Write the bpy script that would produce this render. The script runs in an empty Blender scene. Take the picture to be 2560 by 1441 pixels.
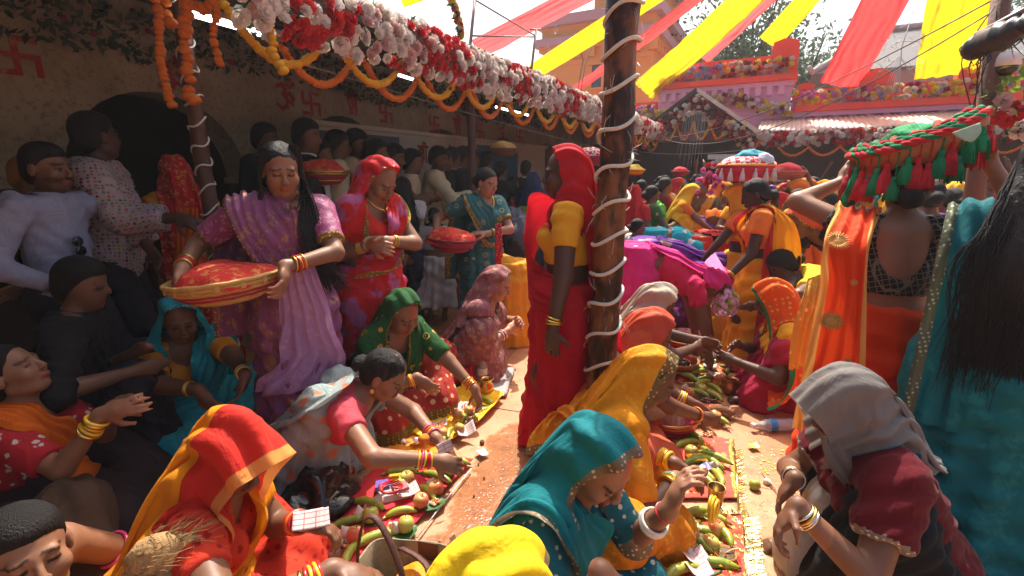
import bpy, math, random
import numpy as np
from mathutils import Vector, Matrix
R_ = math.radians
SC = bpy.context.scene
COL = SC.collection
rng = np.random.default_rng(11)
random.seed(11)

# ------------------------------------------------------------------ camera
FPX, PITCH, CAMH = 1178.0, R_(13.8), 1.45
cd = bpy.data.cameras.new('camera'); cam = bpy.data.objects.new('camera', cd); COL.objects.link(cam)
cd.sensor_width = 36.0; cd.lens = 36.0 * FPX / 2560.0
cd.clip_start = 0.05; cd.clip_end = 400
cam.location = (0, 0, CAMH); cam.rotation_euler = (R_(90) - PITCH, 0, 0)
SC.camera = cam

# ------------------------------------------------------------------ light
SUN_AZ, SUN_EL = R_(9), R_(57)          # azimuth from +Y towards +X
w = bpy.data.worlds.new('World'); SC.world = w; w.use_nodes = True
nt = w.node_tree; nt.nodes.clear()
sky = nt.nodes.new('ShaderNodeTexSky'); sky.sky_type = 'NISHITA'; sky.sun_disc = False
sky.sun_elevation = SUN_EL; sky.sun_rotation = SUN_AZ
sky.air_density = 1.0; sky.dust_density = 7.0; sky.ozone_density = 1.0
bg = nt.nodes.new('ShaderNodeBackground'); bg.inputs[1].default_value = 0.15
wo = nt.nodes.new('ShaderNodeOutputWorld')
nt.links.new(sky.outputs[0], bg.inputs[0]); nt.links.new(bg.outputs[0], wo.inputs[0])
sl = bpy.data.lights.new('sun', 'SUN'); sl.energy = 4.3; sl.angle = R_(0.53); sl.color = (1.0, .93, .82)
so = bpy.data.objects.new('sun', sl); COL.objects.link(so)
sd = Vector((math.sin(SUN_AZ) * math.cos(SUN_EL), math.cos(SUN_AZ) * math.cos(SUN_EL), math.sin(SUN_EL)))
so.rotation_euler = sd.to_track_quat('Z', 'Y').to_euler(); so.location = (0, 0, 20)
SC.view_settings.view_transform = 'Standard'; SC.view_settings.look = 'None'
SC.view_settings.gamma = 1.0; SC.view_settings.exposure = 0.86
HAZE = 0.0026
SC.view_settings.use_curve_mapping = False
SC.render.engine = 'CYCLES'
SC.cycles.max_bounces = 6; SC.cycles.diffuse_bounces = 4; SC.cycles.glossy_bounces = 3
SC.cycles.transmission_bounces = 6; SC.cycles.transparent_max_bounces = 10
SC.cycles.use_denoising = True
SC.cycles.sample_clamp_indirect = 8

# ------------------------------------------------------------------ place helpers (photo pixel -> world point)
def A(*v): return np.array(v, float)
def ray(px, py):
    x = (px - 1280) / FPX; y = -(py - 720.5) / FPX
    c, s = math.cos(PITCH), math.sin(PITCH)
    return A(x, c + s * y, -s + c * y)
def G(px, py, z=0.0):
    r = ray(px, py); return A(0, 0, CAMH) + r * ((z - CAMH) / r[2])
def D(px, py, Y):
    r = ray(px, py); return A(0, 0, CAMH) + r * (Y / r[1])
LAZ = R_(28.5)                                   # courtyard axis
LD = A(math.sin(LAZ), math.cos(LAZ), 0); LN = A(math.cos(LAZ), -math.sin(LAZ), 0)
def W(lat, al, z=0.0): return LN * lat + LD * al + A(0, 0, z)
def onlat(px, py, lat):
    r = ray(px, py); return A(0, 0, CAMH) + r * (lat / (r @ LN))
def onal(px, py, al):
    r = ray(px, py); return A(0, 0, CAMH) + r * (al / (r @ LD))
def la(p): return float(p @ LN), float(p @ LD), float(p[2])
def unit(v):
    v = np.asarray(v, float); return v / (np.linalg.norm(v) + 1e-9)
def fwd(az): return A(math.sin(R_(az)), math.cos(R_(az)), 0)
def rgt(az): return A(math.cos(R_(az)), -math.sin(R_(az)), 0)

# ------------------------------------------------------------------ noise / interpolation
_T = np.random.default_rng(5).random((32, 32, 32)).astype(np.float32)
def noise(P):
    P = np.asarray(P, np.float32); i = np.floor(P).astype(np.int64); f = P - i
    f = f * f * (3 - 2 * f); i &= 31; j = (i + 1) & 31
    x0, y0, z0 = i[:, 0], i[:, 1], i[:, 2]; x1, y1, z1 = j[:, 0], j[:, 1], j[:, 2]
    fx, fy, fz = f[:, 0], f[:, 1], f[:, 2]
    a = _T[x0, y0, z0] * (1 - fx) + _T[x1, y0, z0] * fx
    b = _T[x0, y1, z0] * (1 - fx) + _T[x1, y1, z0] * fx
    c = _T[x0, y0, z1] * (1 - fx) + _T[x1, y0, z1] * fx
    d = _T[x0, y1, z1] * (1 - fx) + _T[x1, y1, z1] * fx
    return (a * (1 - fy) + b * fy) * (1 - fz) + (c * (1 - fy) + d * fy) * fz
def crm(n, m, closed=False):
    """Catmull-Rom matrix from n control values to m samples."""
    B = np.zeros((m, n)); T = np.linspace(0, n if closed else n - 1, m, endpoint=not closed)
    for r, t in enumerate(T):
        i = int(min(math.floor(t), n - 1 if closed else n - 2)); f = t - i
        ws = (-.5 * f**3 + f * f - .5 * f, 1.5 * f**3 - 2.5 * f * f + 1, -1.5 * f**3 + 2 * f * f + .5 * f, .5 * f**3 - .5 * f * f)
        for q, wt in zip((i - 1, i, i + 1, i + 2), ws):
            if closed: B[r, q % n] += wt
            elif q < 0: B[r, 0] += 2 * wt; B[r, 1] -= wt
            elif q > n - 1: B[r, n - 1] += 2 * wt; B[r, n - 2] -= wt
            else: B[r, q] += wt
    return B
def spline(pts, m, closed=False): return crm(len(pts), m, closed) @ np.asarray(pts, float)

# ------------------------------------------------------------------ objects
def tag(o, label=None, cat=None, group=None, kind=None):
    if label: o['label'] = label
    if cat: o['category'] = cat
    if group: o['group'] = group
    if kind: o['kind'] = kind
    return o
def thing(name, label, cat, loc=(0, 0, 0), rz=0.0, group=None):
    o = bpy.data.objects.new(name, None); COL.objects.link(o)
    o.location = Vector(loc); o.rotation_euler = (0, 0, rz); o.empty_display_size = .1
    return tag(o, label, cat, group)
def mkmesh(name, V, F, mat=None, smooth=True, attrs=None, uv=None):
    me = bpy.data.meshes.new(name); V = np.ascontiguousarray(V, np.float32)
    if isinstance(F, np.ndarray):
        k = F.shape[1]; nf = len(F); F = np.ascontiguousarray(F, np.int32)
        me.vertices.add(len(V)); me.vertices.foreach_set('co', V.ravel())
        me.loops.add(nf * k); me.loops.foreach_set('vertex_index', F.ravel())
        me.polygons.add(nf); me.polygons.foreach_set('loop_start', np.arange(0, nf * k, k, dtype=np.int32))
        try: me.polygons.foreach_set('loop_total', np.full(nf, k, np.int32))
        except Exception: pass
        me.update(calc_edges=True)
    else:
        me.from_pydata([tuple(map(float, v)) for v in V], [], F); me.update()
    if smooth: me.polygons.foreach_set('use_smooth', np.ones(len(me.polygons), bool))
    for k, v in (attrs or {}).items():
        v = np.asarray(v, np.float32)
        if v.ndim == 1:
            at = me.attributes.new(k, 'FLOAT', 'POINT'); at.data.foreach_set('value', v)
        else:
            at = me.attributes.new(k, 'FLOAT_COLOR', 'POINT')
            if v.shape[1] == 3: v = np.c_[v, np.ones(len(v), np.float32)]
            at.data.foreach_set('color', np.ascontiguousarray(v, np.float32).ravel())
    if uv is not None:
        l = me.uv_layers.new(name='UVMap'); li = np.empty(len(me.loops), np.int32); me.loops.foreach_get('vertex_index', li)
        l.data.foreach_set('uv', np.ascontiguousarray(uv[li], np.float32).ravel())
    if mat is not None: me.materials.append(mat)
    return me
def link(name, me, parent=None, loc=None, rot=None, scale=None):
    o = bpy.data.objects.new(name, me); COL.objects.link(o)
    if parent is not None: o.parent = parent
    if loc is not None: o.location = Vector(loc)
    if rot is not None: o.rotation_euler = rot
    if scale is not None: o.scale = (scale,) * 3 if np.isscalar(scale) else scale
    return o
def setmat(o, m):
    o.material_slots[0].link = 'OBJECT'; o.material_slots[0].material = m
def dup_tree(o, parent=None):
    c = o.copy(); COL.objects.link(c)
    if parent is not None: c.parent = parent
    for ch in list(o.children): dup_tree(ch, c)
    return c

class MB:
    """collects simple shapes into one mesh; several materials allowed"""
    def __init__(s): s.V = []; s.F = []; s.M = []; s.mats = []; s.S = []
    def _m(s, mat):
        if mat not in s.mats: s.mats.append(mat)
        return s.mats.index(mat)
    def add(s, V, F, mat, smooth=False):
        o = len(s.V); s.V.extend([tuple(map(float, v)) for v in V]); m = s._m(mat)
        for f in F: s.F.append(tuple(int(i) + o for i in f)); s.M.append(m); s.S.append(smooth)
        return s
    def box(s, c, size, mat, ax=None, taper=1.0):
        """box centred at c; ax = 3 unit axes (rows)"""
        ax = np.eye(3) if ax is None else np.asarray(ax); h = np.asarray(size) / 2; V = []
        for z in (-1, 1):
            k = taper if z > 0 else 1.0
            for x, y in ((-1, -1), (1, -1), (1, 1), (-1, 1)):
                V.append(np.asarray(c) + ax[0] * x * h[0] * k + ax[1] * y * h[1] * k + ax[2] * z * h[2])
        return s.add(V, [(3, 2, 1, 0), (4, 5, 6, 7), (0, 1, 5, 4), (1, 2, 6, 5), (2, 3, 7, 6), (3, 0, 4, 7)], mat)
    def tube(s, pts, r, mat, n=8, closed=False, caps=True, smooth=True, sect=None):
        pts = np.asarray(pts, float); m = len(pts); r = np.broadcast_to(np.asarray(r, float), (m,))
        if closed: t = np.roll(pts, -1, 0) - np.roll(pts, 1, 0)
        else: t = np.gradient(pts, axis=0)
        t /= np.linalg.norm(t, axis=1)[:, None] + 1e-9
        ref = A(0, 0, 1) if abs(t[0][2]) < .9 else A(1, 0, 0)
        u = unit(np.cross(t[0], ref)); V = []
        for i in range(m):
            u = unit(u - t[i] * (u @ t[i])); v = np.cross(t[i], u)
            for k in range(n):
                a = 2 * math.pi * k / n
                q = (1, 1) if sect is None else sect
                V.append(pts[i] + (u * math.cos(a) * q[0] + v * math.sin(a) * q[1]) * r[i])
        F = [(i * n + k, i * n + (k + 1) % n, ((i + 1) % m) * n + (k + 1) % n, ((i + 1) % m) * n + k) for i in range(m if closed else m - 1) for k in range(n)]
        if caps and not closed: F += [tuple(range(n))[::-1], tuple((m - 1) * n + k for k in range(n))]
        return s.add(V, F, mat, smooth)
    def lathe(s, prof, c, mat, n=20, ax=None, smooth=True, close=True):
        """profile of (radius, height) turned about ax"""
        ax = np.eye(3) if ax is None else np.asarray(ax); V = []
        for r, z in prof:
            for k in range(n):
                a = 2 * math.pi * k / n
                V.append(np.asarray(c) + ax[0] * r * math.cos(a) + ax[1] * r * math.sin(a) + ax[2] * z)
        m = len(prof)
        F = [(i * n + k, i * n + (k + 1) % n, (i + 1) * n + (k + 1) % n, (i + 1) * n + k) for i in range(m - 1) for k in range(n)]
        if close: F += [tuple(range(n))[::-1], tuple((m - 1) * n + k for k in range(n))]
        return s.add(V, F, mat, smooth)
    def prism(s, poly, o, ux, uy, depth, mat):
        """2-D polygon in the plane (ux, uy) at o, extruded by vector depth"""
        o, ux, uy, dv = map(np.asarray, (o, ux, uy, depth)); n = len(poly)
        V = [o + ux * a + uy * b for a, b in poly] + [o + ux * a + uy * b + dv for a, b in poly]
        F = [tuple(range(n)), tuple(range(2 * n - 1, n - 1, -1))] + [(i, n + i, n + (i + 1) % n, (i + 1) % n)[::-1] for i in range(n)]
        return s.add(V, F, mat)
    def mesh(s, name):
        me = bpy.data.meshes.new(name); me.from_pydata(s.V, [], s.F)
        for m in s.mats: me.materials.append(m)
        me.polygons.foreach_set('material_index', np.array(s.M, np.int32)); me.polygons.foreach_set('use_smooth', np.array(s.S, bool))
        me.update(); return me
    def build(s, name, parent=None, loc=None, rot=None, recalc=True):
        me = s.mesh(name)
        if recalc:
            import bmesh
            b = bmesh.new(); b.from_mesh(me); bmesh.ops.recalc_face_normals(b, faces=b.faces); b.to_mesh(me); b.free()
        return link(name, me, parent, loc, rot)
    def off(s, o):
        s.V = [tuple(np.asarray(v) - o) for v in s.V]; return s

# ------------------------------------------------------------------ materials
MATS = {}
def _new(name):
    m = bpy.data.materials.new(name); m.use_nodes = True; n = m.node_tree; n.nodes.clear()
    out = n.nodes.new('ShaderNodeOutputMaterial'); b = n.nodes.new('ShaderNodeBsdfPrincipled')
    n.links.new(b.outputs[0], out.inputs[0]); return m, n, b, out
def nd(n, t, **kw):
    x = n.nodes.new(t)
    for k, v in kw.items():
        if k.startswith('i_'):
            key = k[2:]; x.inputs[int(key) if key.isdigit() else key.replace('_', ' ')].default_value = v
        else: setattr(x, k, v)
    return x
def mixc(n, fac, a, b, blend='MIX'):
    x = n.nodes.new('ShaderNodeMix'); x.data_type = 'RGBA'; x.blend_type = blend
    for s, v in ((0, fac), (6, a), (7, b)):
        if hasattr(v, 'is_output'): n.links.new(v, x.inputs[s])
        elif s == 0: x.inputs[0].default_value = v
        else: x.inputs[s].default_value = (*v, 1)
    return x.outputs[2]
def ramp(n, src, lo, hi):
    x = n.nodes.new('ShaderNodeMapRange'); n.links.new(src, x.inputs[0]); x.inputs[1].default_value = lo; x.inputs[2].default_value = hi
    x.interpolation_type = 'SMOOTHSTEP'; return x.outputs[0]
def math_(n, op, a, b=0.0):
    x = n.nodes.new('ShaderNodeMath'); x.operation = op
    for s, v in ((0, a), (1, b)):
        if hasattr(v, 'is_output'): n.links.new(v, x.inputs[s])
        else: x.inputs[s].default_value = v
    return x.outputs[0]
def coord(n, kind='Object', scale=(1, 1, 1), rot=(0, 0, 0)):
    t = n.nodes.new('ShaderNodeTexCoord'); mp = n.nodes.new('ShaderNodeMapping')
    mp.inputs['Scale'].default_value = scale; mp.inputs['Rotation'].default_value = rot
    n.links.new(t.outputs[kind], mp.inputs[0]); return mp.outputs[0]
def nz(n, vec, scale, detail=3, rough=.55):
    x = nd(n, 'ShaderNodeTexNoise'); x.inputs['Scale'].default_value = scale; x.inputs['Detail'].default_value = detail; x.inputs['Roughness'].default_value = rough
    n.links.new(vec, x.inputs[0]); return x.outputs[0]
def vor(n, vec, scale, feat='F1', out='Distance', rnd=1.0):
    x = nd(n, 'ShaderNodeTexVoronoi', feature=feat); x.inputs['Scale'].default_value = scale; x.inputs['Randomness'].default_value = rnd
    n.links.new(vec, x.inputs[0]); return x.outputs[out]
def bump(n, b, h, strength=.3, dist=.01):
    x = n.nodes.new('ShaderNodeBump'); x.inputs['Strength'].default_value = strength; x.inputs['Distance'].default_value = dist
    n.links.new(h, x.inputs['Height']); n.links.new(x.outputs[0], b.inputs['Normal']); return x
def plain(name, col, rough=.6, metal=0.0, var=.25, nscale=14, bmp=.15, spec=.4, trans=0.0, wear=None, emis=None, bscale=None, coat=0.0):
    """solid material with mottled tone and fine relief"""
    if name in MATS: return MATS[name]
    m, n, b, out = _new(name); v = coord(n)
    f = nz(n, v, nscale, 5)
    c = mixc(n, f, tuple(x * (1 - var) for x in col), tuple(min(1, x * (1 + var)) for x in col))
    if wear is not None: c = mixc(n, ramp(n, nz(n, v, nscale * .35, 6, .65), .52, .68), c, wear)
    n.links.new(c, b.inputs['Base Color']); b.inputs['Roughness'].default_value = rough; b.inputs['Metallic'].default_value = metal
    b.inputs['Specular IOR Level'].default_value = spec
    if coat: b.inputs['Coat Weight'].default_value = coat; b.inputs['Coat Roughness'].default_value = .1
    if bmp: bump(n, b, nz(n, v, bscale or nscale * 4, 4), bmp, .01)
    if emis: b.inputs['Emission Color'].default_value = (*emis[0], 1); b.inputs['Emission Strength'].default_value = emis[1]
    if trans:
        t = nd(n, 'ShaderNodeBsdfTranslucent'); n.links.new(c, t.inputs[0]); x = nd(n, 'ShaderNodeMixShader'); x.inputs[0].default_value = trans
        n.links.new(b.outputs[0], x.inputs[1]); n.links.new(t.outputs[0], x.inputs[2]); n.links.new(x.outputs[0], out.inputs[0])
    MATS[name] = m; return m
def cloth(name, col, pat=None, col2=(.8, .55, .1), scale=20.0, trim=(.75, .5, .12), trimpat=True, trans=.12, rough=.78, sheen=.10, metal2=0.0, weave=True, seed=0, var=.16, trim_metal=.55, col3=None):
    """dyed fabric: pat is the printed or woven motif, attribute 'trim' marks border bands"""
    if name in MATS: return MATS[name]
    m, n, b, out = _new(name); v = coord(n, rot=(.3 + seed, .2, .5))
    base = mixc(n, nz(n, v, 7, 4), tuple(x * (1 - var) for x in col), tuple(min(1, x * (1 + var)) for x in col))
    mask = None
    if pat == 'dots': mask = ramp(n, vor(n, v, scale, rnd=.25), .30, .24)
    elif pat == 'motif':
        d = vor(n, v, scale, rnd=.3); r = math_(n, 'SINE', math_(n, 'MULTIPLY', d, 34.0)); mask = math_(n, 'MULTIPLY', ramp(n, r, -.2, .3), ramp(n, d, .36, .30))
    elif pat == 'blotch': mask = ramp(n, nz(n, v, scale, 3), .50, .58)
    elif pat == 'floral':
        d = vor(n, v, scale, rnd=.9); mask = ramp(n, math_(n, 'ADD', d, math_(n, 'MULTIPLY', nz(n, v, scale * 2.5, 2), .35)), .48, .40)
    elif pat == 'check':
        x = nd(n, 'ShaderNodeTexChecker', i_Scale=scale); n.links.new(v, x.inputs[0]); mask = x.outputs[1]
    elif pat == 'net':
        d = vor(n, v, scale, feat='DISTANCE_TO_EDGE', rnd=.05); mask = ramp(n, d, .09, .05)
    elif pat == 'stripe':
        x = nd(n, 'ShaderNodeTexWave', i_Scale=scale, i_Distortion=1.0, i_Detail=1.0); n.links.new(v, x.inputs[0]); mask = ramp(n, x.outputs[1], .55, .7)
    elif pat == 'brocade':
        d = vor(n, v, scale, rnd=.6); k = nz(n, v, scale * 3, 3); mask = math_(n, 'MULTIPLY', ramp(n, k, .47, .56), ramp(n, d, .55, .35))
    elif pat == 'multi':
        ca = vor(n, v, scale, out='Color', rnd=.15); d = vor(n, v, scale, rnd=.15); mask = ramp(n, d, .42, .36)
        col2 = mixc(n, 1.0, mixc(n, .35, ca, (.35, .12, .10)), (.55, .40, .45), 'MULTIPLY')
    c = base
    if mask is not None: c = mixc(n, mask, base, col2)
    at = nd(n, 'ShaderNodeAttribute', attribute_name='trim'); tm = ramp(n, at.outputs['Fac'], .55, .75)
    if col3 is not None: c = mixc(n, ramp(n, at.outputs['Fac'], .15, .22), c, col3)
    tc = trim
    if trimpat:
        d = vor(n, v, 62, rnd=.2); tc = mixc(n, ramp(n, d, .22, .34), tuple(min(1, x * 1.5) for x in trim), tuple(x * .42 for x in trim))
    c = mixc(n, tm, c, tc)
    n.links.new(c, b.inputs['Base Color']); b.inputs['Roughness'].default_value = rough
    met = math_(n, 'MULTIPLY', tm, trim_metal)
    if metal2 and mask is not None: met = math_(n, 'MAXIMUM', met, math_(n, 'MULTIPLY', mask, metal2))
    n.links.new(met, b.inputs['Metallic'])
    n.links.new(math_(n, 'SUBTRACT', rough, math_(n, 'MULTIPLY', met, .35)), b.inputs['Roughness'])
    b.inputs['Sheen Weight'].default_value = sheen; b.inputs['Sheen Roughness'].default_value = .4; b.inputs['Sheen Tint'].default_value = (*[min(1, .3 + x) for x in col], 1)
    b.inputs['Specular IOR Level'].default_value = .18
    if weave:
        h = math_(n, 'ADD', math_(n, 'MULTIPLY', nz(n, v, 30, 4), 1.0), math_(n, 'MULTIPLY', nz(n, coord(n, scale=(1, 1, 5)), 45, 3), .6)); bp = bump(n, b, h, .28, .008); cz = nd(n, 'ShaderNodeTexNoise', i_Scale=8.0, i_Detail=2.5, i_Distortion=1.6); n.links.new(coord(n, rot=(.7 + seed, .2, .9), scale=(1, 1, .55)), cz.inputs[0]); b2 = bump(n, b, cz.outputs[0], .55, .03); n.links.new(bp.outputs[0], b2.inputs['Normal'])
    if trans:
        t = nd(n, 'ShaderNodeBsdfTranslucent'); n.links.new(c, t.inputs[0]); x = nd(n, 'ShaderNodeMixShader'); x.inputs[0].default_value = trans
        n.links.new(b.outputs[0], x.inputs[1]); n.links.new(t.outputs[0], x.inputs[2]); n.links.new(x.outputs[0], out.inputs[0])
    MATS[name] = m; return m
def attrmat(name, rough=.55, spec=.35, sss=.0, nscale=60, bmp=.12, att='col', var=.18):
    if name in MATS: return MATS[name]
    m, n, b, out = _new(name); v = coord(n); at = nd(n, 'ShaderNodeAttribute', attribute_name=att)
    f = nz(n, v, 18, 5); c = mixc(n, ramp(n, f, .25, .75), at.outputs['Color'], at.outputs['Color'])
    k = math_(n, 'ADD', 1 - var, math_(n, 'MULTIPLY', f, 2 * var)); c = mixc(n, 1.0, at.outputs['Color'], k, 'MULTIPLY')
    n.links.new(c, b.inputs['Base Color']); b.inputs['Roughness'].default_value = rough; b.inputs['Specular IOR Level'].default_value = spec
    if sss:
        b.inputs['Subsurface Weight'].default_value = sss; b.inputs['Subsurface Radius'].default_value = (.9, .35, .2); b.inputs['Subsurface Scale'].default_value = .006
    bump(n, b, nz(n, v, nscale, 4), bmp, .003)
    MATS[name] = m; return m
SKIN = attrmat('skin', .5, .4, .0)
def hairmat():
    m, n, b, out = _new('hair'); v = coord(n, scale=(9, 9, 1.2)); f = nz(n, v, 26, 4)
    at = nd(n, 'ShaderNodeAttribute', attribute_name='col')
    c = mixc(n, 1.0, at.outputs['Color'], math_(n, 'ADD', .55, math_(n, 'MULTIPLY', f, .9)), 'MULTIPLY'); n.links.new(c, b.inputs['Base Color'])
    b.inputs['Roughness'].default_value = .52; b.inputs['Specular IOR Level'].default_value = .22
    bump(n, b, f, .9, .008); return m
HAIR = hairmat()
# ------------------------------------------------------------------ implicit surfaces, meshed with surface nets
class Prim:
    def __init__(s, f, lo, hi): s.f = f; s.lo = np.asarray(lo, float); s.hi = np.asarray(hi, float)
def cap(a, b, ra, rb=None):
    a = np.asarray(a, float); b = np.asarray(b, float); rb = ra if rb is None else rb; ba = b - a; q = float(ba @ ba) + 1e-12
    def f(x, y, z):
        px, py, pz = x - a[0], y - a[1], z - a[2]
        h = np.clip((px * ba[0] + py * ba[1] + pz * ba[2]) / q, 0, 1)
        return np.sqrt((px - ba[0] * h)**2 + (py - ba[1] * h)**2 + (pz - ba[2] * h)**2) - (ra + (rb - ra) * h)
    R = np.array([[ra], [rb]]); E = np.array([a, b]); return Prim(f, (E - R).min(0), (E + R).max(0))
def cyl(a, b, ra, rb=None, over=0.0):
    """tapered rod with flat ends"""
    a = np.asarray(a, float); b = np.asarray(b, float); rb = ra if rb is None else rb; c = cap(a, b, ra, rb); d = unit(b - a); L = np.linalg.norm(b - a)
    def f(x, y, z):
        t = (x - a[0]) * d[0] + (y - a[1]) * d[1] + (z - a[2]) * d[2]
        return np.maximum(c.f(x, y, z), t - L)
    return Prim(f, c.lo, c.hi)
def ell(c, r, R=None):
    c = np.asarray(c, float); r = np.asarray(r, float); R = np.eye(3) if R is None else np.asarray(R, float)   # rows are axes
    def f(x, y, z):
        px, py, pz = x - c[0], y - c[1], z - c[2]; s0 = s1 = 0
        for i in range(3):
            q = (px * R[i, 0] + py * R[i, 1] + pz * R[i, 2]) / r[i]; s0 = s0 + q * q; s1 = s1 + (q / r[i])**2
        k0 = np.sqrt(s0); return k0 * (k0 - 1) / (np.sqrt(s1) + 1e-6)
    e = np.sqrt(((R * r[:, None])**2).sum(0)); return Prim(f, c - e, c + e)
def ecap(a, b, ra, rb, n, s):
    """rod flattened along the axis n by the factor s"""
    a = np.asarray(a, float); b = np.asarray(b, float); n = unit(n); b2 = b + n * ((b - a) @ n) * (s - 1); ba = b2 - a; q = float(ba @ ba) + 1e-12
    def f(x, y, z):
        px, py, pz = x - a[0], y - a[1], z - a[2]; t = (px * n[0] + py * n[1] + pz * n[2]) * (s - 1)
        px, py, pz = px + n[0] * t, py + n[1] * t, pz + n[2] * t
        h = np.clip((px * ba[0] + py * ba[1] + pz * ba[2]) / q, 0, 1)
        return (np.sqrt((px - ba[0] * h)**2 + (py - ba[1] * h)**2 + (pz - ba[2] * h)**2) - (ra + (rb - ra) * h)) / (1 + (s - 1) * .45)
    R = np.array([[ra], [rb]]); E = np.array([a, b]); return Prim(f, (E - R).min(0), (E + R).max(0))
def hspace(p, n):
    p = np.asarray(p, float); n = unit(n); B = 9
    return Prim(lambda x, y, z: (x - p[0]) * n[0] + (y - p[1]) * n[1] + (z - p[2]) * n[2], (-B,) * 3, (B,) * 3)
class Field:
    def __init__(s): s.ops = []
    def add(s, p, k=.02): s.ops.append(('a', p, k)); return s
    def sub(s, p, k=.01): s.ops.append(('s', p, k)); return s
    def cut(s, p, n): s.ops.append(('c', hspace(p, n), 0)); return s       # keeps the side n points away from
    def grow(s, q):
        f = Field()
        for op, p, k in s.ops:
            f.ops.append((op, p if op != 'a' else Prim((lambda g: lambda x, y, z: g(x, y, z) - q)(p.f), p.lo - q, p.hi + q), k))
        return f
    @staticmethod
    def _mix(op, F, d, k):
        if op == 'a':
            h = np.clip(.5 + .5 * (F - d) / k, 0, 1); return F + (d - F) * h - k * h * (1 - h)
        if op == 's':
            d = -d; h = np.clip(.5 - .5 * (F - d) / k, 0, 1); return F + (d - F) * h + k * h * (1 - h)
        return np.maximum(F, d)
    def ev(s, P):
        x, y, z = P[:, 0], P[:, 1], P[:, 2]; F = np.full(len(P), 1.0)
        for op, p, k in s.ops: F = s._mix(op, F, p.f(x, y, z), max(k, 1e-4))
        return F
    def grad(s, P, e=.004):
        f0 = s.ev(P); g = np.stack([s.ev(P + A(e, 0, 0)) - f0, s.ev(P + A(0, e, 0)) - f0, s.ev(P + A(0, 0, e)) - f0], 1)
        return f0, g / (np.linalg.norm(g, axis=1)[:, None] + 1e-9)
    def mesh(s, h=.012, refine=(), lim=None):
        lo = np.min([p.lo for o, p, k in s.ops if o == 'a'], 0) - 2 * h - .02; hi = np.max([p.hi for o, p, k in s.ops if o == 'a'], 0) + 2 * h + .02
        if lim is not None: lo = np.maximum(lo, lim[0]); hi = np.minimum(hi, lim[1])
        ax = []
        for i in range(3):
            cuts = []; x = lo[i]; xs = [x]
            while x < hi[i]:
                st = h
                for rl, rh, rs in refine:
                    if rl[i] - rs < x < rh[i]: st = min(st, rs)
                x += st; xs.append(x)
            ax.append(np.array(xs, np.float32))
        X, Y, Z = ax; F = np.full((len(X), len(Y), len(Z)), 1.0, np.float32)
        for op, p, k in s.ops:
            k = max(k, 1e-4); m = k + 3 * h if op != 'c' else 0
            sl = []
            for i, q in enumerate(ax):
                a, b = np.searchsorted(q, p.lo[i] - m), np.searchsorted(q, p.hi[i] + m); sl.append(slice(a, b))
            if any(t.start >= t.stop for t in sl): continue
            sl = tuple(sl); d = p.f(X[sl[0]][:, None, None], Y[sl[1]][None, :, None], Z[sl[2]][None, None, :])
            F[sl] = s._mix(op, F[sl], d, k)
        return snets(F, ax)
def snets(F, ax):
    neg = F < 0
    cnt = np.zeros(tuple(n - 1 for n in F.shape), np.uint8)
    for i in (0, 1):
        for j in (0, 1):
            for k in (0, 1): cnt += neg[i:F.shape[0] - 1 + i, j:F.shape[1] - 1 + j, k:F.shape[2] - 1 + k]
    mixed = (cnt > 0) & (cnt < 8); I = np.argwhere(mixed)
    if len(I) == 0: return np.zeros((0, 3)), np.zeros((0, 4), int)
    vid = np.full(cnt.shape, -1, np.int32); vid[mixed] = np.arange(len(I))
    i, j, k = I.T; f = {}; C = {}
    for a in (0, 1):
        for b in (0, 1):
            for c in (0, 1):
                f[a, b, c] = F[i + a, j + b, k + c]; C[a, b, c] = np.stack([ax[0][i + a], ax[1][j + b], ax[2][k + c]], 1)
    P = np.zeros((len(I), 3)); N = np.zeros(len(I))
    for a in f:
        for d in range(3):
            if a[d] == 0:
                b = list(a); b[d] = 1; b = tuple(b); m = (f[a] < 0) != (f[b] < 0)
                t = np.where(m, f[a] / np.where(m, f[a] - f[b], 1), 0)
                P += np.where(m[:, None], C[a] + (C[b] - C[a]) * t[:, None], 0); N += m
    P /= np.maximum(N, 1)[:, None]; Q = []
    for d in range(3):
        o = [x for x in range(3) if x != d]
        sa = [slice(None)] * 3; sb = [slice(None)] * 3; sa[d] = slice(None, -1); sb[d] = slice(1, None)
        for q in o: sa[q] = sb[q] = slice(1, -1)
        na = neg[tuple(sa)]; nb = neg[tuple(sb)]; e = np.argwhere(na != nb); flip = na[tuple(e.T)]
        for q in o: e[:, q] += 1
        def cell(u, v):
            g = e.copy(); g[:, o[0]] -= u; g[:, o[1]] -= v; return vid[g[:, 0], g[:, 1], g[:, 2]]
        q = np.stack([cell(1, 1), cell(0, 1), cell(0, 0), cell(1, 0)], 1)
        if d == 1: flip = ~flip
        q[~flip] = q[~flip][:, ::-1]; Q.append(q)
    Q = np.concatenate(Q); Q = Q[(Q >= 0).all(1)]
    return P, Q
def vnormals(V, Q):
    a = np.cross(V[Q[:, 2]] - V[Q[:, 0]], V[Q[:, 3]] - V[Q[:, 1]]); N = np.zeros_like(V)
    for c in range(Q.shape[1]):
        for d in range(3): N[:, d] += np.bincount(Q[:, c], a[:, d], len(V))
    return N / (np.linalg.norm(N, axis=1)[:, None] + 1e-12)
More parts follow.
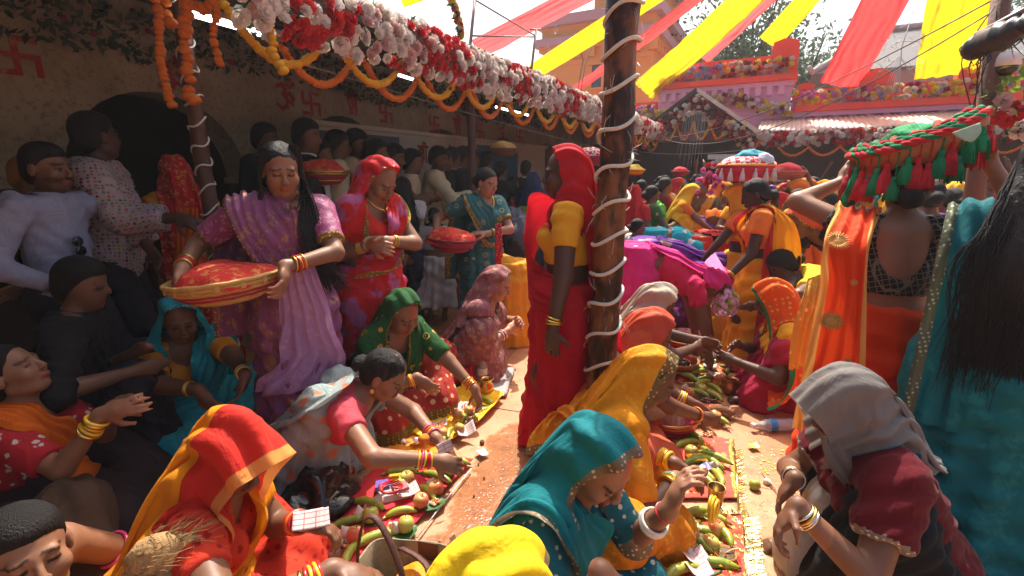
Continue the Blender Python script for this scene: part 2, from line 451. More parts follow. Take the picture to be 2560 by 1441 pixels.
def foldf(P, specs, seed=0.0):
    """sum of warped ridge systems: (direction, wavelength, height, warp, warp size[, mask size])"""
    d = np.zeros(len(P))
    for q, sp in enumerate(specs):
        if isinstance(sp[0], str):
            _, c, n, amp, tw, warp = sp; a = np.arctan2(P[:, 1] - c[1], P[:, 0] - c[0])
            u = a * n / 6.2832 + tw * P[:, 2] + warp * (noise(P * 5 + seed + q * 3) - .5); m = .35 + .9 * noise(P * 4 + 9 + seed)
        else:
            dr, wl, amp, warp, ws = sp[:5]; ms = sp[5] if len(sp) > 5 else .22; dr = unit(dr)
            u = P @ dr / wl + warp * (noise(P / ws + seed + q * 7.3) - .5); m = np.clip(1.8 * noise(P / ms + 3.1 + seed + q) - .35, 0, 1.2)
        s = np.sin(6.2832 * u); s = np.where(s > 0, 1 - (1 - s)**1.6, s * .7); d += amp * m * s
    return d
def garment(P, field, name, mat, h=.011, folds=(), seed=0.0, trim=None, refine=(), col=None, lim=None):
    """meshes a cloth volume, presses folds into it, marks its borders"""
    V, Q = field.mesh(h, refine, lim)
    if len(V) == 0: return None
    if folds:
        N = vnormals(V, Q); V = V + N * foldf(V, folds, seed)[:, None]
    at = {}
    at['trim'] = trim(V) if trim is not None else np.zeros(len(V))
    if col is not None: at['col'] = col(V) if callable(col) else np.tile(A(*col), (len(V), 1))
    return link(name, mkmesh(name, V, Q, mat, True, at), P.root)

# ------------------------------------------------------------------ sheets of cloth
def sheet(ctrl, nu, nv, closed=False):
    C = np.asarray(ctrl, float); Bu = crm(C.shape[0], nu); Bv = crm(C.shape[1], nv, closed)
    return np.einsum('ia,abk,jb->ijk', Bu, C, Bv)
def sheetuv(S):
    du = np.linalg.norm(np.diff(S, axis=0), axis=2).mean(1); dv = np.linalg.norm(np.diff(S, axis=1), axis=2).mean(0)
    u = np.r_[0, np.cumsum(du)]; v = np.r_[0, np.cumsum(dv)]; return u, v
def gnorm(S):
    a = np.gradient(S, axis=0); b = np.gradient(S, axis=1); n = np.cross(a, b); return n / (np.linalg.norm(n, axis=2)[..., None] + 1e-9)
def sheetobj(name, S, mat, parent=None, edges=None, fold=None, thick=.0, base=None, closed=False, seed=0.0, loc=None, col=None):
    """cloth sheet from a grid of points; edges = widths of border bands {'u0','u1','v0','v1'}; fold = (count across v, height, count across u, height)"""
    nu, nv, _ = S.shape; u, v = sheetuv(S)
    if fold:
        n = gnorm(S); U, Vv = np.meshgrid(np.linspace(0, 1, nu), np.linspace(0, 1, nv), indexing='ij')
        pts = S.reshape(-1, 3); wv = (noise(pts * 5 + seed) - .5).reshape(nu, nv); m = (noise(pts * 3.5 + 7 + seed)).reshape(nu, nv)
        d = fold[1] * np.sin(6.2832 * (fold[0] * Vv + 1.1 * wv + .3 * seed)) * (.3 + 1.1 * m)
        if len(fold) > 2: d += fold[3] * np.sin(6.2832 * (fold[2] * U + 1.3 * wv)) * m
        S = S + n * d[..., None]
    if base is not None: S = S - np.asarray(base)
    tr = np.zeros((nu, nv)); e = edges or {}
    if 'u0b' in e: tr[u < e['u0b'], :] = .4
    if 'u0' in e: tr[u < e['u0'], :] = 1
    if 'u1' in e: tr[u > u[-1] - e['u1'], :] = 1
    if 'v0' in e: tr[:, v < e['v0']] = 1
    if 'v1' in e: tr[:, v > v[-1] - e['v1']] = 1
    I = np.arange(nu * nv).reshape(nu, nv)
    if closed: I = np.c_[I, I[:, :1]]
    Q = np.stack([I[:-1, :-1], I[1:, :-1], I[1:, 1:], I[:-1, 1:]], -1).reshape(-1, 4)
    V = S.reshape(-1, 3); uvs = np.stack(np.meshgrid(u, v, indexing='ij'), -1).reshape(-1, 2); at = {'trim': tr.ravel()}
    if thick:
        N = gnorm(S).reshape(-1, 3); n0 = len(V); V = np.r_[V, V - N * thick]; Q2 = Q[:, ::-1] + n0
        def rim(idx): return np.stack([idx[:-1], idx[1:], idx[1:] + n0, idx[:-1] + n0], 1)
        rims = [rim(I[0]), rim(I[-1][::-1])] + ([] if closed else [rim(I[:, 0][::-1]), rim(I[:, -1])])
        Q = np.r_[Q, Q2, np.concatenate(rims)]; uvs = np.r_[uvs, uvs]; at['trim'] = np.r_[at['trim'], at['trim']]
    if col is not None: at['col'] = np.tile(A(*col), (len(V), 1))
    return link(name, mkmesh(name, V, Q, mat, True, at, uvs), parent, loc)
def drape(S, field, off=.012, it=8, sm=.5, pin=None, sag=0.0, floor=None):
    """relaxes a sheet and keeps it outside the body it lies on"""
    for _ in range(it):
        T = S.copy(); T[1:-1] = S[1:-1] * (1 - sm) + sm * .5 * (S[:-2] + S[2:]); S2 = T.copy(); S2[:, 1:-1] = T[:, 1:-1] * (1 - sm) + sm * .5 * (T[:, :-2] + T[:, 2:])
        S2[..., 2] -= sag; S = S2; p = S.reshape(-1, 3); d, g = field.grad(p)
        k = np.clip(off - d, 0, .08); S = (p + g * k[:, None]).reshape(S.shape)
        if floor is not None: S[..., 2] = np.maximum(S[..., 2], floor)
    return S

# ------------------------------------------------------------------ people
TONE = dict(fair=(.36, .175, .10), mid=(.25, .115, .062), brown=(.165, .072, .038), dark=(.085, .038, .022), deep=(.05, .023, .014))
def ik(a, b, l1, l2, pole):
    d = b - a; L = min(np.linalg.norm(d), (l1 + l2) * .997); L = max(L, abs(l1 - l2) + .02); u = unit(d)
    x = (l1 * l1 - l2 * l2 + L * L) / (2 * L); hh = math.sqrt(max(l1 * l1 - x * x, 0)); p = pole - u * (pole @ u)
    return a + u * x + unit(p) * hh, a + u * L
class Person: pass
def person(label, base, yaw, h=1.55, pelz=None, pelf=0.0, lean=3, side=0, look=None, hump=.0, hands=(None, None), elb=(None, None),
           feet=(None, None), knee=(None, None), tone='brown', female=True, fat=1.0, hres=.018, hi=True, group=None, hdir=(None, None), palm=(None, None),
           curl=(.5, .5), syaw=0, sindoor=False, bindi=False, cat='person', lip=None, beard=False, headat=None):
    P = Person(); s = h / 1.6; P.s = s; base = A(base[0], base[1], 0) if base is not None else A(0, 0, 0); P.yaw = yaw
    if headat is not None: hat = D(*headat)
    loc = lambda w: None if w is None else (np.asarray(w, float) - base)
    f, r, up = fwd(yaw), rgt(yaw), A(0, 0, 1)
    pel = f * pelf + up * (.83 * s if pelz is None else pelz); P.pel = pel
    u = unit(up * math.cos(R_(lean)) * math.cos(R_(side)) + f * math.sin(R_(lean)) + r * math.sin(R_(side)) * math.cos(R_(lean)))
    sr = rgt(yaw + syaw); sr = unit(sr - u * (sr @ u)); tf = np.cross(u, sr)
    nk = pel + u * .50 * s; mid = pel + u * .25 * s - tf * hump
    P.u, P.r, P.tf, P.neck, P.mid, P.f, P.fr = u, sr, tf, nk, mid, f, r
    la_, lp_ = look if look else (yaw, 5)
    hf = fwd(la_) * math.cos(R_(lp_)) - up * math.sin(R_(lp_)); hr = rgt(la_); hu = np.cross(hr, hf)
    H = nk + (u * .35 + hu * .65) * .14 * s + hf * .025 * s
    if headat is not None:
        base = A(hat[0] - H[0], hat[1] - H[1], 0)
        if pelz is not None:
            dz = float(np.clip(hat[2] - H[2], -.12, .22)); dz = max(dz, .10 - pel[2]); 
            for v_ in (H, nk, mid, pel): v_ += up * dz
    P.base = base; P.root = thing('person', label, cat, base, 0, group)
    P.H = H; P.HR = np.array([hr, hf, hu]); P.hf, P.hr, P.hu = hf, hr, hu
    sh = [nk - u * .055 * s - sr * .165 * s, nk - u * .055 * s + sr * .165 * s]; P.sh = sh
    P.el, P.wr = [], []
    for k in (0, 1):
        sg = -1 if k == 0 else 1
        t = loc(hands[k]); t = sh[k] + (-up * .52 + sr * sg * .05 + f * .04) * s if t is None else t
        e = elb[k]; e = (-tf * .5 - up * .35 + sr * sg * .55) if e is None else np.asarray(e, float)
        el, wr = ik(sh[k], t, .285 * s, .255 * s, e); P.el.append(el); P.wr.append(wr)
    hips = [pel - up * .03 * s - r * .085 * s, pel - up * .03 * s + r * .085 * s]; P.kn, P.an = [], []; P.hips = hips
    for k in (0, 1):
        sg = -1 if k == 0 else 1
        t = r * sg * .1 * s + up * .075 * s if feet[k] is None else f * feet[k][0] + r * feet[k][1] + up * .075 * s
        kp = knee[k]; kp = (f + r * sg * .25 + up * .3) if kp is None else np.asarray(kp, float)
        kn, an = ik(hips[k], t, .385 * s, .375 * s, kp); P.kn.append(kn); P.an.append(an)
    # torso
    B = Field(); P.B = B; T = []
    T.append((ell(pel + u * .02 * s, (.158 * s * fat, .12 * s * fat, .13 * s), np.array([sr, tf, u])), .03))
    T.append((ecap(pel, mid, .128 * s * fat, .122 * s * fat, tf, 1.25), .06))
    T.append((ecap(mid, nk - u * .10 * s, .122 * s * fat, .128 * s, tf, 1.35), .06))
    T.append((cap(sh[0] + sr * .03, sh[1] - sr * .03, .058 * s), .05))
    if female:
        for sg in (-1, 1): T.append((ell(pel + u * .33 * s + tf * .085 * s - tf * hump * .6 + sr * sg * .066 * s, (.062 * s * fat, .058 * s * fat, .062 * s), np.array([sr, tf, u])), .03))
    P.T = T
    for p, k in T: B.add(p, k)
    B.add(cap(nk - u * .05 * s, H - hu * .07 * s - hf * .012 * s, .052 * s, .047 * s), .035)
    for k in (0, 1):
        B.add(cap(sh[k], P.el[k], .05 * s * fat, .041 * s * fat), .03); B.add(cap(P.el[k], P.wr[k], .041 * s * fat, .026 * s), .012)
        B.add(cap(hips[k], P.kn[k], .088 * s * fat, .058 * s), .04); B.add(cap(P.kn[k], P.an[k], .058 * s, .036 * s), .02)
        a = P.an[k]; toe = a + f * .15 * s; toe[2] = .028; heel = a - f * .03; heel[2] = .03
        B.add(cap(heel, toe, .033 * s, .027 * s), .03); B.add(cap(a, heel + f * .04, .034 * s, .03 * s), .02)
        for q in range(5): B.add(cap(toe + f * .01 + r * (q - 2) * .014, toe + f * (.035 - .006 * abs(q - 2)) + r * (q - 2) * .016 - up * .012, .009), .01)
    # head
    hd = lambda x, y, z: H + (hr * x + hf * y + hu * z) * s
    P.hd = hd; HR = P.HR; E = lambda c, rr: ell(hd(*c), A(*rr) * s, HR); Cc = lambda a, b, ra, rb: cap(hd(*a), hd(*b), ra * s, rb * s)
    B.add(E((0, -.012, .035), (.076, .096, .088)), .02); B.add(E((0, .030, -.040), (.060, .060, .074)), .03); B.add(Cc((0, .055, -.094), (0, .066, -.092), .021, .019), .02)
    if hi:
        B.add(Cc((-.036, .080, .022), (.036, .080, .022), .011, .011), .018)
        for sg in (-1, 1):
            B.add(E((sg * .040, .060, -.026), (.026, .026, .026)), .02); B.add(Cc((sg * .048, -.01, -.06), (sg * .03, .05, -.09), .018, .016), .02)
            B.sub(E((sg * .031, .098, .006), (.017, .014, .011)), .012); B.add(E((sg * .031, .079, .004), (.0125, .0115, .0105)), .004)
            B.add(E((sg * .078, -.008, -.008), (.010, .020, .032)), .008)
        B.add(Cc((0, .088, .012), (0, .108, -.022), .0085, .0105), .010); B.add(E((0, .103, -.028), (.0185, .012, .010)), .006)
        B.add(E((0, .093, -.0535), (.023, .011, .0065)), .004); B.add(E((0, .091, -.0655), (.020, .011, .0075)), .004)
    else: B.add(Cc((0, .085, .012), (0, .105, -.026), .010, .013), .012)
    # hands
    P.hand = []; fine = 0 if hi is False else (1 if hi is True else hi); ref = [(H - .13 * s, H + .13 * s, (hres, .0076, .0054)[fine])]
    for k in (0, 1):
        sg = -1 if k == 0 else 1; wr = P.wr[k]; hdv = unit(np.asarray(hdir[k], float)) if hdir[k] is not None else unit(P.wr[k] - P.el[k])
        pn = np.asarray(palm[k], float) if palm[k] is not None else (-sr * sg * .8 - tf * .2 - up * .3)
        pn = unit(pn - hdv * (pn @ hdv)); sd_ = unit(np.cross(pn, hdv)) * sg                      # sd_: towards the thumb
        cu = curl[k]; c = wr + hdv * .05 * s; P.hand.append((c, hdv, pn, sd_))
        B.add(ell(c + hdv * .003, A(.040, .050, .017) * s, np.array([sd_, hdv, pn])), .014); B.add(cap(wr - hdv * .01, c, .025 * s, .022 * s), .014)
        if hi:
            for q, (o, L) in enumerate(((.029, .070), (.010, .080), (-.010, .074), (-.028, .058))):
                b = c + sd_ * o * s + hdv * .040 * s; d = hdv + sd_ * o * 1.6; ang = 0; seg = [b]
                for w_ in (.45, .32, .23):
                    ang += cu * (.55 + .06 * q); seg.append(seg[-1] + unit(hdv * math.cos(ang) + pn * math.sin(ang) + sd_ * o * 2.5) * L * w_ * s)
                for i in range(3): B.add(cap(seg[i], seg[i + 1], (.0092 - .0011 * i) * s, (.0085 - .0011 * i) * s), .005)
            b = c + sd_ * .028 * s - hdv * .022 * s; t1 = b + unit(sd_ * .75 + hdv * .55 + pn * .5 * cu) * .042 * s; t2 = t1 + unit(hdv * .85 + sd_ * .25 + pn * .7 * cu) * .036 * s
            B.add(cap(b, t1, .0135 * s, .0105 * s), .010); B.add(cap(t1, t2, .0105 * s, .0085 * s), .006)
            ref.append((c - .075 * s, c + .105 * s, (.012, .0088, .0064)[fine]))
        else:
            e = c + hdv * .04 * s; B.add(ecap(e, e + unit(hdv + pn * cu) * .06 * s, .032 * s, .026 * s, pn, 2.0), .015); B.add(cap(c + sd_ * .02 * s, c + sd_ * .045 * s + hdv * .03 * s, .012 * s, .01 * s), .01)
    V, Q = B.mesh(hres, ref if hi else ())
    t0 = A(*TONE[tone]) if isinstance(tone, str) else A(*tone); C = np.tile(t0, (len(V), 1)); q = (V - H) / s; x, y, z = q @ hr, q @ hf, q @ hu
    hm = (np.abs(x) < .1) & (np.abs(y) < .14) & (np.abs(z) < .14)
    lips = hm & (y > .075) & (np.abs(x) < .024) & (z < -.046) & (z > -.073); C[lips] = lip if lip else t0 * A(1.05, .62, .62)
    brow = hm & (y > .05) & (np.abs(np.abs(x) - .032) < .022) & (np.abs(z - .027 - .004 * np.cos(np.abs(x) * 60)) < .0042); C[brow] = C[brow] * .18
    eye = hm & (y > .06) & (np.abs(np.abs(x) - .031) < .0155) & (np.abs(z - .001) < .0038); C[eye] = (.01, .008, .008)
    if beard:
        bd = hm & (z < -.04) & (y > -.03) & ~lips & (np.abs(x) > -.1); C[bd] = C[bd] * .45; ms = hm & (y > .08) & (np.abs(x) < .026) & (np.abs(z + .043) < .005); C[ms] = (.015, .01, .009)
    if sindoor: C[hm & (np.abs(x) < .006) & (z > .035) & (y > .03)] = (.55, .05, .02)
    if bindi: C[hm & (x * x + (z - .043)**2 < .0065**2) & (y > .05)] = (.35, .01, .01)
    for k in (0, 1):
        c, hdv, pn, sd_ = P.hand[k]; w_ = V - c; near = (np.linalg.norm(w_, axis=1) < .12 * s); fac = np.clip((w_ @ pn) * 40, 0, 1) * near; C = C * (1 + fac[:, None] * A(.45, .40, .40))
    P.body = link('body', mkmesh('body', V, Q, SKIN, True, {'col': C}), P.root)
    return P

# ---- clothes
def blouse(P, mat, sleeve=.45, crop=.22, off=.011, neckline=.09, backcut=0.0, h=.0145, folds=None, seed=0., name='blouse', trimw=.0, high=False):
    F = Field(); s = P.s
    for p, k in P.T: F.add(Prim((lambda g: lambda x, y, z: g(x, y, z) - off)(p.f), p.lo - off, p.hi + off), k)
    F.cut(P.pel + P.u * crop * s, -P.u) if crop > -.5 else None
    if not high: F.cut(P.neck + P.u * .012 * s, P.u)
    for k in (0, 1):
        e = P.sh[k] + (P.el[k] - P.sh[k]) * min(sleeve, 1.0)
        if sleeve > 0: F.add(cyl(P.sh[k], e, .05 * s + off + .008, .047 * s + off + .004) if sleeve <= 1 else cap(P.sh[k], e, .05 * s + off + .008, .047 * s + off), .03)
        if sleeve > 1: F.add(cyl(P.el[k], P.el[k] + (P.wr[k] - P.el[k]) * (sleeve - 1), .046 * s + off, .036 * s + off), .02)
    if neckline: F.sub(ell(P.neck + P.tf * .075 * s - P.u * .03 * s, A(.085, .09, neckline) * s, np.array([P.r, P.tf, P.u])), .01)
    if backcut: F.sub(ell(P.neck - P.tf * .10 * s - P.u * backcut * .35 * s, A(.10, .10, backcut) * s, np.array([P.r, P.tf, P.u])), .012)
    folds = folds if folds is not None else [(P.u + P.r * .6, .06, .006, .8, .2), (P.r + P.u * .2, .045, .0035, .8, .18)]
    tr = None
    if trimw:
        def tr(V):
            t = np.zeros(len(V))
            for k in (0, 1):
                d = unit(P.el[k] - P.sh[k]); L = np.linalg.norm(P.el[k] - P.sh[k]) * sleeve; q = (V - P.sh[k]) @ d; rad = np.linalg.norm(V - P.sh[k] - q[:, None] * d, axis=1); t[(q > L - trimw) & (rad < .1)] = 1
            return t
    P.BL = F; return garment(P, F, name, mat, h, folds, seed, tr)
def skirt(P, mat, hem=.25, waist=.165, top=.98, h=.0155, folds=None, seed=0., trimw=0., pleats=(13, .012), flat=1.3, name='skirt', train=(0, 0), low=.015):
    """wrapped lower half of a standing sari; hem radius in metres"""
    s = P.s; zt = P.pel[2] + .115 * s; c0 = P.pel[:2]; c1 = (np.asarray(P.an[0]) + P.an[1])[:2] / 2 + A(*train); r, f = P.fr, P.f
    def fn(x, y, z):
        t = np.clip((zt - z) / (zt - low), 0, 1); cx = c0[0] + (c1[0] - c0[0]) * t; cy = c0[1] + (c1[1] - c0[1]) * t
        q = x - cx; w_ = y - cy; a = q * r[0] + w_ * r[1]; b = q * f[0] + w_ * f[1]
        hip = np.exp(-((t - .22) / .16)**2) * .035; rx = waist + hip + (hem - waist) * t**1.3; ry = rx / (flat - (flat - 1.05) * t)
        th = np.arctan2(b, a); pl = 1 + pleats[1] / .2 * t * np.sin(th * pleats[0] + 3 * np.sin(th * 2 + seed)) * .8
        k = np.sqrt((a / rx)**2 + (b / ry)**2); d = (k / pl - 1) * np.minimum(rx, ry)
        return np.maximum(np.maximum(d, z - zt), low - z)
    m = hem + .05; lo = np.minimum(c0, c1) - m; hi = np.maximum(c0, c1) + m
    F = Field().add(Prim(fn, (*lo, low - .01), (*hi, zt + .01)), .001); P.SK = F
    folds = folds if folds is not None else [(P.fr * .45 + P.f * .2 + A(0, 0, 1), .105, .009, .8, .35, .3), (P.fr, .07, .008, .7, .4, .3), (P.fr * -.5 + P.f * .3 + A(0, 0, .9), .075, .006, .8, .3)]
    tr = (lambda V: (V[:, 2] < low + trimw).astype(float)) if trimw else None
    return garment(P, F, name, mat, h, folds, seed, tr)
def lap(P, mat, thigh=.115, shin=.10, hip=.19, k=.10, h=.016, folds=None, seed=0., name='skirt', hemr=.12, trimw=0., low=.012, extra=(), crop=.17):
    """sari over folded legs, squatting or seated"""
    s = P.s; F = Field(); F.add(ell(P.pel + P.u * .03, A(hip, hip * .92, .16) * s, np.array([P.r, P.tf, P.u])), k)
    F.add(ecap(P.pel, P.pel + P.u * crop * s, .15 * s, .142 * s, P.tf, 1.2), .05)
    for i in (0, 1):
        F.add(cap(P.hips[i], P.kn[i], thigh * s, thigh * .86 * s), k); a = P.an[i].copy(); F.add(cap(P.kn[i], a, shin * s, shin * .95 * s), k * .7)
        b = a.copy(); b[2] = .03; F.add(cap(a, b, shin * .95 * s, hemr * s), k)
    m = (P.kn[0] + P.kn[1]) / 2; F.add(cap((P.hips[0] + P.hips[1]) / 2, m - A(0, 0, .03), .08 * s, .07 * s), k); g = (P.an[0] + P.an[1]) / 2; g[2] = .05
    F.add(cap(m - A(0, 0, .04), g, .07 * s, .09 * s), k)
    b = P.pel.copy(); b[2] = .05; F.add(cap(P.pel, b, .15 * s, .19 * s), k)
    for e in extra: F.add(e, .06)
    F.cut((0, 0, low), (0, 0, -1)); P.SK = F
    folds = folds if folds is not None else [(P.fr + A(0, 0, .4), .085, .011, .9, .3), (P.f + A(0, 0, .9), .075, .010, .9, .28), (P.fr - P.f * .7, .05, .006, 1, .2)]
    tr = (lambda V: (V[:, 2] < low + trimw).astype(float)) if trimw else None
    return garment(P, F, name, mat, h, folds, seed, tr)
def solid(P):
    """body with whatever it wears, for cloth to lie on"""
    F = Field(); F.ops = list(P.B.ops)
    if hasattr(P, 'BL'): F.ops = F.ops + [('a', Prim(lambda x, y, z: fev(P.BL, x, y, z), (-9,) * 3, (9,) * 3), .01)]
    if hasattr(P, 'SK'): F.ops = F.ops + [('a', Prim(lambda x, y, z: fev(P.SK, x, y, z), (-9,) * 3, (9,) * 3), .01)]
    return F
def fev(F, x, y, z):
    v = np.full(np.broadcast(x, y, z).shape, 1.0)
    for op, p, k in F.ops: v = Field._mix(op, v, p.f(x, y, z), max(k, 1e-4))
    return v
def veil(P, mat, band=0, front=.05, drop=.26, spread=.20, back=.34, rise=.0, edge=.025, fold=(8, .009, 3, .004), name='veil', nu=46, nv=72, open_=.075, seed=0., chest=.06, side=(0, 0), off=.012, it=5, backf=-.2, thickedge=0):
    """sari end drawn over the head: rows run from the front rim to the hem on the back"""
    s = P.s; hd = P.hd; nk = P.neck; u, r, tf = P.u, P.r, P.tf; up = A(0, 0, 1)
    def row(top, half, yb, lowl, lowr, mz):
        t = A(*top); L = hd(-half, yb, mz); Rr = hd(half, yb, mz)
        return [lowl, L * .55 + lowl * .45 - P.hr * .01, L, hd(-half * .74, t[1] * .8 + yb * .2, t[2] * .72 + mz * .28 + .012), hd(0, t[1], t[2] + rise), hd(half * .74, t[1] * .8 + yb * .2, t[2] * .72 + mz * .28 + .012), Rr, Rr * .55 + lowr * .45 + P.hr * .01, lowr]
    fl = nk - r * (spread * .55) * s + tf * (chest + .05) * s - u * drop * s; frr = nk + r * (spread * .55) * s + tf * (chest + .05) * s - u * drop * s
    ml = nk - r * spread * s + tf * chest * .3 * s - u * drop * s * .75; mr = nk + r * spread * s + tf * chest * .3 * s - u * drop * s * .75
    bl = nk - r * spread * .95 * s - tf * .10 * s - u * drop * s * .9; br = nk + r * spread * .95 * s - tf * .10 * s - u * drop * s * .9
    fl = fl + r * side[0]; frr = frr + r * side[1]
    rows = [row((0, .066 + front, .118 - front * .35), open_, .035 + front, fl, frr, -.02), row((0, .045, .134), .092, .012, fl * .5 + ml * .5, frr * .5 + mr * .5, -.01),
            row((0, -.03, .143), .098, -.02, ml, mr, .0), row((0, -.095, .105), .098, -.055, ml * .5 + bl * .5, mr * .5 + br * .5, -.02)]
    n4 = hd(0, -.135, .02); n5 = nk - tf * .13 * s - u * .06 * s; n6 = nk - tf * .15 * s - u * back * s
    def brow_(c, wd, lowl, lowr, k): return [lowl, lowl * .6 + c * .4 - tf * .02, lowl * .35 + c * .65 - tf * .02, c - r * wd * .5, c, c + r * wd * .5, lowr * .35 + c * .65 - tf * .02, lowr * .6 + c * .4 - tf * .02, lowr]
    rows.append(brow_(n4, .10 * s, bl, br, 0)); rows.append(brow_(n5, .16 * s, bl - u * .04 * s, br - u * .04 * s, 0))
    rows.append(brow_(n6, .2 * s, n6 - r * spread * s + tf * .03, n6 + r * spread * s + tf * .03, 0))
    S = sheet(rows, nu, nv); S = drape(S, solid(P), off, it, .35)
    return sheetobj(name, S, mat, P.root, {'u0': edge, 'u0b': band} if band else {'u0': edge}, fold, .0, None, False, seed)
def ribbon(P, pts, widths, mat, name='sari_end', edges=None, fold=(4, .008), nu=50, nv=22, off=.014, it=8, sm=.4, seed=0., nrm=None, sag=0.0, floor=None, free=False, bow=0.0):
    """strip of cloth along world points; widths = vectors across it at each point"""
    pts = [np.asarray(p, float) - P.base for p in pts]; C = []
    for p, w_ in zip(pts, widths):
        w_ = np.asarray(w_, float); C.append([p - w_, p - w_ * .4, p + w_ * .4, p + w_])
    S = sheet(C, nu, nv)
    if not free: S = drape(S, solid(P), off, it, sm, sag=sag, floor=floor)
    return sheetobj(name, S, mat, P.root, edges, fold, .0, None, False, seed)
def pallu(P, mat, left=True, tail=.55, edges=None, fold=(5, .008), wid=.10, seed=0., chest=True, name='sari_end', it=9, tailw=1.0, start=.14, out=0.0):
    """sari end from the far hip across the chest, over one shoulder and down the back"""
    s = P.s; k = 0 if left else 1; sg = -1 if left else 1; b = P.base; u, r, tf = P.u, P.r, P.tf; sh = P.sh[k]
    pts = [P.pel + u * start * s - r * sg * .15 * s + tf * .05 * s, P.pel + u * (start + .05) * s + tf * .16 * s, P.pel + u * .32 * s + tf * .17 * s + r * sg * .04 * s, sh + tf * .10 * s - r * sg * .05 * s + u * .015, sh - r * sg * .055 * s + u * .075 * s,
           sh - tf * .10 * s - r * sg * .05 * s + u * .0, sh - tf * (.14 + out) * s - u * .2 * s - r * sg * .02, sh - tf * (.15 + out) * s - u * .2 * s - A(0, 0, 1) * tail * .5 * s, sh - tf * (.15 + out) * s - u * .2 * s - A(0, 0, 1) * tail * s]
    W_ = [u * .10, u * .12 - r * sg * .03, u * wid * .9 - r * sg * wid * .5, -r * sg * wid * .75, -r * sg * wid * .7, -r * sg * wid * .75, -r * sg * wid * tailw, -r * sg * wid * 1.05 * tailw, -r * sg * wid * 1.15 * tailw]
    pts = [p + b for p in pts]; W_ = [np.asarray(w_) * s * .9 for w_ in W_]
    return ribbon(P, pts, W_, mat, name, edges, fold, 60, 24, .014, it, .35, seed)
# ---- hair
BLACK = (.012, .010, .010)
def hair(P, style='bun', col=BLACK, h=.009, bunz=-.02, grey=None, long_=.55, wid=.13, seed=0., strands=90, cover=1.0, fringe=0, slong=None):
    slong = slong or long_
    s = P.s; hd = P.hd; F = Field(); HR = P.HR
    sk = .925 if style == 'cap' else 1.0
    F.add(ell(hd(0, -.016, .036), A(.081, .101, .092) * s * sk, HR), .02); F.add(ell(hd(0, -.045, -.02), A(.076, .068, .072) * s * sk, HR), .02)
    F.cut(hd(0, .002 * cover if style == 'short' else .010 * cover, 0), P.hf * .78 - P.hu * .62)
    if style != 'short': F.sub(cap(hd(0, .10, .11), hd(0, -.05, .135), .006), .006)
    if style == 'cap': pass
    if style == 'bun': F.add(ell(hd(0, -.125, bunz), A(.048, .038, .046) * s, HR), .02)
    if style == 'short': F.add(ell(hd(0, -.005, .072), A(.072, .086, .058) * s, HR), .02)
    if style in ('braid', 'tail'):
        p = hd(0, -.11, .0); q = p
        for i in range(9 if style == 'braid' else 6):
            t = q + A(0, 0, -1) * .05 * s - P.tf * (.012 if i < 3 else -.002) * s; F.add(cap(q, t, (.032 if i < 5 else .024) * s, .03 * s if i < 5 else .02 * s), .012); q = t
    if style == 'long':
        b = [hd(0, -.085, .02), P.neck - P.tf * .10 * s - P.u * .02 * s, P.neck - P.tf * .15 * s - P.u * .2 * s, P.neck - P.tf * .15 * s - P.u * .2 * s + A(0, 0, -1) * (long_ - .2) * s]
        wv = [.075, wid * .75, wid, wid * .75]
        for i in range(3): F.add(ecap(b[i], b[i + 1], wv[i] * s, wv[i + 1] * s, P.tf, 2.6), .05)
    V, Q = F.mesh(h); N = vnormals(V, Q); V = V + N * (noise(np.c_[V[:, 0] * 120, V[:, 1] * 120, V[:, 2] * 12] + seed) - .5)[:, None] * (.002 if style == 'short' else .006)
    C = np.tile(A(*col), (len(V), 1))
    if grey is not None:
        g = noise(np.c_[V[:, 0] * 90, V[:, 1] * 90, V[:, 2] * 20]); C = C + (A(*grey) - C) * np.clip(g * 1.8 - .6, 0, 1)[:, None] * np.clip(((V - P.H) @ P.hf) * 10 + .6, 0, 1)[:, None]
    o = link('hair', mkmesh('hair', V, Q, HAIR, True, {'col': C}), P.root)
    if style == 'long' and strands:
        mb = MB(); rg = np.random.default_rng(int(seed * 10) + 3)
        for i in range(strands):
            x = rg.uniform(-1, 1); top = hd(x * .08, -.06, .02 + .04 * rg.random()); w0 = wid * (1 + .25 * rg.random()); d = rg.uniform(.0, .03)
            m1 = P.neck + P.r * x * w0 * .8 * s - P.tf * (.12 + d) * s - P.u * .02 * s; m2 = P.neck + P.r * (x * w0 + .02 * rg.normal()) * s - P.tf * (.175 + d) * s - P.u * .2 * s
            e = P.neck + P.r * (x * w0 * .9 + .03 * rg.normal()) * s - P.tf * (.18 + d) * s - P.u * .2 * s - A(0, 0, 1) * (slong - .2) * s * rg.uniform(.45, 1.2)
            pts = spline([top, m1, m2, e], 16) + rg.normal(size=(16, 3)) * .0025 + P.r * (rg.uniform(.004, .018) * np.sin(np.linspace(0, rg.uniform(6, 12), 16) + rg.uniform(0, 6)) * np.linspace(0, 1, 16))[:, None]
            mb.tube(pts, np.linspace(.0038, .0008, 16), HAIR, 4, caps=False)
        me = mb.mesh('hair_strands'); at = me.attributes.new('col', 'FLOAT_COLOR', 'POINT'); at.data.foreach_set('color', np.tile(np.r_[A(*col) * .9, 1], (len(me.vertices), 1)).astype(np.float32).ravel())
        t = link('hair_strands', me, P.root); t['kind'] = 'stuff'
    return o
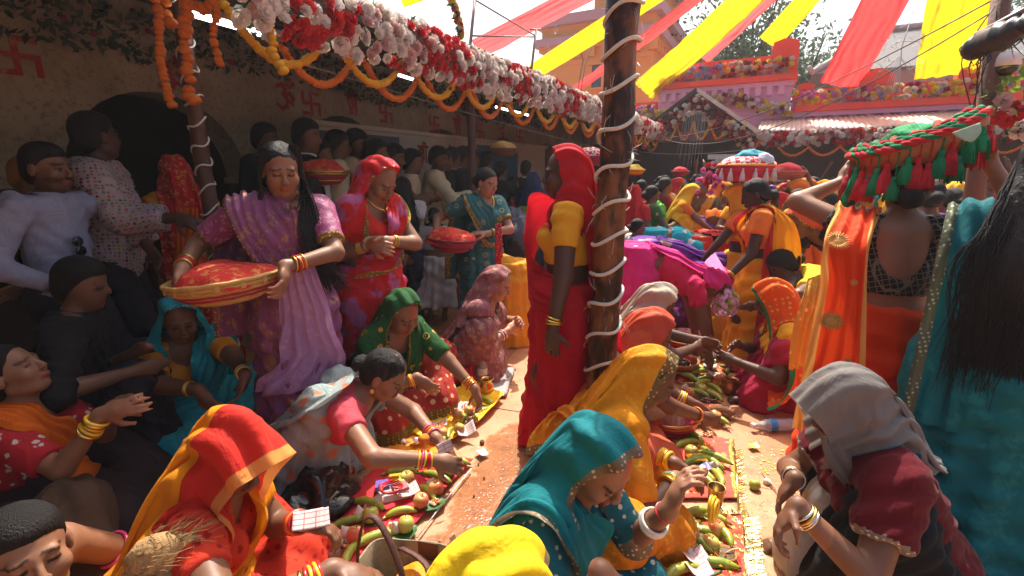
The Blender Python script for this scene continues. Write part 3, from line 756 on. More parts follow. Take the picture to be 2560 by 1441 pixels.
# ---- ornaments
RING = {}
def bangles(P, k, cols, start=.05, step=.011, r=.034, thick=.0045, wide=1.0):
    """rings on the forearm, each a part; k 0 = left, 1 = right"""
    d = unit(P.wr[k] - P.el[k]); ref = A(0, 0, 1) if abs(d[2]) < .9 else A(1, 0, 0); a = unit(np.cross(d, ref)); b = np.cross(d, a)
    for i, m in enumerate(cols):
        c = P.wr[k] - d * (start + step * i) * P.s; rr = (r + .0022 * math.sin(i * 2.1)) * P.s
        pts = [c + (a * math.cos(t) + b * math.sin(t)) * rr + d * .004 * math.sin(t + i) for t in np.linspace(0, 2 * math.pi, 20, endpoint=False)]
        MB().tube(pts, thick * P.s, m, 6, True, sect=(1, wide)).build('bangle', P.root, recalc=False)
def earring(P, sg, mat, size=.012):
    c = P.hd(sg * .084, -.004, -.052); MB().lathe([(.001, .6 * size), (size * .8, .2 * size), (size, -.6 * size), (size * .5, -1.1 * size), (.001, -1.2 * size)], c, mat, 10).build('earring', P.root, recalc=False)
def necklace(P, mat, drop=.10, r=.004, w=.07):
    s = P.s; n = P.neck; pts = [n - P.r * w * s - P.tf * .01 + P.u * .012, n - P.r * w * .75 * s + P.tf * .075 * s - P.u * (drop * .45) * s, n + P.tf * .125 * s - P.u * drop * s, n + P.r * w * .75 * s + P.tf * .075 * s - P.u * drop * .45 * s, n + P.r * w * s - P.tf * .01 + P.u * .012]
    pts = spline(pts, 26); d, g = solid(P).grad(pts); pts = pts + g * np.clip(.008 - d, 0, .08)[:, None]; pts = pts - g * np.clip(d - .02, 0, .06)[:, None]
    MB().tube(pts, r, mat, 6).build('necklace', P.root, recalc=False)
def trousers(P, mat, off=.022, h=.014, seed=0.):
    F = Field(); s = P.s; F.add(ell(P.pel + P.u * .02, A(.17, .135, .14) * s, np.array([P.r, P.tf, P.u])), .03)
    for i in (0, 1): F.add(cap(P.hips[i], P.kn[i], .09 * s + off * .6, .062 * s + off), .04); F.add(cap(P.kn[i], P.an[i], .06 * s + off, .05 * s + off), .02)
    F.cut(P.pel + P.u * .12 * s, P.u); P.SK = F
    return garment(P, F, 'trousers', mat, h, [(A(0, 0, 1), .09, .007, 1.5, .2)], seed)
def shirt(P, mat, sleeve=1.9, length=-.12, off=.02, h=.013, seed=0., folds=None):
    c = P.neck + P.u * .012; ax = np.array([P.r, P.tf, P.u]); MB().lathe([(.068 * P.s, -.03), (.064 * P.s, .012), (.070 * P.s, .014), (.080 * P.s, -.022)], c + P.tf * .012, mat, 18, ax, close=False).build('collar', P.root, recalc=False)
    return blouse(P, mat, sleeve, length, off, 0, 0, h, folds or [(P.u + P.r * .7, .10, .010, 1.7, .2), (P.r - P.u * .6, .085, .008, 1.7, .18), (P.u, .05, .004, 2, .1)], seed, 'shirt', high=False)
# ------------------------------------------------------------------ ground
def floormat():
    m, n, b, out = _new('stained_floor'); v = coord(n)
    f1 = nz(n, v, 1.6, 6, .6); f2 = nz(n, v, 14, 6, .65); f3 = nz(n, v, 70, 3)
    c = mixc(n, ramp(n, f1, .30, .70), (.40, .150, .055), (.54, .255, .115)); c = mixc(n, math_(n, 'MULTIPLY', ramp(n, f2, .48, .70), .65), c, (.24, .085, .04))
    c = mixc(n, math_(n, 'MULTIPLY', ramp(n, f3, .60, .72), .6), c, (.52, .28, .13))
    d = vor(n, v, 26, rnd=1); c = mixc(n, math_(n, 'MULTIPLY', ramp(n, d, .085, .05), .7), c, (.10, .045, .025))
    sx = nd(n, 'ShaderNodeSeparateXYZ'); n.links.new(v, sx.inputs[0])
    # a spill of water down the middle strip
    qx = math_(n, 'ABSOLUTE', math_(n, 'SUBTRACT', math_(n, 'SUBTRACT', sx.outputs[0], math_(n, 'MULTIPLY', sx.outputs[1], .22)), -.42)); qy = math_(n, 'ABSOLUTE', math_(n, 'SUBTRACT', sx.outputs[1], 1.95))
    near = math_(n, 'MULTIPLY', ramp(n, qx, .42, .12), ramp(n, qy, .85, .35)); wet = ramp(n, math_(n, 'ADD', math_(n, 'MULTIPLY', near, .42), math_(n, 'MULTIPLY', nz(n, v, 7, 5, .6), .62)), .52, .66)
    c = mixc(n, math_(n, 'MULTIPLY', wet, .45), c, (.16, .06, .03)); n.links.new(c, b.inputs['Base Color'])
    r = math_(n, 'SUBTRACT', math_(n, 'ADD', .42, math_(n, 'MULTIPLY', f2, .25)), math_(n, 'MULTIPLY', wet, .46)); n.links.new(r, b.inputs['Roughness'])
    b.inputs['Specular IOR Level'].default_value = .45
    h = math_(n, 'ADD', math_(n, 'MULTIPLY', f3, .3), math_(n, 'MULTIPLY', math_(n, 'MULTIPLY', nz(n, v, 42, 4), wet), 1.3)); bump(n, b, h, .26, .010); return m
FLM = floormat()
g = MB(); g.box((0, 15, -.06), (90, 90, .1), plain('packed_earth', (.22, .13, .08), .9, nscale=2)); tag(g.build('ground'), kind='structure')
flo = thing('courtyard_floor', None, None); flo['kind'] = 'structure'
FA = R_(17.5); FD = A(math.sin(FA), math.cos(FA), 0); FN = A(math.cos(FA), -math.sin(FA), 0)
b_ = MB(); b_.box(FD * 6.5, (15, 18, .016), plain('floor_joint', (.13, .055, .03), .85), np.array([FN, FD, Z3 if 'Z3' in globals() else A(0, 0, 1)])); b_.build('bedding', flo)
for i in range(-7, 7):
    for j in range(-1, 12):
        o_ = .35 * (i % 2); c = FN * (i * 1.06 + .50) + FD * (j * 1.46 + o_)
        q = MB(); dz = .0015 * math.sin(i * 3.1 + j * 1.7); q.box(c + A(0, 0, -.001 + dz), (1.052, 1.452, .022), FLM, np.array([FN, FD, A(0, 0, 1)])); q.build('floor_slab', flo)
Z3 = A(0, 0, 1)

# ------------------------------------------------------------------ left gallery
def plastmat():
    m, n, b, out = _new('old_plaster'); v = coord(n); f = nz(n, v, 2.2, 6, .65); f2 = nz(n, v, 26, 5, .6)
    c = mixc(n, ramp(n, f, .3, .7), (.26, .20, .125), (.39, .32, .215)); c = mixc(n, math_(n, 'MULTIPLY', ramp(n, f2, .5, .68), .6), c, (.13, .085, .05))
    n.links.new(c, b.inputs['Base Color']); b.inputs['Roughness'].default_value = .85; bump(n, b, f2, .5, .012); return m
PLA = plastmat(); TIN = plain('rusted_tin', (.20, .17, .15), .5, .35, .3, 5, .2, wear=(.20, .09, .045)); TINP = plain('pink_tin', (.62, .40, .36), .55, .1, .12, 4, .2, wear=(.50, .34, .30))
STEEL = plain('painted_steel', (.10, .045, .035), .5, .2, .3, 12, .2); GREYM = plain('grey_metal', (.32, .30, .29), .45, .6, .2, 12, .1); DARKR = plain('dark_room', (.05, .042, .036), .9, 0, .3, 4, .1)  # DARKR: the darkness of unlit interiors put into the colour
EAVE, EZ, WL = -2.35, 2.47, -4.62
roof = thing('gallery_roof', 'rusted corrugated tin roof of the shaded gallery along the left side', 'roof', W(-3.5, 4.0, 2.6))
def corr(p0, du, dv, nw, mat, name, parent, amp=.011, wl=.076, over=.0):
    """corrugated sheet: waves along du, plain along dv"""
    L = np.linalg.norm(du); m = int(L / wl * 6); t = np.linspace(0, 1, m); n_ = unit(np.cross(du, dv)); n_ = n_ if n_[2] > 0 else -n_
    S = p0 + du * t[None, :, None] + dv * np.linspace(0, 1, nw)[:, None, None] + n_ * (amp * np.sin(2 * math.pi * t * L / wl))[None, :, None]
    return sheetobj(name, S, mat, parent, thick=.003, base=np.array(parent.location))
for i in range(-4, 13):
    z = .004 * (i % 2); corr(W(EAVE, i - .03, EZ + z), LD * 1.05, LN * -2.6 + A(0, 0, .46), 4, TIN, 'roof_sheet', roof)
for k, (lt, z) in enumerate(((-2.45, 2.44), (-3.3, 2.57), (-4.3, 2.75))):
    q = MB(); q.box(W(lt, 4.2, z - .03), (.05, 17, .06), STEEL, np.array([LN, LD, Z3])); q.off(np.array(roof.location)).build('purlin', roof)
for a in np.arange(-3.5, 13, 1.6):
    q = MB(); e0, e1 = W(-2.4, a, 2.36), W(-4.7, a, 2.77); d = unit(e1 - e0); q.box((e0 + e1) / 2, (np.linalg.norm(e1 - e0), .045, .06), STEEL, np.array([d, LD, np.cross(d, LD)])); q.off(np.array(roof.location)).build('rafter', roof)
# arcaded back wall
wall = thing('gallery_wall', 'plastered arcade wall with red painted signs at the back of the gallery', 'wall', W(WL, 4, 0))
o3 = np.array(wall.location); T = .34; BAY, A0, HW, SPR = 1.98, .30, .70, 1.40
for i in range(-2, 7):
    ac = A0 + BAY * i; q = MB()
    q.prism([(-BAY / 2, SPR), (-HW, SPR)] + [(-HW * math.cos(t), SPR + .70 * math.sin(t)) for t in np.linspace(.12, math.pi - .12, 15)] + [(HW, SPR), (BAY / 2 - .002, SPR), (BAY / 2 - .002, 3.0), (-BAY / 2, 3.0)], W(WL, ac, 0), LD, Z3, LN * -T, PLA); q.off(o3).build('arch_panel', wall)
    q = MB(); q.box(W(WL - T / 2 + .003, ac + BAY / 2, SPR / 2), (T - .006, BAY - 2 * HW, SPR), plain('pier_shade', (.075, .058, .045), .85, 0, .35, 5, .3), np.array([LN, LD, Z3])); q.box(W(WL - T / 2 + .012, ac + BAY / 2, SPR - .03), (T + .03, BAY - 2 * HW + .06, .06), PLA, np.array([LN, LD, Z3])); q.off(o3).build('pier', wall)  # pier colour is near black to stand in for deep gallery shade
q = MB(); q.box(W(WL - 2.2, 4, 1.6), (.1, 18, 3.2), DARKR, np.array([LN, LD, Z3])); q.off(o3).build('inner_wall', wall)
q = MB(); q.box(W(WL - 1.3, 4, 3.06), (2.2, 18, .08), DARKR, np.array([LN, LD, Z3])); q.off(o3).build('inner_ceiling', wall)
q = MB(); q.box(W(-3.45, -1.55, 1.5), (3.4, .14, 3.0), PLA, np.array([LN, LD, Z3])); tag(q.build('shade_end_wall'), 'unseen plaster end wall added to keep light off the gallery', 'wall')  # added out of view to block light from behind on the left
q = MB(); q.box(W(-1.2, -1.55, 1.4), (1.1, .14, 2.8), PLA, np.array([LN, LD, Z3])); tag(q.build('shade_side_wall'), 'unseen plaster wall added under the shade roof to block light', 'wall')  # added out of view, cuts sky light on the left side
sr_ = thing('shade_side_roof', 'unseen low tin roof added to darken the near left corner', 'roof', W(-1.6, -.6, 2.7));  # roof added out of view to block sky light and darken the left
for k in range(3): corr(W(-2.30 + .55 * k, -1.7, 2.66 + .004 * (k % 2)), LN * .57, LD * 2.35, 3, TIN, 'roof_sheet', sr_)
RPAINT = plain('red_paint', (.33, .025, .020), .85, 0, .35, 30, .2, wear=(.34, .20, .13))
def stroke_sign(al, z, lines, size, w_, name='painted_sign', lift=.004):
    q = MB(); o = W(WL + lift, al, z)
    for k, ln in enumerate(lines):
        P_ = [o + LD * x * size + Z3 * y * size + LN * .0006 * k for x, y in ln]
        for a, c in zip(P_[:-1], P_[1:]):
            d = unit(c - a); s_ = np.cross(LN, d); q.box((a + c) / 2, (np.linalg.norm(c - a) + w_ * .9, w_, .003), RPAINT, np.array([d, s_, LN]))
    q.off(o3); return q.build(name, wall)
SWAS = [[(0, -.5), (0, .5)], [(-.5, 0), (.5, 0)], [(0, .5), (.5, .5)], [(.5, 0), (.5, -.5)], [(0, -.5), (-.5, -.5)], [(-.5, 0), (-.5, .5)]]
SHRI = [[(-.5, .5), (.55, .5)], [(.3, .5), (.3, -.5)], [(.05, .5), (.05, -.3)], [(.05, .1), (-.25, .1), (-.35, .3), (-.2, .4), (-.08, .25)], [(-.25, .1), (-.05, -.5)], [(.05, -.2), (-.2, -.5)], [(.3, .5), (.22, .75), (.05, .78), (-.02, .6)]]
OM = [[(-.4, .4), (-.15, .5), (.0, .3), (-.15, .08), (.05, -.1), (.0, -.4), (-.25, -.5), (-.45, -.35)], [(-.05, .05), (.2, .15), (.35, -.02), (.3, -.25), (.15, -.2)], [(.05, .55), (.22, .42), (.42, .58)], [(.2, .68), (.26, .74)]]
for al, z, ln, sz in ((3.83, 2.19, SWAS, .21), (5.01, 2.21, SWAS, .21), (6.04, 2.15, SWAS, .21), (7.33, 2.14, SWAS, .22), (3.52, 2.22, OM, .24), (4.43, 2.25, SHRI, .20), (6.64, 2.17, SHRI, .22), (8.1, 2.14, OM, .22), (8.8, 2.14, SWAS, .22), (1.45, 2.22, SWAS, .22), (2.42, 2.24, OM, .22), (.4, 2.24, SHRI, .22)):
    stroke_sign(al, z, ln, sz, sz * .17)
# painted board along the wall
WBOARD = plain('cream_board', (.60, .55, .46), .6, 0, .12, 3, .08, wear=(.48, .42, .33)); SLATE = plain('slate_panel', (.10, .12, .17), .5, 0, .2, 4, .05); BLUEP = plain('blue_panel', (.03, .14, .28), .5, 0, .2, 4, .05)
bd = thing('long_signboard', 'long cream signboard with slate panels and red letters fixed along the arcade wall', 'signboard', W(WL + .1, 5.5, 1.5)); ob = np.array(bd.location)
q = MB(); q.box(W(WL + .06, 6.75, 1.48), (.03, 6.3, .98), WBOARD, np.array([LN, LD, Z3])); q.off(ob).build('board', bd)
q = MB(); q.box(W(WL + .085, 6.75, 1.985), (.09, 6.36, .05), WBOARD, np.array([LN, LD, Z3])); q.off(ob).build('ledge', bd)
for a0, a1, mt in ((3.75, 5.15, SLATE), (7.1, 8.6, BLUEP)):
    q = MB(); q.box(W(WL + .079, (a0 + a1) / 2, 1.52), (.008, a1 - a0, .78), mt, np.array([LN, LD, Z3])); q.off(ob).build('panel', bd)
q = MB(); o = W(WL + .083, 5.72, 1.70)
def dev(lines, al, z, sz, w_):
    for k, ln in enumerate(lines):
        P_ = [W(WL + .080 + .0006 * k, al, z) + LD * x * sz + Z3 * y * sz for x, y in ln]
        for a, c in zip(P_[:-1], P_[1:]):
            d = unit(c - a); q.box((a + c) / 2, (np.linalg.norm(c - a) + w_ * .8, w_, .003), RPAINT, np.array([d, np.cross(LN, d), LN]))
dev(SHRI, 5.65, 1.70, .22, .030); dev([[(-.6, .5), (3.0, .5)], [(-.3, .5), (-.3, -.4)], [(-.3, .1), (.05, .1), (.05, -.2)], [(.5, .5), (.5, -.4)], [(.5, .0), (.8, .25), (.95, .0), (.8, -.25), (.5, 0)], [(1.5, .5), (1.5, -.4)], [(1.5, .5), (1.4, .78), (1.15, .75)], [(1.15, .2), (1.5, .2)], [(1.95, .5), (1.95, -.4)], [(1.95, -.1), (2.3, .1), (2.3, -.3)], [(2.8, .5), (2.8, -.4)]], 6.05, 1.70, .20, .026)
q.off(ob).build('red_lettering', bd)
# poles of the gallery
def spiral_pole(name, label, base, r, h, mat, wrap, turns, rw, lean=(0, 0), bow=0, group=None, sleeve=None):
    t = thing(name, label, 'pole', base, 0, group); top = A(lean[0], lean[1], h)
    q = MB(); n = 24; pts = [top * k / (n - 1) + A(.006 * math.sin(k * 1.3), .005 * math.cos(k), 0) for k in range(n)]
    q.tube(pts, [r * (1.0 + .05 * math.sin(k * 1.9)) for k in range(n)], mat, 20); q.build('shaft', t, recalc=False)
    if wrap is not None:
        q = MB(); m = int(turns * 26); P_ = []
        for k in range(m):
            s_ = k / (m - 1); a = s_ * turns * 6.2832 + .5 * math.sin(s_ * 21); P_.append(top * s_ + A(math.cos(a), math.sin(a), 0) * (r * 1.06 + rw * .4) + A(0, 0, .012 * math.sin(a * 2.0 + s_ * 30)))
        q.tube(P_, rw, wrap, 6); q.build('rope_light', t, recalc=False)
    return t
PALEP = plain('led_rope', (.62, .54, .44), .4, 0, .15, 60, .1); POLEM = plain('oiled_pole', (.095, .034, .018), .35, 0, .5, 9, .3, wear=(.035, .018, .014)); 
def wrapmat():
    m, n, b, out = _new('film_wrapped_pole'); v = coord(n, scale=(1, 1, .5)); f = nz(n, v, 9, 5, .6); f2 = nz(n, coord(n, scale=(1, 1, .12)), 60, 3)
    c = mixc(n, ramp(n, f, .44, .60), (.028, .011, .008), (.20, .072, .026)); c = mixc(n, math_(n, 'MULTIPLY', ramp(n, f2, .60, .75), .25), c, (.40, .34, .30)); n.links.new(c, b.inputs['Base Color']); b.inputs['Roughness'].default_value = .5
    b.inputs['Coat Weight'].default_value = .08; b.inputs['Coat Roughness'].default_value = .15; b.inputs['Specular IOR Level'].default_value = .3; bump(n, b, nz(n, coord(n, scale=(1, 1, .35)), 30, 4), .5, .012); return m
cp = G(1487, 1165); pt = spiral_pole('wrapped_pole', 'thick dark film wrapped pole wound with white rope light in the middle', cp, .068, 3.5, wrapmat(), PALEP, 23, .0085, (.055, .02))
q = MB(); rg = np.random.default_rng(3); FILM = plain('torn_film', (.62, .58, .52), .2, 0, .1, 30, 0, .7, trans=.4)
for i in range(110):
    z = rg.uniform(.3, 2.9); a = rg.uniform(0, 6.28); d0 = A(math.cos(a), math.sin(a), 0); s_ = z / 3.5; c = A(.055, .02, 3.5) * s_ + d0 * .073; e = c + d0 * rg.uniform(.005, .03) + A(rg.normal() * .02, rg.normal() * .02, rg.uniform(-.09, .09)); q.tube([c, (c + e) / 2 + d0 * .008, e], [.0022, .0016, .0006], FILM, 3)
o = q.build('film_shred', pt, recalc=False); o['kind'] = 'stuff'
lp = G(597, 1000); spiral_pole('gallery_post', 'thin gallery post near the left with a white spiral and marigold strings', lp, .042, 2.62, POLEM, PALEP, 21, .0055, (0, 0))
for k, (a, tx) in enumerate(((4.55, 'bare dark gallery post in front of the red lettering'), (7.4, 'second bare gallery post, farther along toward the porch'), (10.2, 'last bare gallery post close to the porch corner'))):
    spiral_pole('gallery_post', tx, W(-2.98, a, 0), .045, 2.6, STEEL, None, 0, 0, group='bare posts of the gallery')
# tube lamp under the eave
tl = thing('tube_light', 'long white tube lamp hung under the near eave', 'lamp', onlat(580, 62, -2.75)); p0, p1 = onlat(470, 31, -2.75), onlat(688, 95, -2.75); ol = np.array(tl.location)
MB().tube([p0 - ol, p1 - ol], .017, plain('lit_tube', (.8, .85, .9), .4, emis=((.80, .90, 1.0), 9.0)), 10).build('tube', tl, recalc=False); d = unit(p1 - p0); MB().box((p0 + p1) / 2 - ol + A(0, 0, .03), (np.linalg.norm(p1 - p0) + .06, .04, .03), GREYM, np.array([d, np.cross(Z3, d), np.cross(d, np.cross(Z3, d))])).build('fitting', tl)
for k, (pa, pb) in enumerate((((995, 187), (1035, 200)), ((1240, 268), (1320, 288)))):
    p0, p1 = onlat(*pa, -3.0), onlat(*pb, -3.0); MBt = MB().tube([p0, p1], .012, MATS['lit_tube'], 8); tag(MBt.build('tube_light', recalc=False), ('short lit tube lamp seen between the swags left of the bare post', 'lit tube lamp seen between the swags right of the bare post')[k], 'lamp')

# ------------------------------------------------------------------ flowers
WHITEF = plain('white_petal', (.82, .74, .68), .6, 0, .12, 40, .1, trans=.25); REDF = plain('red_petal', (.62, .03, .035), .55, 0, .2, 40, .1, trans=.2); BLUSH = plain('blush_petal', (.70, .45, .42), .6, 0, .12, 40, .1, trans=.25)
YELF = plain('yellow_petal', (.92, .66, .04), .6, 0, .15, 40, .1, trans=.2); PINKF = plain('pink_petal', (.75, .20, .48), .6, 0, .2, 40, .1, trans=.2); LILF = plain('lilac_petal', (.50, .44, .66), .6, 0, .2, 40, .1, trans=.2); CREAMF = plain('cream_petal', (.82, .66, .42), .6, 0, .15, 40, .1, trans=.2); MARF = plain('maroon_petal', (.34, .02, .05), .6, 0, .2, 40, .1, trans=.15)
LEAFM = plain('garland_leaf', (.045, .085, .030), .5, 0, .5, 30, .1, trans=.25); LEAFD = plain('dark_leaf', (.035, .06, .028), .55, 0, .5, 20, .1, trans=.15); ORM = plain('orange_marigold', (.80, .20, .012), .75, 0, .25, 90, .5, trans=.1); YEM = plain('yellow_marigold', (.85, .42, .012), .75, 0, .22, 90, .5, trans=.1)
def rose_geo(seed=0):
    rg = np.random.default_rng(seed); V, F = [], []
    for ring, (n, r0, r1, z0, z1) in enumerate(((6, .20, .54, -.30, -.04), (6, .15, .43, -.20, .14), (5, .09, .30, -.10, .25), (3, .03, .16, .0, .32))):
        for k in range(n):
            a = 6.283 * (k + .5 * ring + rg.uniform(-.12, .12)) / n; w_ = 6.283 / n * .62; o = len(V); R1 = r1 * rg.uniform(.9, 1.1)
            for t, rr, z in ((-1, r0, z0), (1, r0, z0), (1.15, R1 * .92, z1 * .8), (0, R1 * 1.08, z1 + .03), (-1.15, R1 * .92, z1 * .8)): V.append((math.cos(a + t * w_) * rr, math.sin(a + t * w_) * rr, z))
            F.append((o, o + 1, o + 2, o + 3, o + 4))
    o = len(V); V += [(.10 * math.cos(t), .10 * math.sin(t), .24) for t in np.linspace(0, 6.283, 5, endpoint=False)] + [(0, 0, .34)]; F += [(o + k, o + (k + 1) % 5, o + 5) for k in range(5)]
    o = len(V); V += [(.2 * math.cos(t), .2 * math.sin(t), -.22) for t in np.linspace(0, 6.283, 6, endpoint=False)]; F.append(tuple(o + k for k in range(6)))
    return np.array(V), F
def mari_geo(seed=0):
    rg = np.random.default_rng(seed); V, F = [], []; pr = ((.25, -.40), (.50, -.18), (.54, .10), (.36, .34)); n = 8
    for i, (r, z) in enumerate(pr):
        for k in range(n):
            a = 6.283 * (k + .5 * (i % 2)) / n; q = r * rg.uniform(.84, 1.14); V.append((q * math.cos(a), q * math.sin(a), z + rg.uniform(-.06, .06)))
    for i in range(3): F += [(i * n + k, i * n + (k + 1) % n, (i + 1) * n + (k + 1) % n, (i + 1) * n + k) for k in range(n)]
    V.append((0, 0, .28)); F += [(3 * n + k, 3 * n + (k + 1) % n, 4 * n) for k in range(n)]; F.append(tuple(range(n))[::-1]); return np.array(V), F
RG = [rose_geo(k) for k in range(4)]; MG_ = [mari_geo(k) for k in range(3)]
def geo_mesh(geo, mat, name): return mkmesh(name, geo[0], geo[1], mat, True)
FM = {}
def fmesh(kind, k, mat):
    key = (kind, k, mat.name)
    if key not in FM: FM[key] = geo_mesh((RG if kind == 'rose' else MG_)[k], mat, kind)
    return FM[key]
def euler_to(n_, rg):
    return (Vector(n_).to_track_quat('Z', 'Y') @ Matrix.Rotation(rg.uniform(0, 6.28), 3, 'Z').to_quaternion()).to_euler()
def leaf_mass(name, pts, size, mat, parent, rg, nrm=None, base=None):
    n = len(pts); d = rg.normal(size=(n, 3)); d /= np.linalg.norm(d, axis=1)[:, None]; s_ = np.cross(d, rg.normal(size=(n, 3))); s_ /= np.linalg.norm(s_, axis=1)[:, None]; z = np.cross(d, s_); L = size * rg.uniform(.6, 1.25, n)[:, None]
    V = np.stack([pts - d * L * .5, pts + s_ * L * .24 + z * L * .06, pts + d * L * .5, pts - s_ * L * .24 + z * L * .06], 1).reshape(-1, 3)
    if base is not None: V = V - base
    o = link(name, mkmesh(name, V, np.arange(4 * n).reshape(n, 4), mat, False), parent); o['kind'] = 'stuff'; return o
def garland(name, label, cat, path, hgt, dep, step, size, pal, seed, out, rows, leaf=2.0, lm=None, parts=300, leafsize=None, group=None, jit=.35, ldark=False, kind='rose'):
    """band of flowers along a path of points; rows of heads across its height, facing outward"""
    rg = np.random.default_rng(seed); path = np.asarray(path, float); seg = np.r_[0, np.cumsum(np.linalg.norm(np.diff(path, axis=0), axis=1))]; L = seg[-1]; t = thing(name, label, cat, path[len(path) // 2], 0, group); o = np.array(t.location); out = unit(out); items = []
    for i in range(int(L / step) + 1):
        for j in range(rows):
            s_ = np.clip((i + .5 * (j % 2) + rg.uniform(-jit, jit)) * step, 0, L); c = np.array([np.interp(s_, seg, path[:, d]) for d in range(3)]); v = ((j + .5 + rg.uniform(-jit, jit)) / rows - .5) * 2
            bul = math.sqrt(max(1 - v * v * .8, .05)); p = c + A(0, 0, 1) * v * hgt / 2 + out * dep * bul * rg.uniform(.8, 1.15); nn = unit(out * (.35 + bul) + A(0, 0, 1) * v * .9 + rg.normal(size=3) * .28)
            items.append((np.linalg.norm(p - A(0, 0, CAMH)), p, nn, size * rg.uniform(.72, 1.22), pal(rg, s_), int(rg.integers(0, len(RG) if kind == 'rose' else 3))))
    items.sort(key=lambda a: a[0]); mass = {}
    for q, (dd, p, nn, sz, mt, k) in enumerate(items):
        if q < parts: link(kind, fmesh(kind, k, mt), t, p - o, euler_to(nn, rg), sz)
        else: mass.setdefault(mt.name, []).append((p - o, nn, sz, k))
    for mn, li in mass.items():
        Vs, Fs, off = [], [], 0
        for p, nn, sz, k in li:
            g = (RG if kind == 'rose' else MG_)[k]; R3 = np.array(euler_to(nn, rg).to_matrix()); V = g[0] @ R3.T * sz + p; Vs.append(V); Fs += [tuple(a + off for a in f) for f in g[1]]; off += len(V)
        x = link(kind + '_mass', mkmesh(kind + '_mass', np.concatenate(Vs), Fs, MATS[mn], True), t); x['kind'] = 'stuff'
    n = int(L / step * rows * leaf); s_ = rg.uniform(0, L, n); c = np.stack([np.interp(s_, seg, path[:, d]) for d in range(3)], 1); v = rg.uniform(-1.12, 1.12, n)[:, None]
    P_ = c + A(0, 0, 1) * v * hgt / 2 + out * dep * rg.uniform(-.2, 1.0, n)[:, None] * np.sqrt(np.clip(1 - v * v * .7, .05, 1)); leaf_mass('garland_leaves', P_, leafsize or size * .9, lm or LEAFM, t, rg, base=o); return t
def pal_rw(rg, s): 
    k = math.sin(s * 5.1) + rg.normal() * .9; return REDF if k > .55 else (BLUSH if rg.random() < .22 else WHITEF)
def pal_mix(rg, s): 
    g = [YELF, PINKF, LILF, CREAMF, BLUSH, MARF, YELF, WHITEF]; return g[int((s * 2.6 + rg.normal() * 1.3)) % 8]
def pal_dk(rg, s): return [MARF, REDF, CREAMF, BLUSH, WHITEF, MARF][int(rg.integers(0, 6))]
ep = [W(EAVE + .06, a, EZ - .205 + .012 * math.sin(a * 3)) for a in np.linspace(1.5, 11.0, 60)]
garland('rose_garland', 'thick band of red and white roses along the near gallery eave', 'garland', ep, .33, .11, .078, .083, pal_rw, 1, LN, 6, 2.6, leafsize=.06)
garland('leaf_garland', 'dark hanging leaf garland along the top of the arcade wall', 'garland', [W(WL + .10, a, 2.52 + .04 * math.sin(a * 2.3)) for a in np.linspace(-.5, 10, 50)], .34, .13, .3, .05, lambda rg, s: MARF, 2, LN, 1, 85, LEAFD, leafsize=.075)
def swag(p0, p1, sag, mat, size, label, near=True, group=None, out=None, extra=0.0, seed=0):
    rg = np.random.default_rng(seed); L = np.linalg.norm(p1 - p0) + 2.2 * sag; n = max(6, int(L / (size * .56))); t = thing('marigold_swag', label, 'garland', (p0 + p1) / 2 - Z3 * sag, 0, group); o = np.array(t.location); Vs, Fs, off = [], [], 0
    for k in range(n):
        u = k / (n - 1); p = p0 + (p1 - p0) * u - Z3 * (sag * (1 - (2 * u - 1)**2) + extra) + rg.normal(size=3) * size * .05 - o; tg = unit((p1 - p0) - Z3 * sag * 4 * (1 - 2 * u)); e = euler_to(tg, rg); g = int(rg.integers(0, 3)); sz = size * rg.uniform(.85, 1.15)
        if near: link('marigold', fmesh('marigold', g, mat), t, p, e, sz)
        else:
            V = MG_[g][0] @ np.array(e.to_matrix()).T * sz + p; Vs.append(V); Fs += [tuple(a + off for a in f) for f in MG_[g][1]]; off += len(V)
    if not near: link('marigold_string', mkmesh('marigold_string', np.concatenate(Vs), Fs, mat, True), t)
    return t
ORD = ['first', 'second', 'third', 'fourth', 'fifth', 'sixth', 'seventh', 'eighth', 'ninth', 'tenth', 'eleventh', 'twelfth', 'thirteenth', 'fourteenth', 'fifteenth', 'sixteenth', 'seventeenth', 'eighteenth', 'nineteenth', 'twentieth', '21st', '22nd', '23rd', '24th', '25th', '26th', '27th', '28th', '29th', '30th', '31st', '32nd', '33rd', '34th', '35th', '36th', '37th', '38th', '39th', '40th']
i = 0; a = 1.5
while a < 10.6:
    st = .52 if a < 4 else .56; ye = i % 2 == 0; lt = EAVE + .02 if ye else EAVE - .10
    swag(W(lt, a, 2.20 if ye else 2.18), W(lt, a + st * 1.12, 2.20 if ye else 2.18), .20 if ye else .22, YEM if ye else ORM, .041, '%s marigold swag, %s from the near end of the gallery eave' % ('yellow' if ye else 'orange', ORD[i]), a < 6.0, 'marigold swags under the gallery eave', seed=i)
    i += 1; a += st * .62
def mstring(px, pys, Y, mat, label, size=.042, grp=None, seed=0):
    p0 = D(px[0], pys[0], Y); p1 = D(px[1], pys[1], Y); t = thing('marigold_string', label, 'garland', p1, 0, grp); o = p1; rg = np.random.default_rng(seed); L = np.linalg.norm(p1 - p0); n = max(3, int(L / (size * .55)))
    for k in range(n):
        u = k / (n - 1); p = p0 + (p1 - p0) * u + A(.012 * math.sin(u * 7), 0, 0) + rg.normal(size=3) * size * .07; link('marigold', fmesh('marigold', int(rg.integers(0, 3)), mat), t, p - o, euler_to(unit(p1 - p0), rg), size * rg.uniform(.85, 1.15))
mstring((376, 426), (-40, 262), 2.6, ORM, 'long orange marigold string left of the near gallery post', seed=1)
mstring((458, 472), (-40, 198), 2.6, ORM, 'fat orange marigold string hanging right of the near gallery post', .056, seed=2)
mstring((531, 545), (-20, 158), 2.6, ORM, 'short orange marigold string hanging by itself right of the post', .036, seed=3)
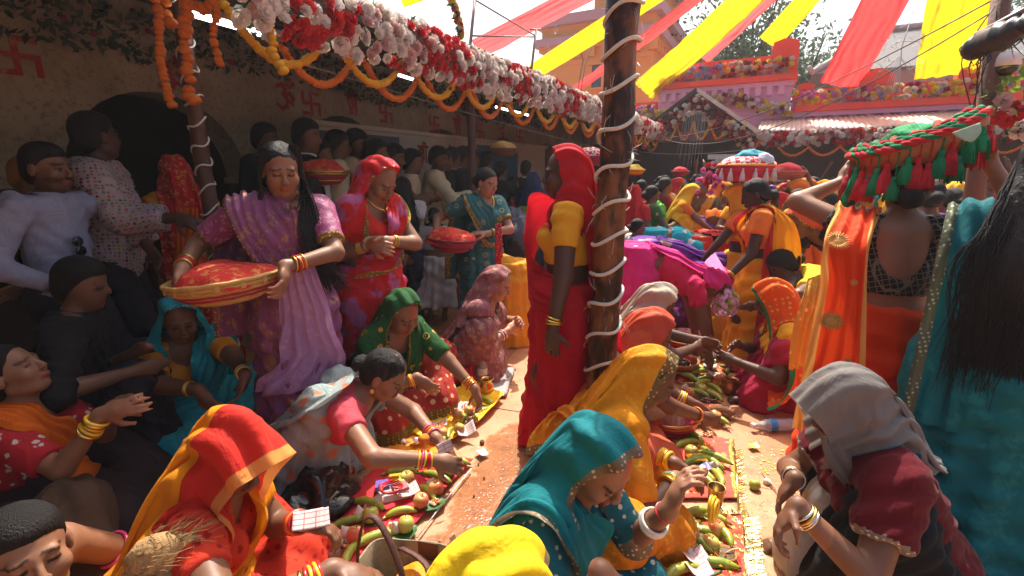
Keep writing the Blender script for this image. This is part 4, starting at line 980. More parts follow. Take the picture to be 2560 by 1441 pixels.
mstring((474, 480), (228, 252), 2.62, ORM, 'small orange marigold tuft tied low on the near gallery post', .056, seed=4)
mstring((412, 425), (-40, 60), 2.66, ORM, 'dark orange marigold bunch at the top of the near gallery post', .06, seed=5)
swag(D(470, 0, 2.6), D(540, -8, 2.6), .05, ORM, .05, 'orange marigold loop at the top of the near gallery post', seed=9)
mstring((660, 705), (60, 178), 2.5, YEM, 'yellow marigold string dropping from the start of the eave', .046, seed=6)

# ------------------------------------------------------------------ pink front building
PINK = plain('pink_wash', (.80, .37, .54), .8, 0, .10, 3, .15, wear=(.72, .33, .47)); VERM = plain('vermilion_wash', (.86, .075, .045), .75, 0, .12, 3, .15, wear=(.75, .08, .05)); OCH = plain('ochre_wash', (.72, .36, .10), .85, 0, .10, 2, .15, wear=(.64, .32, .10)); MAUV = plain('mauve_trim', (.50, .30, .34), .8, 0, .1, 3, .15)
AX = np.array([LN, LD, Z3]); AF = 13.0
fb = thing('pink_building', 'pink temple front with vermilion cornices and flower rows', 'building', W(0, AF, 0)); of = np.array(fb.location)
def fpart(name, boxes):
    q = MB()
    for (l0, l1, a0, a1, z0, z1, mt) in boxes: q.box(W((l0 + l1) / 2, (a0 + a1) / 2, (z0 + z1) / 2), (l1 - l0, a1 - a0, z1 - z0), mt, AX)
    q.off(of); return q.build(name, fb)
fpart('wall', [(-7, 9, AF, AF + .4, 0, 2.75, PINK), (-2.82, .12, AF - .02, AF + .39, 2.75, 3.45, PINK)])
fpart('low_cornice', [(.14, 9, AF - .16, AF + .3, 2.76, 2.90, VERM), (-7, -2.84, AF - .16, AF + .3, 2.74, 2.88, VERM), (.14, 9, AF - .09, AF + .2, 2.66, 2.758, PINK), (-7, -2.84, AF - .09, AF + .2, 2.64, 2.738, PINK)])
fpart('low_parapet', [(.14, 9, AF + .02, AF + .26, 2.902, 3.24, VERM), (-7, -2.84, AF + .02, AF + .26, 2.882, 3.2, VERM)])
fpart('high_cornice', [(-2.92, .2, AF - .18, AF + .3, 3.452, 3.58, VERM), (-2.88, .16, AF - .10, AF + .3, 3.35, 3.45, PINK)])
fpart('high_parapet', [(-2.84, .14, AF + .02, AF + .28, 3.582, 4.02, VERM), (-.38, .16, AF - .05, AF + .33, 3.584, 4.2, VERM)])
for k in range(12): fpart('dentil', [(-2.74 + k * .235, -2.62 + k * .235, AF - .10, AF - .02, 3.16, 3.348, PINK)])
for k in range(18): fpart('dentil', [(.35 + k * .3, .47 + k * .3, AF - .06, AF - .0, 2.55, 2.66, PINK)])
def peak(l0, l1, z, hgt, name='merlon'):
    q = MB(); q.prism([(l0, z), (l1, z), (l1, z + hgt * .55), ((l0 + l1) / 2 + .06, z + hgt), ((l0 + l1) / 2 - .06, z + hgt), (l0, z + hgt * .55)], W(0, AF + .0, 0), LN, Z3, LD * .3, VERM); q.off(of); q.build(name, fb)
peak(-.36, .14, 4.202, .14); peak(1.35, 1.95, 3.242, .32); peak(2.95, 3.8, 3.242, .36); peak(.2, .55, 3.242, .14); peak(5.2, 5.9, 3.242, .32)
fpart('porch_shade_sheet', [(-4.5, 9, AF - .02, AF - .004, 0, 2.2, plain('shaded_pink_wall', (.16, .11, .10), .9, nscale=3))])  # dark sheet over the pink wall, porch shade put into its colour
fpart('doorway_shade', [(-1.9, -1.0, AF - .05, AF - .021, 0, 1.9, DARKR)])  # flat dark panel painted as the shade inside the door opening
# corrugated lean-to and gable in front
for k in range(11):
    l0 = -.42 + k * .95; corr(W(l0, 11.0, 2.22 + .004 * (k % 2)), LN * .98, LD * 2.0 + A(0, 0, .42), 4, TINP if k % 3 else plain('faded_tin', (.50, .38, .35), .55, .1, .15, 5, .2), 'roof_sheet', fb, .012, .09)
corr(W(-1.6, 10.95, 3.06), unit(LD) * 2.0, LN * 1.2 + A(0, 0, -.86), 4, TINP, 'gable_sheet', fb, .012, .09); corr(W(-1.6, 10.95, 3.06), unit(LD) * 2.0, LN * -1.2 + A(0, 0, -.86), 4, TIN, 'gable_sheet', fb, .012, .09)
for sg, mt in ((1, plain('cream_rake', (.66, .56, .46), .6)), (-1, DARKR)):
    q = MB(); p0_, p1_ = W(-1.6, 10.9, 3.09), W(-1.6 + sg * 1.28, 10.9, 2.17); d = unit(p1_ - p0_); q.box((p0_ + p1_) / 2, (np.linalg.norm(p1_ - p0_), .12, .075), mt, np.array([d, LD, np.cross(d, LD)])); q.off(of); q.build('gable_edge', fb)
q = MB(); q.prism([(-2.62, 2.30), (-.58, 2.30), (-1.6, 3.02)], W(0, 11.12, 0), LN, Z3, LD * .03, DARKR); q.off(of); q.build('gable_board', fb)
for l_ in (-2.72, -.45, 1.9, 4.2, 6.5):
    q = MB(); q.box(W(l_, 11.1, 1.1), (.10, .10, 2.2), STEEL, AX); q.box(W(l_, 11.1, .06), (.2, .2, .12), VERM, AX); q.off(of); q.build('porch_post', fb)
q = MB()
for k in range(9): q.lathe([(.03, 0), (.085, .0), (.085, .02), (.03, .02)], W(-1.15 + k * .09, 10.9, 1.60 + .13 * math.sin(k / 8 * 3.14)), plain('white_fretwork', (.72, .68, .62), .5), 10, np.array([LN, Z3, LD]))
q.box(W(-.80, 10.9, 1.76), (.95, .02, .10), MATS['white_fretwork'], AX); tag(q.build('fretwork_arch'), 'white scalloped fretwork arch standing in front of the dark porch door', 'arch')
# flowers on the building
garland('mixed_garland', 'mixed flower row along the high pink parapet', 'garland', [W(x, AF - .06, 3.76) for x in np.linspace(-2.8, .1, 20)], .34, .10, .10, .125, pal_mix, 5, -LD, 3, 1.2)
garland('mixed_garland', 'mixed flower row along the low parapet right of the raised part', 'garland', [W(x, AF - .08, 3.05) for x in np.linspace(.2, 5.5, 30)], .30, .10, .11, .125, pal_mix, 6, -LD, 3, 1.2)
garland('mixed_garland', 'mixed flower chain sagging across the pink wall under the high parapet', 'garland', [W(x, AF - .12, 2.98 + .14 * math.cos((x + 1.3) * 2.2)) for x in np.linspace(-3.1, .2, 30)], .28, .08, .10, .12, pal_mix, 7, -LD, 3, 1.4)
garland('mixed_garland', 'short mixed flower row on the low parapet left of the raised part', 'garland', [W(x, AF - .1, 2.98) for x in np.linspace(-4.4, -2.9, 12)], .26, .08, .10, .12, pal_mix, 8, -LD, 3, 1.4)
garland('porch_garland', 'dark red and white flower band along the porch eave', 'garland', [W(x, 10.93, 2.08) for x in np.linspace(-.45, 4.5, 30)], .28, .09, .10, .11, pal_rw, 9, -LD, 3, 2.2)
garland('gable_garland', 'dark flower band on the left slope of the porch gable', 'garland', [W(-1.6 - t * 1.12, 10.86, 2.83 - t * .82) for t in np.linspace(0, 1, 10)], .40, .08, .11, .11, pal_dk, 10, -LD, 4, 2.2)
garland('gable_garland', 'dark flower band on the right slope of the porch gable', 'garland', [W(-1.6 + t * 1.12, 10.86, 2.83 - t * .82) for t in np.linspace(0, 1, 10)], .40, .08, .11, .11, pal_dk, 11, -LD, 4, 2.2)
for k in range(7): swag(W(-2.6 + k * .33, 10.86, 2.45 if k not in (0, 6) else 2.25), W(-2.6 + (k + 1) * .33, 10.86, 2.45 if k not in (0, 6) else 2.25), .34, YEM if k % 2 else ORM, .05, '%s marigold loop hanging in the porch gable, %s from the left' % ('yellow' if k % 2 else 'orange', ORD[k]), False, 'marigold loops in the gable', seed=20 + k)
for k in range(9): swag(W(.0 + k * .5, 10.9, 1.92), W(.5 + k * .5, 10.9, 1.92), .16, ORM, .045, 'dull orange marigold loop under the porch eave, %s from the gable' % ORD[k], False, 'marigold loops under the porch eave', seed=40 + k)
q = MB(); rg = np.random.default_rng(8)
for k in range(13):
    c = onal(1712 + k * 4.2, 285, 10.6); e = onal(1698 + k * 4.6 + rg.normal() * 3, 400 + rg.normal() * 12, 10.6); m = (c + e) / 2; q.tube([onal(1735, 270, 10.6) * .5 + c * .5, c, m + A(.01, 0, 0), e], .0032, plain('white_string', (.60, .56, .54), .5), 4)
tag(q.build('string_lights', recalc=False), 'umbrella of hanging white string lights in the porch gable', 'string lights')

# ------------------------------------------------------------------ ochre tower
tw = thing('ochre_tower', 'ochre temple tower with mauve cornices behind the gallery', 'building', W(-6, 17.5, 0)); ot = np.array(tw.location)
def tpart(name, boxes):
    q = MB()
    for (l0, l1, a0, a1, z0, z1, mt) in boxes: q.box(W((l0 + l1) / 2, (a0 + a1) / 2, (z0 + z1) / 2), (l1 - l0, a1 - a0, z1 - z0), mt, AX)
    q.off(ot); return q.build(name, tw)
tpart('tower_wall', [(-7.45, -3.75, 16, 20, 0, 5.55, OCH)]); tpart('lower_cornice', [(-7.7, -3.5, 15.75, 20.2, 5.552, 5.80, MAUV), (-7.58, -3.62, 15.87, 20.1, 5.40, 5.55, OCH)]); tpart('parapet', [(-7.5, -3.7, 15.95, 20, 5.802, 6.15, OCH)]); tpart('upper_cornice', [(-7.7, -3.5, 15.75, 20.2, 6.152, 6.45, MAUV)])
tpart('upper_storey', [(-5.7, -3.75, 16.02, 19.9, 6.452, 7.2, OCH)]); tpart('top_cornice', [(-5.9, -3.45, 15.75, 20.1, 7.202, 7.5, MAUV)])
for k in range(8): tpart('bracket', [(-7.35 + k * .5, -7.1 + k * .5, 15.88, 15.995, 5.12, 5.398, OCH)])
for k in range(8): tpart('bracket', [(-3.745, -3.62, 16.2 + k * .48, 16.42 + k * .48, 5.12, 5.398, OCH)])
tpart('string_course', [(-7.5, -3.7, 15.95, 16.0, 4.95, 5.08, OCH)])
o = tpart('window', [(-5.74, -5.28, 15.93, 15.998, 4.1, 4.16, OCH), (-5.74, -5.68, 15.93, 15.998, 4.161, 4.86, OCH), (-5.34, -5.28, 15.93, 15.998, 4.161, 4.86, OCH), (-5.8, -5.22, 15.9, 15.998, 4.861, 4.95, OCH)])
q = MB(); q.box(W(-5.51, 15.985, 4.5), (.33, .02, .69), plain('window_glass', (.06, .08, .10), .15, spec=.6), AX); q.off(ot); q.build('pane', o)

# ------------------------------------------------------------------ old hall behind, right
SLT = plain('slate_roof', (.16, .15, .15), .75, 0, .25, 6, .3); GRW = plain('grey_render', (.30, .29, .28), .85, 0, .2, 3, .2)
oh = thing('old_hall', 'grey tiled old hall roof rising behind the pink parapet on the right', 'building', W(4, 19, 0)); oo = np.array(oh.location)
q = MB(); q.box(W(5.2, 20, 2.1), (8.0, 5.0, 4.2), GRW, AX); q.off(oo); q.build('hall_wall', oh)
q = MB(); V = [W(.6, 17, 4.2), W(9.8, 17, 4.2), W(9.8, 23, 4.2), W(.6, 23, 4.2), W(2.4, 19.2, 5.6), W(8.0, 19.2, 5.6), W(8.0, 20.8, 5.6), W(2.4, 20.8, 5.6)]
q.add(V, [(0, 1, 5, 4), (1, 2, 6, 5), (2, 3, 7, 6), (3, 0, 4, 7), (4, 5, 6, 7), (3, 2, 1, 0)], SLT); q.off(oo); q.build('hall_roof', oh)
for e in ((W(.6, 17, 4.25), W(2.4, 19.2, 5.65)), (W(9.8, 17, 4.25), W(8.0, 19.2, 5.65)), (W(2.4, 19.2, 5.65), W(8.0, 19.2, 5.65))):
    q = MB(); q.tube([e[0] - (e[1] - e[0]) * .06 + Z3 * .22, e[0], e[1]], [.05, .09, .09], plain('ridge_tile', (.36, .34, .32), .8), 8); q.off(oo); q.build('ridge', oh, recalc=False)
# ------------------------------------------------------------------ trees
BARK = plain('bark', (.10, .07, .05), .9, 0, .3, 20, .5); 
def tree(px, py, al, R0, label, seed, leafm, n=2600, sq=.8):
    c = onal(px, py, al); rg = np.random.default_rng(seed); t = thing('tree', label, 'tree', (c[0], c[1], 0)); q = MB(); base = A(c[0], c[1], 0); tips = []
    q.tube([A(0, 0, 0), A(.05, .05, c[2] * .5), A(0, .1, c[2] - R0 * .3)], [.22, .17, .10], BARK, 8)
    for k in range(14):
        a = rg.uniform(0, 6.28); e = A(math.cos(a) * R0 * rg.uniform(.4, .95), math.sin(a) * R0 * rg.uniform(.4, .95), c[2] + R0 * sq * rg.uniform(-.6, .9)); s0 = A(0, .05, c[2] - R0 * rg.uniform(.3, 1.0)); q.tube(spline([s0, (s0 + e) / 2 + A(0, 0, .15), e], 5), [.07, .05, .035, .025, .012], BARK, 5); tips += [e, (s0 + e) / 2, e * .75 + s0 * .25]
    q.build('trunk', t, recalc=False); P_ = []
    for e in tips:
        m = int(n / len(tips)); P_.append(e + rg.normal(size=(m, 3)) * A(R0 * .20, R0 * .20, R0 * .16))
    leaf_mass('crown', np.concatenate(P_), .19, leafm, t, rg)['kind'] = 'thing'
TL1 = plain('tree_leaf', (.07, .13, .06), .5, 0, .5, 8, .1, trans=.35); TL2 = plain('pale_tree_leaf', (.10, .16, .09), .5, 0, .5, 8, .1, trans=.35)
tree(1890, 95, 19, 2.1, 'leafy tree behind the raised pink parapet', 1, TL1, 3400); tree(2020, 170, 21, 1.5, 'smaller leafy tree right of the corner block of the parapet', 2, TL2, 2200); tree(1760, 150, 22, 1.5, 'pale thin tree seen between the yellow and red streamers', 3, TL2, 1600); tree(2560, 40, 22, 1.8, 'tree top showing behind the camera pole at the right edge', 4, TL1, 1800)

# ------------------------------------------------------------------ streamers overhead
def streamcloth(nm, col):
    m = cloth(nm, col, None, trans=.55, weave=False, var=.06, sheen=.1); return m
YST = streamcloth('yellow_streamer', (.88, .66, .01)); RST = streamcloth('coral_streamer', (.82, .13, .14)); OST = streamcloth('red_streamer', (.78, .07, .07))
mast = D(2540, -700, 9.0); SL = [((1190, 125), 7.6, .34, RST, 'wide coral streamer at the upper left, above the gallery roof', 'lat'), ((1332, 180), 9.0, .34, YST, 'bright yellow streamer left of the wrapped pole', 'lat'), ((1440, 222), 13.0, .24, OST, 'narrow red streamer passing behind the wrapped pole', 'al'), ((1608, 228), 12.7, .62, YST, 'broad yellow streamer just right of the wrapped pole', 'al'), ((1752, 142), 13.1, .46, RST, 'coral streamer reaching the high pink parapet', 'al'), ((1920, 108), 13.1, .46, YST, 'yellow streamer ending at the corner block', 'al'), ((2098, 216), 13.05, .78, OST, 'broad red streamer over the low parapet', 'al'), ((2368, 190), 13.05, 1.02, YST, 'widest yellow streamer at the right', 'al'), ((1000, -10), 5.2, .30, YST, 'yellow streamer peeking over the roses at the top', 'lat')]
for k, ((px, py), al, wd, mt, lb, how) in enumerate(SL):
    e = onal(px, py, al); s0 = mast; L = np.linalg.norm(e - s0); d = unit(e - s0); vw = unit((e + s0) / 2 - A(0, 0, CAMH)); sd_ = unit(np.cross(d, vw) * .9 + np.cross(d, Z3) * .45); C = []
    for t in np.linspace(0, 1, 7):
        p = s0 + (e - s0) * t - Z3 * (.5 * math.sin(math.pi * t) - 0) * .5; w_ = wd * (.45 + .55 * min(1, t * 2.2)) / 2; nn = np.cross(sd_, d) * .05 * math.sin(t * 9 + k)
        C.append([p - sd_ * w_ + nn, p - sd_ * w_ * .4, p + sd_ * w_ * .4 - nn, p + sd_ * w_])
    S = sheet(C, 40, 20); tag(sheetobj('streamer', S, mt, None, None, (5, .034 * wd / .5, 2, .02), base=s0, loc=s0, seed=k), lb, 'streamer', 'cloth streamers overhead')
# ------------------------------------------------------------------ wires, frames, lamps
WIREM = plain('black_wire', (.03, .028, .028), .5); 
def wire(p0, p1, sag, label, r=.006, mat=None):
    t = np.linspace(0, 1, 14)[:, None]; P_ = p0 + (p1 - p0) * t - Z3 * sag * (1 - (2 * t - 1)**2); tag(MB().tube(P_, r, mat or WIREM, 4).build('cable', recalc=False), label, 'cable')
wire(onal(1640, 345, 10.6), D(2520, -20, 3.6), .25, 'upper black cable from the gable to the camera pole'); wire(onal(1660, 348, 10.5), D(2530, 0, 3.62), .42, 'lower black cable from the gable to the camera pole'); wire(onal(1600, 380, 10.7), onal(1890, 370, 10.7), .08, 'thin pale cable across the porch opening', .005, MATS['white_string'])
wire(onlat(720, 150, -2.5), onlat(1500, 372, -2.5), .02, 'thin pale cable along the marigold swags', .005, GREYM)
fr = MB(); PIPE = plain('dull_pipe', (.26, .19, .18), .5, .4, .2, 15, .1)
b0 = onlat(1177, 110, -3.2); 
for (x0, y0, x1, y1, r) in ((1187, 0, 1175, 118, .018), (1340, 75, 1327, 190, .018), (1177, 90, 1338, 93, .010), (1187, 0, 1338, 90, .010), (1325, 74, 1352, 74, .010)): fr.tube([onlat(x0, y0, -3.2), onlat(x1, y1, -3.2)], r, PIPE, 8)
tag(fr.build('pipe_frame', recalc=False), 'steel pipe frame standing on the gallery roof', 'frame')
q = MB()
for dx in (0, 8): q.tube([onlat(1440 + dx, 250, -3.6), onlat(1458 + dx, 150, -3.6), onlat(1452 + dx, 130, -3.6) if dx == 0 else onlat(1478, 125, -3.6), onlat(1475 + dx * .3, 90, -3.6)], .012, PIPE, 6)
tag(q.build('bent_pipe', recalc=False), 'pair of bent thin pipes in front of the ochre tower', 'pipe')
def star(q, c, R0, ux, uy, mat, r=.007):
    P_ = [c + (ux * math.sin(k * math.pi / 5) + uy * math.cos(k * math.pi / 5)) * (R0 if k % 2 == 0 else R0 * .42) for k in range(10)]; q.tube(P_, r, mat, 4, True, smooth=False)
LEDW = plain('led_wire', (.45, .44, .50), .5, 0, .1)
sf = thing('star_stand', 'wire star lights on a stand above the low parapet', 'star lights', W(1.65, 12.8, 3.1)); os_ = np.array(sf.location)
for (x, y, R0) in ((2274, 45, .21), (2228, 105, .19), (2298, 98, .17), (2215, 162, .17), (2288, 158, .17)):
    q = MB(); star(q, onal(x, y, 12.75), R0, LN, Z3, LEDW); q.off(os_); q.build('star', sf, recalc=False)
q = MB(); q.tube([onal(2248, 215, 12.75), onal(2254, 120, 12.75), onal(2273, 62, 12.75)], .010, LEDW, 5); q.tube(spline([onal(2228, 112, 12.75), onal(2256, 104, 12.75), onal(2298, 104, 12.75)], 8), .008, LEDW, 4); q.tube([onal(2190, 190, 12.75), onal(2250, 140, 12.75), onal(2282, 195, 12.75)], .012, plain('green_pipe', (.25, .36, .32), .5), 5)
for k in range(5): q.tube([onal(2208 + k * 6, 240, 12.72), onal(2243 + k * 3, 140, 12.72)], .006, LEDW, 4)
q.off(os_); q.build('stand', sf, recalc=False)
for k, (x, y) in enumerate(((1390, 75), (1370, 125), (1375, 190), (1345, 130))):
    q = MB(); star(q, onlat(x, y, -3.8), .10 if k < 3 else .08, LD, Z3, LEDW, .004); tag(q.build('star_light', recalc=False), ['faint wire star highest in front of the ochre tower', 'faint wire star below the highest one, by the tower edge', 'faint wire star just above the gallery roof', 'small faint wire star farthest left by the tower'][k], 'star light', 'wire stars by the tower')
# upright spray of flowers and wire flower above the roof
garland('flower_spray', 'upright spray of yellow and red flowers standing above the gallery roof', 'garland', [onlat(1150, 95, -3.3), onlat(1140, 50, -3.3), onlat(1125, 0, -3.3), onlat(1110, -40, -3.3)], .20, .05, .05, .06, lambda rg, s: [YELF, REDF, YELF, CREAMF][int(rg.integers(0, 4))], 31, LN, 3, 3.0, leafsize=.08)
# camera pole at the right
BLK = plain('black_drum', (.022, .021, .022), .35, .1, .3, 20, .2, .5); CAMW = plain('camera_white', (.70, .66, .66), .4)
rp0 = D(2440, 470, 3.0); rp = A(rp0[0], rp0[1], 0); t = thing('camera_pole', 'rusty pole at the right with a dome camera on a bracket', 'pole', rp); top = D(2520, -120, 3.0)
MB().tube([A(0, 0, 0), A(0, 0, 1.3), top - rp], [.055, .052, .045], plain('rust_pole', (.15, .06, .035), .6, .1, .35, 14, .3), 12).build('shaft', t, recalc=False)
c = D(2516, 165, 2.95) - rp; q = MB(); q.tube([D(2480, 165, 3.0) - rp, D(2500, 140, 2.97) - rp, c + A(0, 0, .05)], .014, CAMW, 8); q.build('bracket', t, recalc=False)
MB().lathe([(.02, .075), (.05, .07), (.062, .04), (.062, -.0), (.055, -.005)], c, CAMW, 18).build('camera_housing', t, recalc=False); MB().lathe([(.054, -.002), (.05, -.03), (.03, -.05), (.001, -.056)], c, BLK, 18).build('camera_dome', t, recalc=False)
p0, p1 = D(2425, 125, 2.9), D(2590, 50, 2.5); q = MB(); rg = np.random.default_rng(12); n_ = 16
q.tube([p0 + (p1 - p0) * k / n_ + rg.normal(size=3) * .004 for k in range(n_ + 1)], [.056 * (1 + .16 * rg.normal()) if k else .045 for k in range(n_ + 1)], BLK, 14)
for k in range(26):
    u = rg.random(); a = rg.uniform(0, 6.28); cc = p0 + (p1 - p0) * u + A(0, math.cos(a), math.sin(a)) * .07; q.tube([cc, cc + A(rg.normal() * .02, 0, -.03), cc + A(rg.normal() * .03, 0, -.05 - .05 * rg.random())], [.006, .004, .001], BLK, 4)
q.tube([p0 + (p1 - p0) * .05 + Z3 * .072, p0 + (p1 - p0) * .9 + Z3 * .078], .012, GREYM, 6)
tag(q.build('black_bundle', recalc=False), 'ragged black wrapped bundle tied across the camera pole', 'bundle')
tag(MB().tube([D(2450, 95, 2.95), D(2570, 15, 2.7)], .016, plain('orange_stick', (.42, .13, .05), .6), 8).build('orange_pipe', recalc=False), 'slanting orange pipe above the black bundle', 'pipe')
q = MB(); rg = np.random.default_rng(6)
for k in range(7): a = D(2498, 20, 2.98) + rg.normal(size=3) * .03; q.tube(spline([a, a + A(rg.normal() * .05, 0, -.15), a + A(rg.normal() * .07, 0, -.3), a + A(rg.normal() * .04, 0, -.5 - .2 * rg.random())], 10), .004, WIREM, 4)
tag(q.build('cable_tangle', recalc=False), 'tangle of black cables hanging on the camera pole', 'cables')
pc = [D(2505, 275, 2.92), D(2540, 300, 2.9), D(2590, 330, 2.85)]; garland('pole_bouquet', 'white and red rose bunch tied behind the tray at the right edge', 'garland', pc, .16, .06, .06, .07, pal_rw, 33, unit(-A(pc[0][0], pc[0][1], 0)), 3, 3.0)
rg = np.random.default_rng(9); tt = thing('leaf_sprig', 'fresh green leaf sprig sticking up beside the camera pole', 'plant', D(2520, 240, 2.95)); leaf_mass('sprig_leaves', D(2520, 240, 2.95) + rg.normal(size=(90, 3)) * A(.07, .05, .10), .07, plain('fresh_leaf', (.20, .32, .05), .5, trans=.4), tt, rg, base=np.array(tt.location))['kind'] = 'thing'
# ------------------------------------------------------------------ people near the camera
GOLD = plain('gold', (.78, .50, .11), .28, 1.0, .15, 30, .05)
BRASS = plain('brass', (.72, .46, .14), .25, 1.0, .2, 25, .08)
YBANG = plain('yellow_bangle', (.85, .48, .02), .3, 0, .1, 30, 0, .6)
RBANG = plain('red_bangle', (.55, .02, .03), .25, 0, .1, 30, 0, .6)
OBANG = plain('orange_bangle', (.8, .2, .02), .3, 0, .1, 30, 0, .6)
PBANG = plain('pink_bangle', (.7, .06, .22), .3, 0, .1, 30, 0, .6)
WBANG = plain('white_bangle', (.78, .72, .62), .35, 0, .06, 30, 0, .5)
SBANG = plain('silver_bangle', (.75, .72, .62), .25, 1.0, .1, 30, .05)
TBANG = plain('teal_bangle', (.02, .35, .33), .25, 0, .1, 30, 0, .6)
def at(px, py, Y): return D(px, py, Y)
def bs(px, Y): return tuple(D(px, 900, Y)[:2] * A(1, 1))
Z3 = A(0, 0, 1)

# woman in red, standing in the middle
M = cloth('scarlet_sari', (.62, .016, .03), 'blotch', (.52, .012, .03), 5, trim=(.6, .03, .05), trimpat=False, trans=.3, trim_metal=0)
P = person('woman in a plain scarlet sari standing beside the wrapped pole, in profile', None, -78, 1.57, headat=(1412, 436, 2.36), hi=2, look=(-84, 5), tone='dark', lean=0, hands=(at(1378, 850, 2.06), None), hdir=(A(-.02, 0, -1), None), fat=1.12, elb=(fwd(-78) * -.6 - rgt(-78) * .3, None), curl=(.6, .5))
blouse(P, cloth('mustard_blouse', (.78, .36, .02)), .52, .2, neckline=.06)
skirt(P, M, .26, .185, flat=1.2, seed=1, pleats=(11, .02))
veil(P, M, front=-.025, drop=.14, spread=.15, back=.62, edge=.012, fold=(9, .010, 2, .003), seed=2, open_=.088, chest=.07)
b = P.base; f, r, u = P.f, P.fr, Z3
ribbon(P, [b + P.pel - r * .16 + f * .02 + u * .04, b + P.pel - r * .05 + f * .19 + u * .12, b + P.pel + f * .21 + r * .03 + u * .27, b + P.pel + f * .18 + r * .09 + u * .41, b + P.sh[1] + u * .07 - r * .03, b + P.sh[1] - f * .13 - u * .02, b + P.sh[1] - f * .17 - u * .3],
       [u * .10, u * .13 + f * .02, u * .19 - r * .05, u * .13 - r * .11, -r * .12, -r * .12, -r * .14], M, 'sari_drape', None, (6, .010), 60, 26, .016)
ribbon(P, [b + P.H - f * .12 - r * .0, b + P.neck - f * .17 - r * .03 - u * .05, b + P.neck - f * .20 - r * .05 - u * .35, b + P.neck - f * .22 - r * .05 - u * .7, b + P.neck - f * .24 - r * .05 - u * 1.05, b + P.neck - f * .24 - r * .04 - u * 1.2], [r * .09 + f * .04, r * .15 + f * .03, r * .15 + f * .04, r * .15 + f * .05, r * .16 + f * .06, r * .17 + f * .06], M, 'sari_end', {'u1': .03}, (4, .015), 50, 26, .016, seed=4)
bangles(P, 0, [GOLD, GOLD, GOLD], .03, .013, .036)

# woman with the split cane basket
M = cloth('mauve_silk', (.27, .085, .19), 'brocade', (.44, .19, .12), 17, trim=(.55, .26, .18), trans=.12, metal2=.45, rough=.55)
MB2 = cloth('mauve_blouse', (.30, .06, .16), 'brocade', (.50, .22, .30), 30, rough=.5, trans=.05)
P = person('young woman in a mauve silk sari with long loose hair, carrying a cane basket', None, 150, 1.60, headat=(703, 428, 2.25), hi=2, look=(148, 16), tone='mid', lean=4, hands=(at(712, 668, 2.0), at(452, 678, 1.96)), hdir=(A(.1, -.5, -.6), A(.35, -.6, -.55)), palm=(A(-.9, 0, .2), A(.9, .1, .3)), elb=(A(.9, .2, -.5), A(-.9, .3, -.4)), sindoor=False, curl=(.8, .6))
blouse(P, MB2, .78, .2, trimw=.02)
skirt(P, M, .27, .17, seed=3)
pallu(P, M, False, .45, {'v0': .02, 'v1': .02}, (7, .012), .20, seed=5)
PL = cloth('lilac_cotton', (.50, .27, .48), 'brocade', (.58, .34, .5), 13, trans=.2)
ribbon(P, [at(745, 665, 2.12), at(755, 740, 2.12), at(770, 830, 2.16), at(790, 890, 2.2), at(760, 960, 2.25)], [A(.07, .02, 0), A(.10, .02, 0), A(.12, .02, -.02), A(.14, .02, -.03), A(.13, .02, 0)], PL, 'sari_pleats', None, (5, .016), off=.018)
hair(P, 'long', long_=.5, wid=.12, seed=2, strands=70)
mb = MB(); rg = np.random.default_rng(4); b = P.base
def wave(P_, amp): n_ = len(P_); ph = rg.uniform(0, 6.28); return P_ + P.r * (amp * np.sin(np.linspace(0, 9, n_) + ph) * np.linspace(0, 1, n_))[:, None] + rg.normal(size=P_.shape) * .0015
for i in range(190):
    x = rg.normal(); s0 = P.hd(-.02 - .06 * rg.random(), .03 - .07 * rg.random(), .118 - .05 * rg.random()); s1 = P.hd(-.094, .0 + .02 * x, -.04); s2 = P.neck - P.r * (.085 + .024 * x) + P.tf * (.10 + .03 * rg.random()) - Z3 * .10; s3 = P.neck - P.r * (.115 + .034 * x) + P.tf * .165 - Z3 * (.24 + .05 * x); s4 = P.neck - P.r * (.15 + .05 * x) + P.tf * .17 - Z3 * (.36 + .09 * rg.random())
    mb.tube(wave(spline([s0, s1, s2, s3, s4], 16), .010), np.linspace(.0052, .0010, 16), HAIR, 4, caps=False)
for i in range(60):
    x = rg.normal(); s0 = P.hd(.05 + .03 * rg.random(), .02 - .05 * rg.random(), .10 - .05 * rg.random()); s1 = P.hd(.093, .0 + .02 * x, -.04); s2 = P.neck + P.r * (.08 + .02 * x) + P.tf * .06 - Z3 * .10; s3 = P.neck + P.r * (.07 + .03 * x) + P.tf * .12 - Z3 * (.22 + .08 * rg.random())
    mb.tube(wave(spline([s0, s1, s2, s3], 14), .008), np.linspace(.0055, .001, 14), HAIR, 4, caps=False)
me = mb.mesh('loose_lock'); a_ = me.attributes.new('col', 'FLOAT_COLOR', 'POINT'); a_.data.foreach_set('color', np.tile(A(.016, .013, .013, 1), (len(me.vertices), 1)).astype(np.float32).ravel()); o = link('loose_lock', me, P.root); o['kind'] = 'stuff'
necklace(P, GOLD, .10, .0035); bangles(P, 0, [GOLD, RBANG, GOLD, RBANG, GOLD], .04, .011); bangles(P, 1, [GOLD, RBANG, GOLD, RBANG, GOLD], .04, .011)

